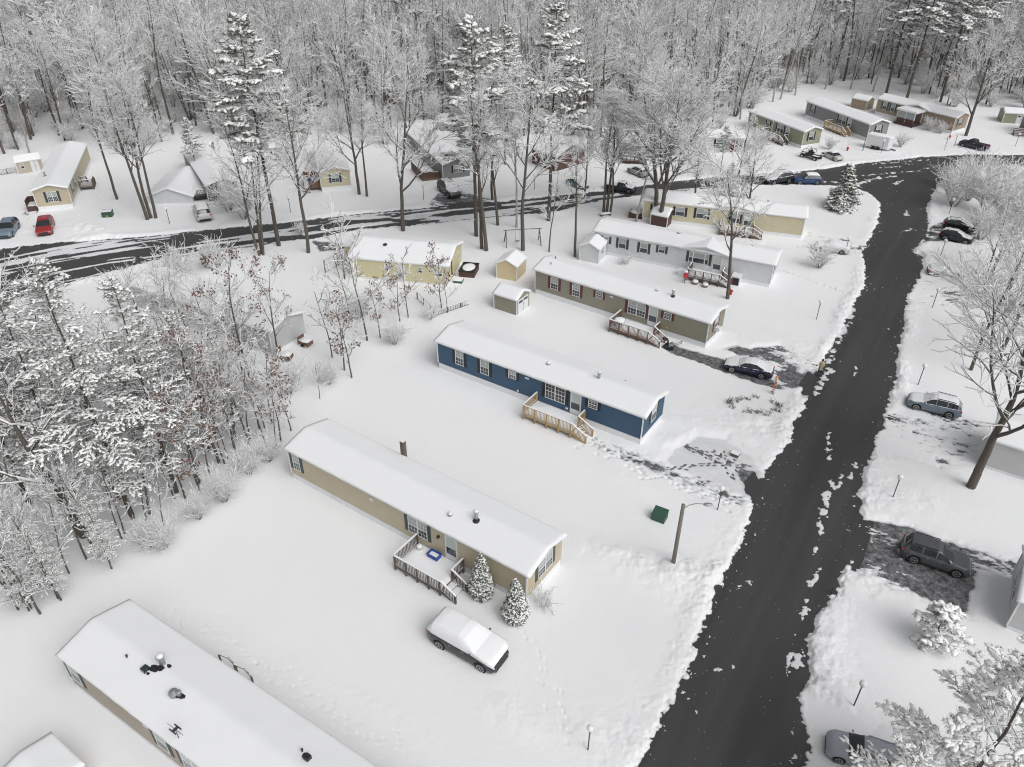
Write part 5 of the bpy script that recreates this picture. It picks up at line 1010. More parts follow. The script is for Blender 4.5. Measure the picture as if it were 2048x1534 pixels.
class Tree:
    def __init__(s, seed): s.r = random.Random(seed); s.seg = []; s.tips = []
    def rot(s, d, ang, az):
        d = d.normalized(); u = d.orthogonal().normalized(); v = d.cross(u); return (d*math.cos(ang)+(u*math.cos(az)+v*math.sin(az))*math.sin(ang)).normalized()
    def branch(s, p, d, L, r, lev, P):
        q = P[lev]; n = q['n']; st = L/n; pts = [(p, r)]; dd = d.copy()
        for i in range(n):
            t = (i+1)/n; w = q['w']
            dd = (dd+Vector((s.r.gauss(0, w), s.r.gauss(0, w), s.r.gauss(0, w)+q['up']))).normalized()
            pn = p+dd*st; rn = max(q['rmin'], r*(1-q['tap']*t)) if i < n-1 else max(q['rmin']*.7, r*(1-q['tap']))
            s.seg.append((p, pn, pts[-1][1], rn, lev)); p = pn; pts.append((pn, rn, dd.copy()))
        if lev+1 < len(P):
            c = P[lev+1]; k = c['k']; k = max(1, int(k*(s.r.uniform(.7, 1.3)))); az = s.r.uniform(0, 6.28)
            for j in range(k):
                f = q['c0']+(1-q['c0'])*(j+s.r.uniform(.1, .9))/k; i = min(n-1, int(f*n)); fr = f*n-i
                a, b_ = s.seg_pt(pts, i, fr); az += 2.4+s.r.uniform(-.4, .4)
                dir_ = pts[i+1][2]; ang = c['ang']*s.r.uniform(.75, 1.25)
                LL = c['len'](f)*L if c.get('rel', True) else c['len'](f)
                nd = s.rot(dir_, ang, az)
                if lev >= 1 and nd.z < -.1: nd.z *= .3; nd.normalize()
                s.branch(a, nd, LL*s.r.uniform(.75, 1.25), min(b_*.75, max(c['rmin'], b_*c['rr'])), lev+1, P)
        else: s.tips.append((p, dd))
    def seg_pt(s, pts, i, fr):
        return pts[i][0].lerp(pts[i+1][0], fr), pts[i][1]*(1-fr)+pts[i+1][1]*fr
def snow_tree_meshes(tr, tmat, leaves=0, snowmin=.026, trunklev=0, rs=.95, leafsz=.09):
    "arrays for a trunk mesh and a crown mesh (bark + snow lying on the branches)"
    S_ = tr.seg; lev = np.array([s[4] for s in S_]); p0 = np.array([s[0][:] for s in S_]); p1 = np.array([s[1][:] for s in S_]); r0 = np.array([s[2] for s in S_]); r1 = np.array([s[3] for s in S_])
    tm = (lev <= trunklev) | (r0 > .10)
    def grp(mask, n): return tubes(p0[mask], p1[mask], r0[mask], r1[mask], n)
    tv, tf = grp(tm, 7)
    V = []; Fc = []; Mt = []; o = 0
    for mask, n, mi in ((~tm & (r0 > .03), 4, 0), (~tm & (r0 <= .03), 3, 3)):
        if mask.sum(): v, f = grp(mask, n); V.append(v); Fc.append(f+o); Mt += [mi]*len(f); o += len(v)
    d = p1-p0; sl = np.abs(d[:, 2])/(np.linalg.norm(d, axis=1)+1e-9)
    m = ((sl < .96) & (lev >= 1)) | (sl < .9)
    q = 1-np.clip((sl[m]-.55)/.5, 0, .55)
    ra = (snowmin+rs*r0[m])*q; rb = (snowmin+rs*r1[m])*q
    v, f = tubes(p0[m], p1[m], ra, rb, 3, lift=(r0[m]*.9+.012)); 
    V.append(v); Fc.append(f+o); Mt += [1]*len(f); o += len(v)
    # a few snow pads in the forks of thick limbs
    mats = [M['bark'], M['snow2'], M['leaf'], M['twig']]
    if leaves:
        R_ = np.random.RandomState(leaves); tips = tr.tips; cl = [tips[i] for i in R_.choice(len(tips), min(leaves, len(tips)), replace=False)]
        quads = []
        for (p, dd) in cl:
            if vnoise(np.array([p.x*.8]), np.array([p.z*.8+p.y*.5]))[0] < .42: continue
            for k in range(R_.randint(2, 6)):
                c = np.array(p)+R_.normal(0, .13, 3); u = R_.normal(0, 1, 3); u /= np.linalg.norm(u); w = np.cross(u, R_.normal(0, 1, 3)); w /= np.linalg.norm(w); sz = leafsz*R_.uniform(.6, 1.5)
                quads.append([c-u*sz, c-w*sz*.55, c+u*sz, c+w*sz*.55])
        if quads:
            q_ = np.array(quads).reshape(-1, 3); V.append(q_); f = np.arange(len(q_)).reshape(-1, 4)+o; Fc.append(f); Mt += [2]*len(f); o += len(q_)
    return (tv, tf), (np.concatenate(V), np.concatenate(Fc), Mt, mats)
def make_tree(name, tr, tmat, label, cat='tree', group=None, **kw):
    (tv, tf), (cv, cf, cm, mats) = snow_tree_meshes(tr, tmat, **kw)
    r = tag(empty(name), label, cat, group)
    mesh_obj('trunk', tv, tf, tmat, parent=r, smooth=True); mesh_obj('crown', cv, cf, mats, cm, parent=r, smooth=False)
    return r
def dparams(h, clear, spread, kinds='spread', dens=1.0, rt=None, fine=True):
    rt = rt or h*.0125; wv = 1.0 if fine else .8
    top = {'spread': lambda f: spread*(1.15-.75*abs(f-.35)**1.0)/h, 'tall': lambda f: spread*(1.0-.5*f)/h}[kinds]
    ang = {'spread': .78, 'tall': .52}[kinds]
    return rt, [dict(n=9, w=.045, up=.03, tap=.86, rmin=.03, c0=clear),
            dict(n=6, w=.09*wv, up=.075, tap=.82, rmin=.030, c0=.18, k=10*dens, ang=ang, len=top, rr=.62),
            dict(n=4, w=.12*wv, up=.06, tap=.75, rmin=.020, c0=.12, k=7*dens, ang=.58, len=lambda f: .56*(1.15-.7*f), rr=.60),
            dict(n=3, w=.15*wv, up=.04, tap=.5, rmin=.012, c0=.08, k=5.5*dens, ang=.60, len=lambda f: .52*(1.15-.6*f), rr=.6),
            dict(n=2, w=.22, up=.02, tap=.3, rmin=.009, c0=.1, k=2.4*dens, ang=.62, len=lambda f: .55, rr=.7)][:5 if fine else 4]
def decid(seed, h, clear, spread, kind='spread', dens=1.0, rt=None, lean=(0, 0), fork=1, fine=True):
    t = Tree(seed); rt, P = dparams(h, clear, spread, kind, dens, rt, fine)
    if fork <= 1: t.branch(Vector((0, 0, -.2)), Vector((lean[0], lean[1], 1)).normalized(), h*.92, rt, 0, P)
    else:
        for k in range(fork):
            a = k*6.283/fork+seed; t.branch(Vector((.22*math.cos(a), .22*math.sin(a), -.2)), Vector((lean[0]+.13*math.cos(a), lean[1]+.13*math.sin(a), 1)).normalized(), h*.92*t.r.uniform(.85, 1), rt*.8, 0, P)
    return t
# --- conifers
def blob_template(n=6, k=3):
    v = []
    for i in range(k+1):
        th = math.pi*i/k
        for j in range(n): a = 6.2832*j/n; v.append((math.sin(th)*math.cos(a), math.sin(th)*math.sin(a), math.cos(th)))
    f = [(i*n+j, (i+1)*n+j, (i+1)*n+(j+1) % n, i*n+(j+1) % n) for i in range(k) for j in range(n)]
    return np.array(v), np.array(f)
BT, BF = blob_template()
BT2, BF2 = blob_template(9, 5)
def sprays(pos, dirs, size, R_, needles=9, nl=1.0, blob=1.0, nw=.035, fine=False, snowp=1.0, droop=.25):
    "needle tufts with a pad of snow on top; returns verts, quads, material ids (0 needles, 1 snow)"
    m = len(pos); pos = np.asarray(pos); d = np.asarray(dirs); d = d/(np.linalg.norm(d, axis=1, keepdims=True)+1e-9)
    up = np.array([[0, 0, 1.]]); u = np.cross(d, up); u /= (np.linalg.norm(u, axis=1, keepdims=True)+1e-9); w = np.cross(u, d); size = np.asarray(size)[:, None]
    V = []; F = []; Mt = []; o = 0
    B, BFc = (BT2, BF2) if fine else (BT, BF)
    keep = R_.rand(m) < snowp; k = keep.sum(); pk = pos[keep]; dk, uk, wk, sk = d[keep], u[keep], w[keep], size[keep]
    a = R_.uniform(.75, 1.25, (k, 1)); b = R_.uniform(.38, .62, (k, 1)); c = R_.uniform(.22, .36, (k, 1))
    jit = 1+R_.normal(0, .16, (k, len(B), 1))
    vb = (pk[:, None]+(B[None, :, 0, None]*jit*(dk*sk*a*blob)[:, None]+B[None, :, 1, None]*jit*(uk*sk*b*blob)[:, None]+B[None, :, 2, None]*(wk*sk*c*blob)[:, None]))
    vb[:, :, 2] += (sk*.16)
    V.append(vb.reshape(-1, 3)); F.append((BFc[None]+(np.arange(k)*len(B))[:, None, None]).reshape(-1, 4)+o); Mt.append(np.ones(k*len(BFc), int)); o += k*len(B)
    for q in range(needles):
        az = R_.uniform(-1.25, 1.25, (m, 1)); el = R_.uniform(-.7, .28, (m, 1)); ln = size*nl*R_.uniform(.8, 1.45, (m, 1))
        nd = d*np.cos(az)+u*np.sin(az)*1.1+np.array([[0, 0, 1.]])*el*.75; nd /= np.linalg.norm(nd, axis=1, keepdims=True)
        st = pos+d*size*R_.uniform(-.7, .5, (m, 1))+u*size*R_.uniform(-.3, .3, (m, 1)); sd_ = np.cross(nd, R_.normal(0, 1, (m, 3))); sd_ /= (np.linalg.norm(sd_, axis=1, keepdims=True)+1e-9)
        ww = nw*R_.uniform(.6, 1.4, (m, 1)); e = st+nd*ln; quad = np.stack([st-sd_*ww, st+sd_*ww, e+sd_*ww*.3, e-sd_*ww*.3], 1)
        V.append(quad.reshape(-1, 3)); F.append(np.arange(m*4).reshape(-1, 4)+o); Mt.append(np.zeros(m, int)); o += m*4
    return np.concatenate(V), np.concatenate(F), np.concatenate(Mt)
def pine(seed, h, clear, rad, label, size=.26, step=.30, needles=9, whorl=.62, group=None, name='pine_tree', droop=.10, rt=None, fine=False, sub=1.0, top=1.0, nl=1.15, nw=.03, blob=1.0, snowp=.92, shape='pine', per=5, cat='pine'):
    R_ = np.random.RandomState(seed); rt = rt or h*.011; tp0 = []; tp1 = []; ra = []; rb = []; z = 0; n = 14; px_ = py_ = 0
    pts = [(0, 0, -.2)]
    for i in range(n): px_ += R_.normal(0, .05); py_ += R_.normal(0, .05); pts.append((px_, py_, h*(i+1)/n))
    for i in range(n): tp0.append(pts[i]); tp1.append(pts[i+1]); ra.append(rt*(1-.9*i/n)); rb.append(rt*(1-.9*(i+1)/n))
    tv, tf = tubes(np.array(tp0), np.array(tp1), np.array(ra), np.array(rb), 7)
    b0 = []; b1 = []; br = []; sp = []; sd_ = []; ss = []
    z = h*clear
    def at(z):
        i = min(n-1, max(0, int(z/h*n))); f = z/h*n-i; a, b = pts[i], pts[i+1]; return np.array([a[0]+(b[0]-a[0])*f, a[1]+(b[1]-a[1])*f, z])
    # dead stubs under the crown
    zz = h*clear*.45
    while zz < h*clear:
        a = R_.uniform(0, 6.28); L = R_.uniform(.5, 1.6); c = at(zz); e = c+np.array([math.cos(a)*L, math.sin(a)*L, R_.uniform(-.2, .2)]); b0.append(c); b1.append(e); br.append(.018); zz += R_.uniform(.3, .9)
    while z < h-.15:
        f = (z-h*clear)/(h*(1-clear))
        if shape == 'pine': prof = (min(1, .55+f*1.8))*(1-f)**.62 if f < 1 else 0; elev = .12+.45*f
        else: prof = (1-f)**.9; elev = -.05+.35*f
        for k in range(per if f < .9 else 3):
            a = R_.uniform(0, 6.28); L = max(.25, rad*prof*(R_.uniform(.55, 1.15) if shape != 'pine' else R_.uniform(.30, 1.25))); c = at(z+R_.uniform(-.2, .2)); d0 = np.array([math.cos(a), math.sin(a), elev+R_.normal(0, .12)])
            m = max(2, int(L/.5)); p = c; dd = d0/np.linalg.norm(d0); prev = p
            for i in range(m):
                dd = dd+np.array([R_.normal(0, .05), R_.normal(0, .05), -droop*.35+R_.normal(0, .03)]); dd /= np.linalg.norm(dd); q = p+dd*L/m; t = (i+1)/m
                b0.append(p); b1.append(q); br.append(max(.012, .032*L/3*(1-.7*t))); p = q
                if t > (.18 if shape != 'pine' else .28):
                    for sg in (-1, 1):
                        if R_.rand() > .92*sub: continue
                        az = math.atan2(dd[1], dd[0])+sg*R_.uniform(.5, 1.0); SL = L*R_.uniform(.16, .34)*(1.25-t)*1.2+.12; sd0 = np.array([math.cos(az), math.sin(az), R_.normal(.0, .12)]); e = p+sd0*SL
                        b0.append(p); b1.append(e); br.append(.010); kk = max(1, int(SL/step))
                        for j in range(kk+1):
                            sp.append(p+sd0*SL*(j+R_.uniform(.2, .8))/(kk+.6)+R_.normal(0, .04, 3)); sd_.append(sd0+R_.normal(0, .25, 3)); ss.append(size*R_.uniform(.65, 1.25))
                    sp.append(p+R_.normal(0, .04, 3)); sd_.append(dd+R_.normal(0, .15, 3)); ss.append(size*R_.uniform(.7, 1.2))
            sp.append(p+dd*.1); sd_.append(dd); ss.append(size*.9)
        z += whorl*R_.uniform(.6, 1.3)*(1 if f < .85 else .5)
    sp.append(at(h)); sd_.append(np.array([.3, .1, .9])); ss.append(size*.8)
    bv, bf = tubes(np.array(b0), np.array(b1), np.array(br), np.array(br)*.7, 3)
    sv, sf, sm = sprays(np.array(sp), np.array(sd_), np.array(ss), R_, needles, nl, blob, nw, fine, snowp)
    lv, lf = tubes(np.array(b0), np.array(b1), np.full(len(b0), size*.20), np.full(len(b0), size*.15), 3, lift=np.full(len(b0), .03))
    V = np.concatenate([bv, sv, lv]); F = np.concatenate([bf, sf+len(bv), lf+len(bv)+len(sv)]); Mt = np.concatenate([np.full(len(bf), 2), sm, np.ones(len(lf), int)])
    r = tag(empty(name), label, cat, group)
    mesh_obj('trunk', tv, tf, M['trunkd'], parent=r, smooth=True); mesh_obj('crown', V, F, [M['needle'], M['snow2'], M['bark']], Mt, parent=r, smooth=False)
    return r
def put(t, q, scale=1.0, rz=None, z=0.0):
    p = G(*q); t.location = (p[0], p[1], z); t.rotation_euler = (0, 0, rng.uniform(0, 6.28) if rz is None else rz); t.scale = (scale,)*3 if not hasattr(scale, '__len__') else scale; return t
def dup(t, q, label, h=None, h0=None, rz=None, group=None):
    c = place_copy(t, (0, 0, 0), 0); put(c, q, (h/h0) if h else 1.0, rz); tag(c, label)
    if group: c['group'] = group
    elif 'group' in c: del c['group']
    return c
# heroes ------------------------------------------------------------
T0 = lambda *a, **k: decid(*a, **k)
BIG = 'bare_tree'
mk = lambda tr, lb, tm='trunk', name=BIG, **kw: make_tree(name, tr, M[tm], lb, **kw)
t = put(mk(T0(11, 21.5, .22, 9.5, 'spread', 1.35, rt=.42, fork=2, lean=(.02, .05)), 'huge double-trunked maple standing before the cream home'), (1316, 449), rz=.6)
t = put(mk(T0(12, 17.5, .33, 9.0, 'spread', 1.15, rt=.36, lean=(.04, 0)), 'thick-trunked bare tree on the right lawn, lowest on that side', ), (1940, 976), rz=2.0)
t = put(mk(T0(13, 16.0, .36, 5.0, 'spread', 1.0, rt=.22), 'straight bare tree in front of the white home steps'), (1455, 599), rz=1.0)
A20 = mk(T0(14, 20, .34, 6.5, 'spread', 1.1, rt=.24), 'bare tree whose foot stands left of the yellow house, by the road bend'); put(A20, (617, 507), rz=0)
B20 = mk(T0(15, 20, .25, 7.5, 'spread', 1.05, rt=.28, lean=(-.04, 0)), 'forked bare tree rising just behind the yellow house roof'); put(B20, (806, 463), rz=3.0)
C20 = mk(T0(16, 20, .42, 4.6, 'tall', 1.1, rt=.24), 'left of the close pair of trunks right of the yellow house'); put(C20, (964, 499))
D20 = mk(T0(17, 21, .38, 5.4, 'tall', 1.1, rt=.26), 'right of the close pair of trunks right of the yellow house'); put(D20, (973, 503))
E20 = mk(T0(18, 20, .20, 6.0, 'spread', .95, rt=.22, fork=3), 'arching three-stemmed tree left of the tall roadside pine'); put(E20, (523, 511), rz=2.6)
dup(A20, (1046, 503), 'stout tree growing through the swing set, behind the yellow shed', 22, 20, 1.3); dup(D20, (996, 452), 'slim tree by the side road between the pair and the pale trunk', 17, 21)
bt = mk(T0(19, 17, .45, 3.6, 'tall', .9, rt=.17), 'pale-barked tree left of the swing set', 'birch'); put(bt, (1033, 457))
thin = mk(T0(20, 11, .35, 2.8, 'spread', .8, rt=.10), 'thin crooked tree behind the left end of the olive home'); put(thin, (1098, 506))
dup(C20, (1150, 515), 'tree between the olive home and the little white shed', 15, 20, .5)
dup(C20, (1207, 425), 'left trunk of the cluster above the small bench', 17, 20, 2); dup(D20, (1213, 427), 'middle trunk of the cluster above the small bench', 17, 21, 4); dup(A20, (1220, 429), 'right trunk of the cluster above the small bench', 15, 20, 5)
dup(bt, (1272, 445), 'very straight slim tree left of the cream home', 15, 17, 1)
dup(C20, (235, 400), 'leaning slim tree right of the top-left beige home', 17, 20, 2.2); dup(D20, (296, 441), 'left stem of the triple trunk above the side road', 19, 21, 1.1); dup(A20, (303, 438), 'middle stem of the triple trunk above the side road', 19, 20, 2.1); dup(C20, (312, 438), 'right stem of the triple trunk above the side road', 18, 20, 4.4)
dup(B20, (719, 390), 'brown-trunked tree right of the yellow gable home', 17, 20, 1); dup(C20, (734, 394), 'slimmer tree next to the brown trunk right of the yellow gable', 15, 20, 3)
dup(A20, (1941, 742), 'dark-footed tree beyond the blue-grey car', 14, 20, .7); dup(B20, (2005, 700), 'bare tree at the right edge above the pale home', 14, 20, 2.7); dup(A20, (2010, 600), 'bare tree among the brush at the right edge', 13, 20, 3.7); dup(E20, (1975, 560), 'multi-stemmed tree beyond the pale snowed car', 12, 20, 1.7); dup(A20, (2070, 560), 'bare tree just at the right frame edge', 15, 20, 5)
bigfar = mk(T0(21, 17, .22, 6.5, 'spread', 1.2, rt=.3), 'broad round-crowned tree beside the plum pickup'); put(bigfar, (1931, 273))
dup(bigfar, (1495, 430), 'small-crowned tree behind the cream home roof', 10, 17, 1); dup(A20, (1170, 400), 'snowy tree across the side road near the teal car', 12, 20, 3); dup(bigfar, (1390, 395), 'low spreading tree at the road behind the cream home', 9, 17, 2); dup(bigfar, (1475, 360), 'low spreading tree left of the black snow-streaked car', 9, 17, 4)
dup(A20, (985, 400), 'dark trunk across the side road from the close pair', 17, 20, 2.9)
for q, h_ in (((1480, 240), 17), ((1545, 205), 18), ((1560, 200), 19), ((1700, 180), 18), ((1745, 185), 19), ((1650, 180), 18), ((1010, 300), 16), ((1340, 270), 17), ((60, 310), 17), ((470, 270), 16), ((1590, 192), 17)): dup(bt, q, 'pale-trunked slender tree at the front of the wood', h_, 17, group='pale trunks at the edge of the wood')
# tall pines
P26 = pine(31, 26, .46, 5.6, 'tall pine by the side road, its crown high above a bare trunk', size=.36, step=.40, whorl=.95, needles=9, nw=.045, rt=.27, blob=1.15); put(P26, (558, 493), rz=.3)
P25 = pine(32, 25.5, .42, 5.6, 'tall pine right of the yellow house, rising to the top edge', size=.36, step=.40, whorl=1.0, needles=9, nw=.045, rt=.27, blob=1.15); put(P25, (953, 474), rz=1)
dup(P26, (1097, 443), 'tall pine between the swing set and the big maple', 26, 26, 2)
for q, h_, lb in (((1228, 165), 26, 'left of two far pines above the big maple'), ((1258, 160), 27, 'right of two far pines above the big maple'), ((1771, 192), 27, 'leftmost dark pine in the wood above the tan porch home'), ((1812, 203), 28, 'dark pine in the wood right above the tan porch'), ((1880, 205), 27, 'dark leaning pine above the right end of the tan porch home'), ((410, 250), 14, 'small dark evergreen at the wood edge behind the grey shed'), ((1010, 330), 20, 'pine behind the brick-red house'), ((1960, 150), 24, 'far pine at the upper right'), ((140, 200), 22, 'far pine deep in the upper left wood'), ((1440, 345), 7, 'low evergreen beside the light grey home'), ((398, 360), 9, 'narrow evergreen right of the snow-hidden white home'), ((1455, 395), 5, 'bushy evergreen behind the cream home')):
    dup(P26 if rng.random() < .5 or h_ < 15 else P25, q, lb, h_, 26)
# left stand: near pines with fine snow-loaded tufts
NP1 = pine(41, 20.5, .20, 4.8, 'largest pine of the left stand, reaching up to the side road', size=.155, step=.155, whorl=.62, needles=10, nw=.012, rt=.20, sub=1.0, nl=1.3, blob=1.12); put(NP1, (266, 1038), rz=.5)
NP2 = pine(42, 18, .22, 4.0, 'pine in front of the window of the half-hidden grey home', size=.15, step=.155, whorl=.62, needles=10, nw=.012, rt=.17, nl=1.3, blob=1.12); put(NP2, (354, 987), rz=1.5)
for q, h_, lb, src, h0, rz in (((60, 1010), 19, 'pine at the far left of the stand', NP1, 20.5, 2), ((150, 985), 17, 'pine deep in the left stand behind the oak limbs', NP2, 18, 3), ((20, 1130), 8, 'pine at the left edge below the oak', NP2, 18, 4), ((420, 905), 13, 'slim pine at the right side of the left stand', NP2, 18, .2),
                           ((118, 1200), 6.5, 'young pine at the bottom tip of the left stand', NP1, 20.5, 1), ((225, 1140), 6.5, 'drooping young pine at the lawn edge of the left stand', NP2, 18, 5), ((-20, 960), 18, 'pine cut by the left frame edge', NP1, 20.5, 3.4), ((300, 900), 11, 'pine hiding the dark slate home', NP2, 18, 2.4), ((60, 1225), 5.5, 'small pine at the lower left frame edge', NP2, 18, 2), ((190, 860), 13, 'pine behind the large oak limb', NP1, 20.5, 5.5), ((345, 760), 7, 'small pine before the grey home wall', NP2, 18, 1), ((-40, 780), 13, 'pine beyond the left frame edge', NP2, 18, 1.9)):
    dup(src, q, lb, h_, h0, rz)
LS = iter(['pine filling the middle of the left stand', 'pine toward the beige home end of the stand', 'pine right of the slate home', 'pine hiding the long pale home', 'pine before the pale home front wall', 'pine between oak and lawn edge', 'pine in the lower middle of the left stand', 'pine at the right flank of the left stand', 'young pine before the grey home gable', 'pine behind the half-hidden window wall'])
for q, h_ in (((400, 850), 8), ((470, 860), 7.5), ((440, 790), 6), ((350, 850), 9)):
    dup(NP1 if rng.random() < .5 else NP2, q, next(LS), h_, 19)
thin2 = mk(T0(63, 8, .22, 2.6, 'spread', .6, rt=.07), 'slanting thin tree left of the blue home', name='sapling'); put(thin2, (735, 683), 1.35)
oak = mk(T0(51, 14.0, .25, 8.5, 'spread', .72, rt=.36, lean=(-.26, -.05)), 'leaning oak with thick snow-laden limbs in the left stand', snowmin=.045, rs=1.0); put(oak, (173, 1074), rz=0)
ok2 = mk(T0(52, 14, .30, 6.0, 'spread', .9, rt=.2, lean=(-.1, 0)), 'snowy bare tree at the left edge above the stand'); put(ok2, (45, 860), rz=0)
for q, h_, lb in (((330, 930), 10, 'frosted bare tree in the middle of the left stand'), ((430, 870), 9, 'frosted bare tree at the right of the left stand'), ((270, 850), 10, 'frosted bare tree over the slate home'), ((490, 770), 8, 'frosted bare tree before the pale home gable'), ((380, 760), 7, 'frosted bare tree over the pale home roof'), ((90, 960), 15, 'tall frosted tree in the far left of the stand')): dup(ok2, q, lb, h_, 14)
for i_, (q, h_) in enumerate((((25, 1190), 7), ((75, 1175), 7.5), ((140, 1150), 7), ((200, 1115), 7.5), ((250, 1070), 7), ((300, 1030), 8), ((350, 1000), 7.5), ((400, 968), 8), ((450, 930), 7.5), ((500, 890), 7), ((530, 858), 6.5), ((470, 880), 9), ((420, 900), 9), ((240, 1000), 9))): dup(ok2 if i_ % 2 else thin2, q, 'small frosted tree in the tangle fronting the left stand', h_, 14 if i_ % 2 else 8, group='frosted small trees fronting the left stand')
for q, h_, lb in (((440, 735), 8.5, 'frosted tree screening the long pale home'), ((485, 725), 8, 'frosted tree left of the pale home gable'), ((345, 705), 9, 'frosted tree over the window of the pale home'), ((395, 715), 8.5, 'frosted tree at the middle of the pale home wall'), ((300, 690), 8, 'frosted tree at the left end of the pale home')): dup(ok2, q, lb, h_, 14)
dup(ok2, (10, 960), 'bare tree crowding the left frame edge', 13, 14, 2); dup(ok2, (110, 800), 'bare tree between the slate home and the side road', 11, 14, 4)
# brown-leaved young trees
LF1 = mk(T0(61, 15, .30, 4.0, 'spread', .85, rt=.15), 'tall young oak keeping brown leaves beside the blue home yard', leaves=620, leafsz=.10, name='young_oak'); put(LF1, (512, 800))
LF2 = mk(T0(62, 7, .22, 2.2, 'spread', .7, rt=.07), 'small oak with rusty leaves before the yellow house corner', leaves=330, leafsz=.10, name='young_oak'); put(LF2, (883, 618))
lab = iter(['rusty-leaved sapling in front of the yellow house', 'multi-stemmed sapling at the broken rail fence', 'slender sapling at the low wire fence', 'thin sapling right of the brown crate board', 'thin forked sapling beside the open lawn', 'lone tall sapling with dry leaves near the blue home', 'dark slim oak sapling at the right side of the stand', 'sapling touching the beige home back corner', 'next sapling behind the beige home corner', 'thin sapling left of the beige home roof', 'sapling at the upper end of the beige home', 'leafy sapling in the stand edge, below the grey home', 'straggly sapling in the middle of the stand edge', 'brown-leaved oak in front of the grey home gable', 'low sapling on the snowy slope above the beige home', 'thin sapling beside the garden frame', 'sapling left of the yellow house annex', 'sapling in the lawn left of the small oak'])
for q, h_, src, h0 in (((761, 678), 6, LF2, 7), ((817, 637), 7.5, thin2, 8), ((896, 628), 5, thin2, 8), ((665, 718), 8.5, thin2, 8), ((689, 742), 9, thin2, 8), ((704, 757), 8, LF2, 7), ((440, 928), 13, LF1, 15), ((534, 898), 7, thin2, 8), ((553, 894), 6.5, thin2, 8), ((563, 886), 7.5, LF2, 7), ((583, 864), 7, thin2, 8), ((470, 900), 10, LF1, 15), ((400, 985), 9, LF2, 7), ((560, 730), 11, LF1, 15), ((640, 800), 4.5, thin2, 8), ((700, 640), 8.5, thin2, 8), ((690, 560), 9, thin2, 8), ((800, 645), 6.5, LF2, 7)):
    dup(src, q, next(lab), h_, h0)
# thin stems along the edge of the left stand
k_ = 0
for q, h_ in (((38, 1222), 8), ((52, 1212), 9), ((65, 1219), 7), ((83, 1230), 9), ((124, 1203), 8), ((175, 1122), 9), ((214, 1106), 8.5), ((371, 998), 9), ((332, 1066), 6), ((298, 1055), 7), ((420, 950), 8), ((455, 920), 7), ((500, 880), 8), ((245, 1080), 7), ((395, 960), 9), ((520, 860), 7), ((545, 850), 8), ((480, 930), 6)):
    dup(thin2 if k_ % 3 else thin, q, 'thin leafless stem among many along the edge of the left stand', h_, 8 if k_ % 3 else 11, group='thin stems edging the left stand'); k_ += 1
# shrubs -------------------------------------------------------------
def shrub(seed, h, n, label, name='shrub', dens=.8, group=None):
    t = Tree(seed); R_ = t.r
    P = [dict(n=4, w=.12, up=.05, tap=.7, rmin=.012, c0=.2), dict(n=3, w=.2, up=.05, tap=.6, rmin=.009, c0=.1, k=6*dens, ang=.55, len=lambda f: .55, rr=.6), dict(n=2, w=.25, up=.03, tap=.5, rmin=.007, c0=.1, k=4*dens, ang=.6, len=lambda f: .5, rr=.7)]
    for k in range(n):
        a = R_.uniform(0, 6.28); q = R_.uniform(.1, .75); t.branch(Vector((.12*math.cos(a), .12*math.sin(a), 0)), Vector((q*math.cos(a), q*math.sin(a), 1)).normalized(), h*R_.uniform(.7, 1.05), .02*h/2, 0, P)
    S_ = t.seg; p0 = np.array([s[0][:] for s in S_]); p1 = np.array([s[1][:] for s in S_]); r0 = np.array([s[2] for s in S_]); r1 = np.array([s[3] for s in S_]); lev = np.array([s[4] for s in S_])
    m0 = lev == 0; tv, tf = tubes(p0[m0], p1[m0], r0[m0], r1[m0], 4); cv, cf = tubes(p0[~m0], p1[~m0], r0[~m0], r1[~m0], 3)
    sv, sf = tubes(p0, p1, .016+.5*r0, .014+.5*r1, 3, lift=r0+.01)
    r = tag(empty(name), label, 'shrub', group); mesh_obj('stems', tv, tf, M['bark'], parent=r); mesh_obj('twigs', np.concatenate([cv, sv]), np.concatenate([cf, sf+len(cv)]), [M['bark'], M['snow2']], [0]*len(cf)+[1]*len(sf), parent=r)
    return r
SH1 = shrub(71, 2.4, 16, 'round frosted shrub beside the snow-covered white car', dens=1.1); put(SH1, (1637, 538))
SH2 = shrub(72, 1.2, 10, 'dry low bush against the beige home gable skirting', dens=.9); put(SH2, (1090, 1212))
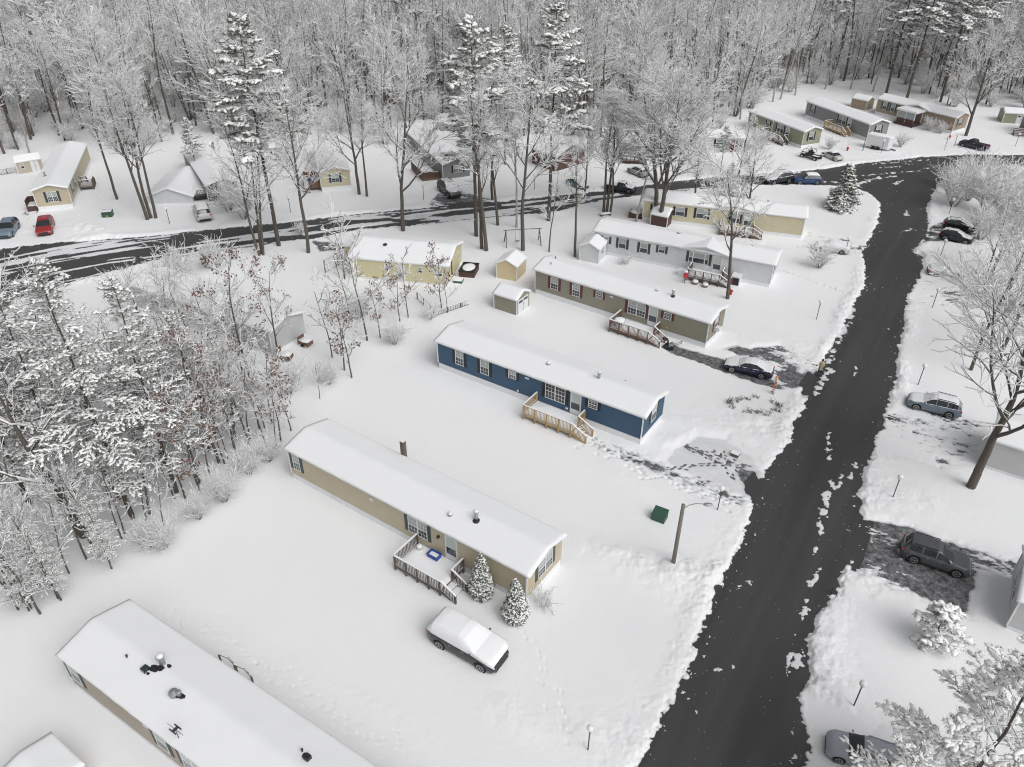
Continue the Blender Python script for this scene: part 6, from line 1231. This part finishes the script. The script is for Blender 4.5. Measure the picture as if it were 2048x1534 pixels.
for q, s_, lb in (((1658, 300), .7, 'small frosted shrub behind the cream-white car'), ((1905, 415), 1.9, 'big frosted shrub right of the road above the black cars'), ((1935, 402), 1.8, 'second big frosted shrub in the upper right brush'), ((1965, 425), 2.0, 'tangled shrub above the pale snowed car'), ((1890, 375), 1.2, 'low shrub inside the road bend'), ((1930, 365), 1.4, 'mid shrub inside the road bend'), ((1975, 375), 1.6, 'frosted shrub inside the bend near the right edge'), ((2020, 400), 1.8, 'frosted shrub at the right edge inside the bend'), ((2000, 450), 1.9, 'dense shrub left of the right frame edge'), ((2040, 470), 2.0, 'dense shrub on the right frame edge'), ((1960, 480), 1.5, 'shrub behind the lower black car'), ((1700, 388), .5, 'tuft at the foot of the small spruce'), ((720, 640), 1.1, 'wispy bush on the lawn left of the fence'), ((790, 690), .9, 'wispy low bush behind the blue home'), ((660, 770), .8, 'straggly low bush between saplings and blue home'), ((580, 790), 1.2, 'frosted bush at the stand edge facing the blue home'), ((330, 1100), .9, 'pale bush at the lawn edge of the left stand'), ((300, 1095), .8, 'small bush next to the young drooping pine'), ((450, 1005), 1.0, 'frosted bush at the bottom right of the stand'), ((400, 1040), .8, 'low bush where the stand meets the lawn'), ((500, 950), .9, 'bush below the thin stems of the stand'), ((540, 925), .8, 'bush just left of the beige home roof'), ((105, 412), .6, 'dry bush under the gable window of the beige home'), ((137, 411), .35, 'tiny bush at the beige gable corner'), ((490, 440), 1.5, 'frosted brush left of the arching tree'), ((460, 425), 1.5, 'frosted brush right of the white hatchback'), ((430, 540), 1.2, 'brush above the half-hidden grey home'), ((360, 560), 1.3, 'frosted bush over the grey home roof edge'), ((1800, 295), .8, 'small shrub at the snowbank by the trailer'), ((1855, 262), .8, 'snowy shrub left of the red hydrant'), ((1880, 268), .7, 'snowy shrub at the tan home corner'), ((1520, 300), 1.2, 'scrub before the light olive home'), ((1460, 420), 1.6, 'frosted bush behind the cream home roof'), ((860, 640), .6, 'tuft at the low wire fence'), ((1205, 556), .35, 'spiky dwarf shrub before the white home wall'), ((1252, 531), .45, 'spiky yucca-like plant at the white home wall'), ((890, 1262), .4, 'bare twiggy bush behind the snow-buried car'), ((600, 470), .6, 'twigs at the foot of the roadside tree')):
    dup(SH1 if s_ > .6 else SH2, q, lb, s_ if s_ > .6 else s_*2, 1.0 if s_ > .6 else 1.0)
SH3 = shrub(73, .8, 7, 'low dark twig tuft in the round bed by the orange stake', dens=.5)
for o_ in SH3.children:
    for i_ in range(len(o_.data.materials)): o_.data.materials[i_] = M['trunkd']
put(SH3, (1490, 830), .5); SH3['group'] = 'twig tufts of the round snowy bed'
for k in range(26):
    a = k/26*6.283; p = G(1508, 815); dx, dy = 2.1*math.cos(a), 1.5*math.sin(a)
    if k % 13 in (3, 4): continue
    c = place_copy(SH3, (p[0]+dx*rng.uniform(.7, 1.1), p[1]+dy*rng.uniform(.6, 1.1), 0), rng.uniform(0, 6), rng.uniform(.35, .7)); tag(c, 'low dark twig tuft in the round bed by the orange stake', None, 'twig tufts of the round snowy bed')
# evergreen cones -----------------------------------------------------
def cone_tree(seed, h, r, label, size=.15, n=1400, name='arborvitae', needles=5):
    R_ = np.random.RandomState(seed); sp = []; sd_ = []; ss = []
    for k in range(n):
        f = 1-math.sqrt(R_.rand()); f = min(.98, f); z = .25+f*(h-.3); rr = r*(1-f)**.75*(1+.12*math.sin(z*9+seed)); rr = rr*(1 if z > .6 else .8); a = R_.uniform(0, 6.28)
        sp.append((rr*math.cos(a)*R_.uniform(.88, 1.05), rr*math.sin(a)*R_.uniform(.88, 1.05), z)); sd_.append((math.cos(a), math.sin(a), R_.uniform(.1, .9))); ss.append(size*R_.uniform(.6, 1.3)*(1-.45*f))
    sv, sf, sm = sprays(np.array(sp), np.array(sd_), np.array(ss), R_, needles, 1.1, 1.15, .03, False, .92)
    b = MB(); b.lathe((0, 0, 0), [(r*.5, .1), (r*.88, .5), (r*.80, h*.25), (r*.58, h*.5), (r*.32, h*.75), (.02, h*.97)], 12)
    t = tag(empty(name), label, 'evergreen'); bb = MB(); bb.cyl((0, 0, -.1), (0, 0, .5), .09, n=7); bb.build('trunk', M['trunkd'], t)
    V = np.concatenate([np.array(b.v), sv]); f4 = [f for f in b.f if len(f) == 4]; F = np.concatenate([np.array(f4), sf+len(b.v)]); Mt = np.concatenate([np.zeros(len(f4), int), sm])
    mesh_obj('foliage', V, F, [M['needle'], M['snow2']], Mt, parent=t); return t
put(cone_tree(81, 4.1, .74, 'left of two cone evergreens at the beige home steps', n=1500), (963, 1192)); put(cone_tree(82, 3.9, .76, 'right of two cone evergreens, at the beige home corner', n=1400), (1031, 1240))
SPR = pine(83, 6.2, .03, 2.3, 'snow-frosted spruce alone near the road junction', size=.26, step=.28, whorl=.28, needles=9, nw=.035, name='spruce_tree', shape='spruce', droop=.25, rt=.10, per=7, cat='spruce'); put(SPR, (1683, 419))
SNP = pine(84, 3.6, .08, 1.7, 'low pine smothered in snow clumps below the grey hatchback SUV', size=.25, step=.28, whorl=.42, needles=18, nw=.012, name='young_pine', fine=True, nl=.95, blob=1.15, rt=.07, per=5, sub=.8); put(SNP, (1857, 1288), rz=1)
# foreground pines, their tops in the lower right corner
FP = pine(85, 14, .12, 5.2, 'foreground snowy pine filling the bottom right corner', size=.165, step=.20, whorl=.80, needles=14, nw=.009, name='pine_tree', fine=True, nl=1.25, blob=1.25, rt=.16, sub=.9, per=5, snowp=.85); p_ = G(2075, 1335, 13.2); FP.location = (p_[0], p_[1], 0)
c_ = dup(FP, (1835, 1665), 'lower foreground pine in front of the silver-blue vehicle', 8.6, 14, 2.2); p_ = G(1840, 1500, 8.2); c_.location = (p_[0], p_[1], 0)
# ---------------------------------------------------------------- the wood behind the homes
edge = [(-260, 350), (-60, 345), (0, 335), (60, 300), (110, 285), (180, 278), (215, 310), (290, 318), (360, 282), (440, 268), (520, 300), (600, 285), (640, 262), (700, 262), (760, 300), (830, 262), (860, 240), (930, 250), (1000, 300), (1060, 280), (1130, 268), (1200, 285), (1240, 250), (1300, 246), (1380, 275), (1450, 262), (1490, 225), (1530, 200), (1570, 190), (1620, 180), (1700, 170), (1760, 178), (1830, 190), (1900, 215), (1960, 225), (2010, 215), (2080, 225), (2300, 240)]
fp = px(*edge)+[(330, 345), (-330, 345)]
xs = []; R_ = np.random.RandomState(9)
gy = 95.
while gy < 345:
    st = 5.0 if gy < 200 else 6.0
    half = .70*(gy*CP+H*SP)+10; gx = -half
    while gx < half:
        xs.append((gx+R_.uniform(-.45, .45)*st, gy+R_.uniform(-.45, .45)*st)); gx += st
    gy += st*.9
xs = np.array(xs); sdp = polysd(xs[:, 0], xs[:, 1], fp, 8.0); xs = xs[sdp < 0]; sdp = sdp[sdp < 0]
o_ = np.argsort(np.hypot(xs[:, 0], xs[:, 1])+np.where(sdp > -7.9, -60, 0)); xs = xs[o_]
protos = []
for k in range(8):
    tall = k % 2 == 0; hh = (21, 19, 23, 18, 20, 16, 22, 17)[k]
    tr = decid(100+k, hh, (.46, .24, .40, .30, .55, .22, .36, .33)[k], 4.4 if tall else 6.6, 'tall' if tall else 'spread', 1.0, rt=.18+.03*(k % 3), fork=(1, 2, 1, 1, 1, 3, 2, 1)[k], fine=False)
    protos.append((tr, hh))
srcs = [make_tree('woodland_tree', tr, M['trunk'] if k % 3 else M['trunkd'], 'bare snow-dusted tree in the dense wood behind the homes', group='bare trees of the wood', snowmin=.035) for k, (tr, hh) in enumerate(protos)]
NI = 235
regions = [(-999, -60, 'bare tree in the wood behind the top-left beige home', 'bare trees of the far left wood'), (-60, -22, 'bare tree in the wood behind the yellow gable home', 'bare trees of the left wood'), (-22, 22, 'bare tree in the wood above the brick-red house', 'bare trees of the middle wood'), (22, 55, 'bare tree in the wood left of the far olive home', 'bare trees of the right-middle wood'), (55, 999, 'bare tree in the wood behind the tan porch home', 'bare trees of the right wood')]
for i in range(NI):
    k = i % 8; x_, y_ = xs[i]; ang = x_/y_*130
    s_ = R_.uniform(.65, 1.2); src = srcs[k]
    c = src if i < 8 else place_copy(src, (0, 0, 0), 0)
    c.location = (x_, y_, 0); c.rotation_euler = (R_.normal(0, .035), R_.normal(0, .035), R_.uniform(0, 6.28)); c.scale = (s_*R_.uniform(.85, 1.1), s_*R_.uniform(.85, 1.1), s_)
    for a, b_, lb, gp in regions:
        if a <= x_*125/y_ < b_: c['label'] = lb; c['group'] = gp
# the deeper part of the wood: one mass of the same trees
def scatter(name, pts, rots, scls, idx, meshes, label, cat):
    me = bpy.data.meshes.new(name); me.vertices.add(len(pts)); me.vertices.foreach_set('co', np.asarray(pts, dtype=np.float32).ravel())
    for nme, ty, dat in (('rot', 'FLOAT_VECTOR', rots), ('scl', 'FLOAT_VECTOR', scls)):
        at = me.attributes.new(nme, ty, 'POINT'); at.data.foreach_set('vector', np.asarray(dat, dtype=np.float32).ravel())
    at = me.attributes.new('idx', 'INT', 'POINT'); at.data.foreach_set('value', np.asarray(idx, dtype=np.int32))
    o = bpy.data.objects.new(name, me); C.objects.link(o); tag(o, label, cat, None, 'stuff')
    ng = bpy.data.node_groups.new(name, 'GeometryNodeTree'); ng.interface.new_socket('Geometry', in_out='INPUT', socket_type='NodeSocketGeometry'); ng.interface.new_socket('Geometry', in_out='OUTPUT', socket_type='NodeSocketGeometry')
    n_ = ng.nodes; l_ = ng.links; gi = n_.new('NodeGroupInput'); go = n_.new('NodeGroupOutput'); jn = n_.new('GeometryNodeJoinGeometry')
    def attr(nme, ty): a = n_.new('GeometryNodeInputNamedAttribute'); a.data_type = ty; a.inputs['Name'].default_value = nme; return a
    ro = attr('rot', 'FLOAT_VECTOR'); so = attr('scl', 'FLOAT_VECTOR'); ix = attr('idx', 'INT')
    for k, objs in enumerate(meshes):
        cmp = n_.new('FunctionNodeCompare'); cmp.data_type = 'INT'; cmp.operation = 'EQUAL'; l_.new(ix.outputs['Attribute'], cmp.inputs[2]); cmp.inputs[3].default_value = k
        for ob in objs:
            oi = n_.new('GeometryNodeObjectInfo'); oi.transform_space = 'ORIGINAL'; oi.inputs['Object'].default_value = ob; oi.inputs['As Instance'].default_value = True
            ip = n_.new('GeometryNodeInstanceOnPoints'); l_.new(gi.outputs[0], ip.inputs['Points']); l_.new(cmp.outputs[0], ip.inputs['Selection']); l_.new(oi.outputs['Geometry'], ip.inputs['Instance']); l_.new(ro.outputs['Attribute'], ip.inputs['Rotation']); l_.new(so.outputs['Attribute'], ip.inputs['Scale']); l_.new(ip.outputs[0], jn.inputs[0])
    l_.new(jn.outputs[0], go.inputs[0]); md = o.modifiers.new(name, 'NODES'); md.node_group = ng
    return o
rest = xs[NI:]; n = len(rest)
s_ = R_.uniform(.65, 1.22, n)
scatter('woodland', np.stack([rest[:, 0], rest[:, 1], np.zeros(n)], 1), np.stack([R_.normal(0, .035, n), R_.normal(0, .035, n), R_.uniform(0, 6.28, n)], 1), np.stack([s_*R_.uniform(.85, 1.15, n), s_*R_.uniform(.85, 1.15, n), s_], 1), R_.randint(0, 8, n), [list(s.children) for s in srcs], 'deep part of the dense snowy wood', 'woodland')
ub = xs[R_.rand(len(xs)) < .75]; n = len(ub)
scatter('undergrowth', np.stack([ub[:, 0]+R_.uniform(-2, 2, n), ub[:, 1]+R_.uniform(-2, 2, n), np.zeros(n)], 1), np.stack([np.zeros(n), np.zeros(n), R_.uniform(0, 6.28, n)], 1), np.repeat(R_.uniform(.7, 1.8, (n, 1)), 3, 1), np.zeros(n, int), [list(SH1.children)], 'snowy undergrowth on the floor of the wood', 'undergrowth')
# a scatter of dark pines in the wood
for i, (a, b_) in enumerate([(-95, 170), (-60, 190), (-20, 165), (8, 185), (30, 200), (75, 190), (100, 180), (120, 200), (-120, 210), (55, 230), (88, 165), (108, 168)]):
    c = place_copy(P26 if i % 2 else P25, (a, b_, 0), R_.uniform(0, 6), R_.uniform(.85, 1.08)); tag(c, 'dark pine standing inside the dense wood', None, 'dark pines inside the wood')


# ---------------------------------------------------------------- the person at the driveway mouth
def skinned(name, pts, edges, rad, m, parent, sub=1):
    me = bpy.data.meshes.new(name); me.from_pydata(pts, edges, []); me.materials.append(m); o = bpy.data.objects.new(name, me); C.objects.link(o); o.parent = parent
    md = o.modifiers.new('skin', 'SKIN'); me.skin_vertices or None
    for i, r_ in enumerate(rad):
        me.skin_vertices[0].data[i].radius = (r_, r_) if not hasattr(r_, '__len__') else r_
    me.skin_vertices[0].data[0].use_root = True; md.use_smooth_shade = True
    s2 = o.modifiers.new('sub', 'SUBSURF'); s2.levels = sub; s2.render_levels = sub; return o
def build_person():
    p = G(1638, 750, .05); t = tag(empty('person', (p[0], p[1], .05), R(-20)), 'person in a long beige coat and dark trousers standing by the road', 'person')
    sk = mat('skin', (.48, .30, .22), .55); coat = mat('beige_coat', (.50, .42, .31), .85, var=.12, vscale=6); dk = mat('dark_trousers', (.02, .02, .025), .8); hr = mat('dark_hair', (.035, .025, .02), .7)
    P_ = [(0, 0, .90), (0, 0, 1.10), (0, -.01, 1.32), (0, 0, 1.44), (0, -.01, 1.53), (0, -.02, 1.61), (0, -.02, 1.68),
          (.10, 0, .84), (.11, -.01, .48), (.12, .02, .10), (.12, -.12, .04), (-.10, 0, .84), (-.12, .03, .48), (-.14, .04, .10), (-.14, -.10, .04),
          (.17, 0, 1.40), (.22, -.02, 1.14), (.15, -.20, 1.02), (.09, -.27, 1.05), (-.17, 0, 1.40), (-.22, -.02, 1.14), (-.15, -.20, 1.04), (-.08, -.27, 1.08)]
    E_ = [(0, 1), (1, 2), (2, 3), (3, 4), (4, 5), (5, 6), (0, 7), (7, 8), (8, 9), (9, 10), (0, 11), (11, 12), (12, 13), (13, 14), (2, 15), (15, 16), (16, 17), (17, 18), (2, 19), (19, 20), (20, 21), (21, 22)]
    r_ = [(.15, .11), (.13, .10), (.17, .11), (.055, .055), (.075, .085), (.085, .10), (.06, .07), .09, .058, .045, .04, .09, .058, .045, .04, .06, .045, .036, .026, .06, .045, .036, .026]
    skinned('body', P_, E_, r_, sk, t)
    # coat: torso to the knees, with sleeves
    b = MB(); n = 18
    prof = [(.205, .165, .62), (.195, .155, .80), (.175, .14, 1.0), (.165, .13, 1.12), (.19, .135, 1.28), (.20, .12, 1.38), (.12, .09, 1.45), (.075, .075, 1.50)]
    vs = [(a*math.cos(k*6.2832/n), c*math.sin(k*6.2832/n), z) for a, c, z in prof for k in range(n)]
    b.add(vs, [(i*n+k, i*n+(k+1) % n, (i+1)*n+(k+1) % n, (i+1)*n+k) for i in range(len(prof)-1) for k in range(n)]); cb = b.build('coat', coat, t, True)
    skinned('sleeve', [(.16, 0, 1.39), (.23, -.02, 1.13), (.155, -.19, 1.03)], [(0, 1), (1, 2)], [.075, .062, .05], coat, t); skinned('sleeve', [(-.16, 0, 1.39), (-.23, -.02, 1.13), (-.155, -.19, 1.05)], [(0, 1), (1, 2)], [.075, .062, .05], coat, t)
    skinned('trousers', [(0, 0, .86), (.10, 0, .80), (.115, -.01, .48), (.12, .02, .12), (-.10, 0, .80), (-.125, .03, .48), (-.14, .04, .12)], [(0, 1), (1, 2), (2, 3), (0, 4), (4, 5), (5, 6)], [.14, .10, .075, .065, .10, .075, .065], dk, t)
    for x_, y_ in ((.12, -.04), (-.14, -.02)): b = MB(); b.ball((x_, y_, .06), .075, sx=.75, sy=1.9, sz=.9); b.build('boot', dk, t, True)
    b = MB(); b.ball((0, 0, 1.64), .115, sx=.95, sy=1.1, sz=1.15, n=16, k=9); b.ball((0, .06, 1.54), .09, sx=1.0, sy=.8, sz=1.2); b.build('hair', hr, t, True)
    b = MB(); b.ball((0, -.115, 1.585), .02, sx=.7, sy=1.1, sz=1.3, n=8, k=5); b.build('nose', sk, t, True)
    for s_ in (-1, 1): b = MB(); b.ball((s_*.034, -.108, 1.615), .011, n=8, k=5); b.build('eye', dk, t, True)
    b = MB(); b.box(-.025, .025, -.112, -.10, 1.542, 1.55); b.build('mouth', mat('lips', (.35, .12, .1), .6), t)
    for s_, hx, hz in ((1, .09, 1.05), (-1, -.08, 1.08)):
        h = [(hx, -.265, hz), (hx, -.31, hz)]; ed = [(0, 1)]; rr = [.028, .030]
        for k, (dx, ln) in enumerate(((-.026, .055), (-.009, .065), (.009, .062), (.025, .048))):
            i = len(h); h += [(hx+dx, -.33, hz), (hx+dx, -.33-ln*.6, hz-.012), (hx+dx, -.33-ln*.8, hz-.035)]; ed += [(1, i), (i, i+1), (i+1, i+2)]; rr += [.009, .008, .007]
        i = len(h); h += [(hx-s_*.035, -.29, hz+.005), (hx-s_*.05, -.325, hz-.005)]; ed += [(0, i), (i, i+1)]; rr += [.011, .009]
        skinned('hand', h, ed, rr, sk, t)
    return t
build_person()

# ---------------------------------------------------------------- a few flakes in the air
R2 = np.random.RandomState(77); n = 1500
dd = 5+38*R2.rand(n)**.6; ax_ = R2.uniform(-.68, .68, n); ay_ = R2.uniform(-.52, .52, n)
cen = np.stack([ax_*dd, CP*dd+(-SP)*(ay_*dd)*1.0, H-SP*dd-CP*ay_*dd], 1); cen = cen[cen[:, 2] > .5]; n = len(cen); r_ = R2.uniform(.004, .009, (n, 1, 1))
V = cen[:, None]+np.array([[1, 0, 0], [0, 1, 0], [-1, 0, 0], [0, -1, 0], [0, 0, 1], [0, 0, -1]])[None]*r_*R2.uniform(.6, 1.4, (n, 6, 1)); Fq = np.array([[0, 1, 4, 4], [1, 2, 4, 4], [2, 3, 4, 4], [3, 0, 4, 4], [1, 0, 5, 5], [2, 1, 5, 5], [3, 2, 5, 5], [0, 3, 5, 5]])
me = bpy.data.meshes.new('falling_snow'); me.from_pydata(V.reshape(-1, 3).tolist(), [], (np.array([[0, 1, 4], [1, 2, 4], [2, 3, 4], [3, 0, 4], [1, 0, 5], [2, 1, 5], [3, 2, 5], [0, 3, 5]])[None]+(np.arange(n)*6)[:, None, None]).reshape(-1, 3).tolist()); me.materials.append(M['snow2'])
o = bpy.data.objects.new('falling_snow', me); C.objects.link(o); tag(o, 'tiny snowflakes drifting in the air', 'snowflakes', None, 'stuff')
# ---------------------------------------------------------------- light and camera
w = bpy.data.worlds.new('World'); sc.world = w; w.use_nodes = True; N = w.node_tree.nodes; Lk = w.node_tree.links
bg = N['Background']; sky = N.new('ShaderNodeTexSky'); sky.sky_type = 'NISHITA'; sky.sun_disc = False
SUN_EL = R(48)     # high soft light from the viewer's side, a little to the right
sky.sun_elevation = SUN_EL; sky.sun_rotation = R(138); sky.air_density = 1.0; sky.dust_density = 6.0; sky.ozone_density = 1.0
hs = N.new('ShaderNodeHueSaturation'); hs.inputs['Saturation'].default_value = .06; Lk.new(sky.outputs['Color'], hs.inputs['Color']); Lk.new(hs.outputs['Color'], bg.inputs['Color']); bg.inputs['Strength'].default_value = .09
ld = bpy.data.lights.new('sun', 'SUN'); ld.energy = 1.1; ld.angle = R(60); ld.color = (1, .985, .965); lo = bpy.data.objects.new('sun', ld); C.objects.link(lo)
az = R(-48); lo.rotation_euler = Vector((-math.cos(az)*math.cos(SUN_EL), -math.sin(az)*math.cos(SUN_EL), -math.sin(SUN_EL))).to_track_quat('-Z', 'Y').to_euler()
cd = bpy.data.cameras.new('camera'); cd.sensor_width = 36; cd.lens = 36*F_/2048; cd.clip_end = 6000; cd.clip_start = .5
co = bpy.data.objects.new('camera', cd); C.objects.link(co)
Rv = Vector((1, 0, 0)); D = Vector((0, -SP, -CP)); Fw = Vector((0, CP, -SP)); c, s_ = math.cos(RO), math.sin(RO)
ex = Rv*c-D*s_; ey = -(Rv*s_+D*c); ez = -Fw
co.matrix_world = Matrix(((ex.x, ey.x, ez.x, 0), (ex.y, ey.y, ez.y, 0), (ex.z, ey.z, ez.z, H), (0, 0, 0, 1)))
sc.camera = co
sc.view_settings.view_transform = 'Standard'; sc.view_settings.look = 'None'; sc.view_settings.exposure = 0.06; sc.view_settings.gamma = 1
sc.render.engine = 'CYCLES'; sc.cycles.max_bounces = 7; sc.cycles.diffuse_bounces = 5; sc.cycles.denoising_prefilter = 'NONE'; sc.cycles.denoising_input_passes = 'RGB_ALBEDO_NORMAL'; sc.cycles.use_denoising = True; sc.cycles.filter_width = 1.1
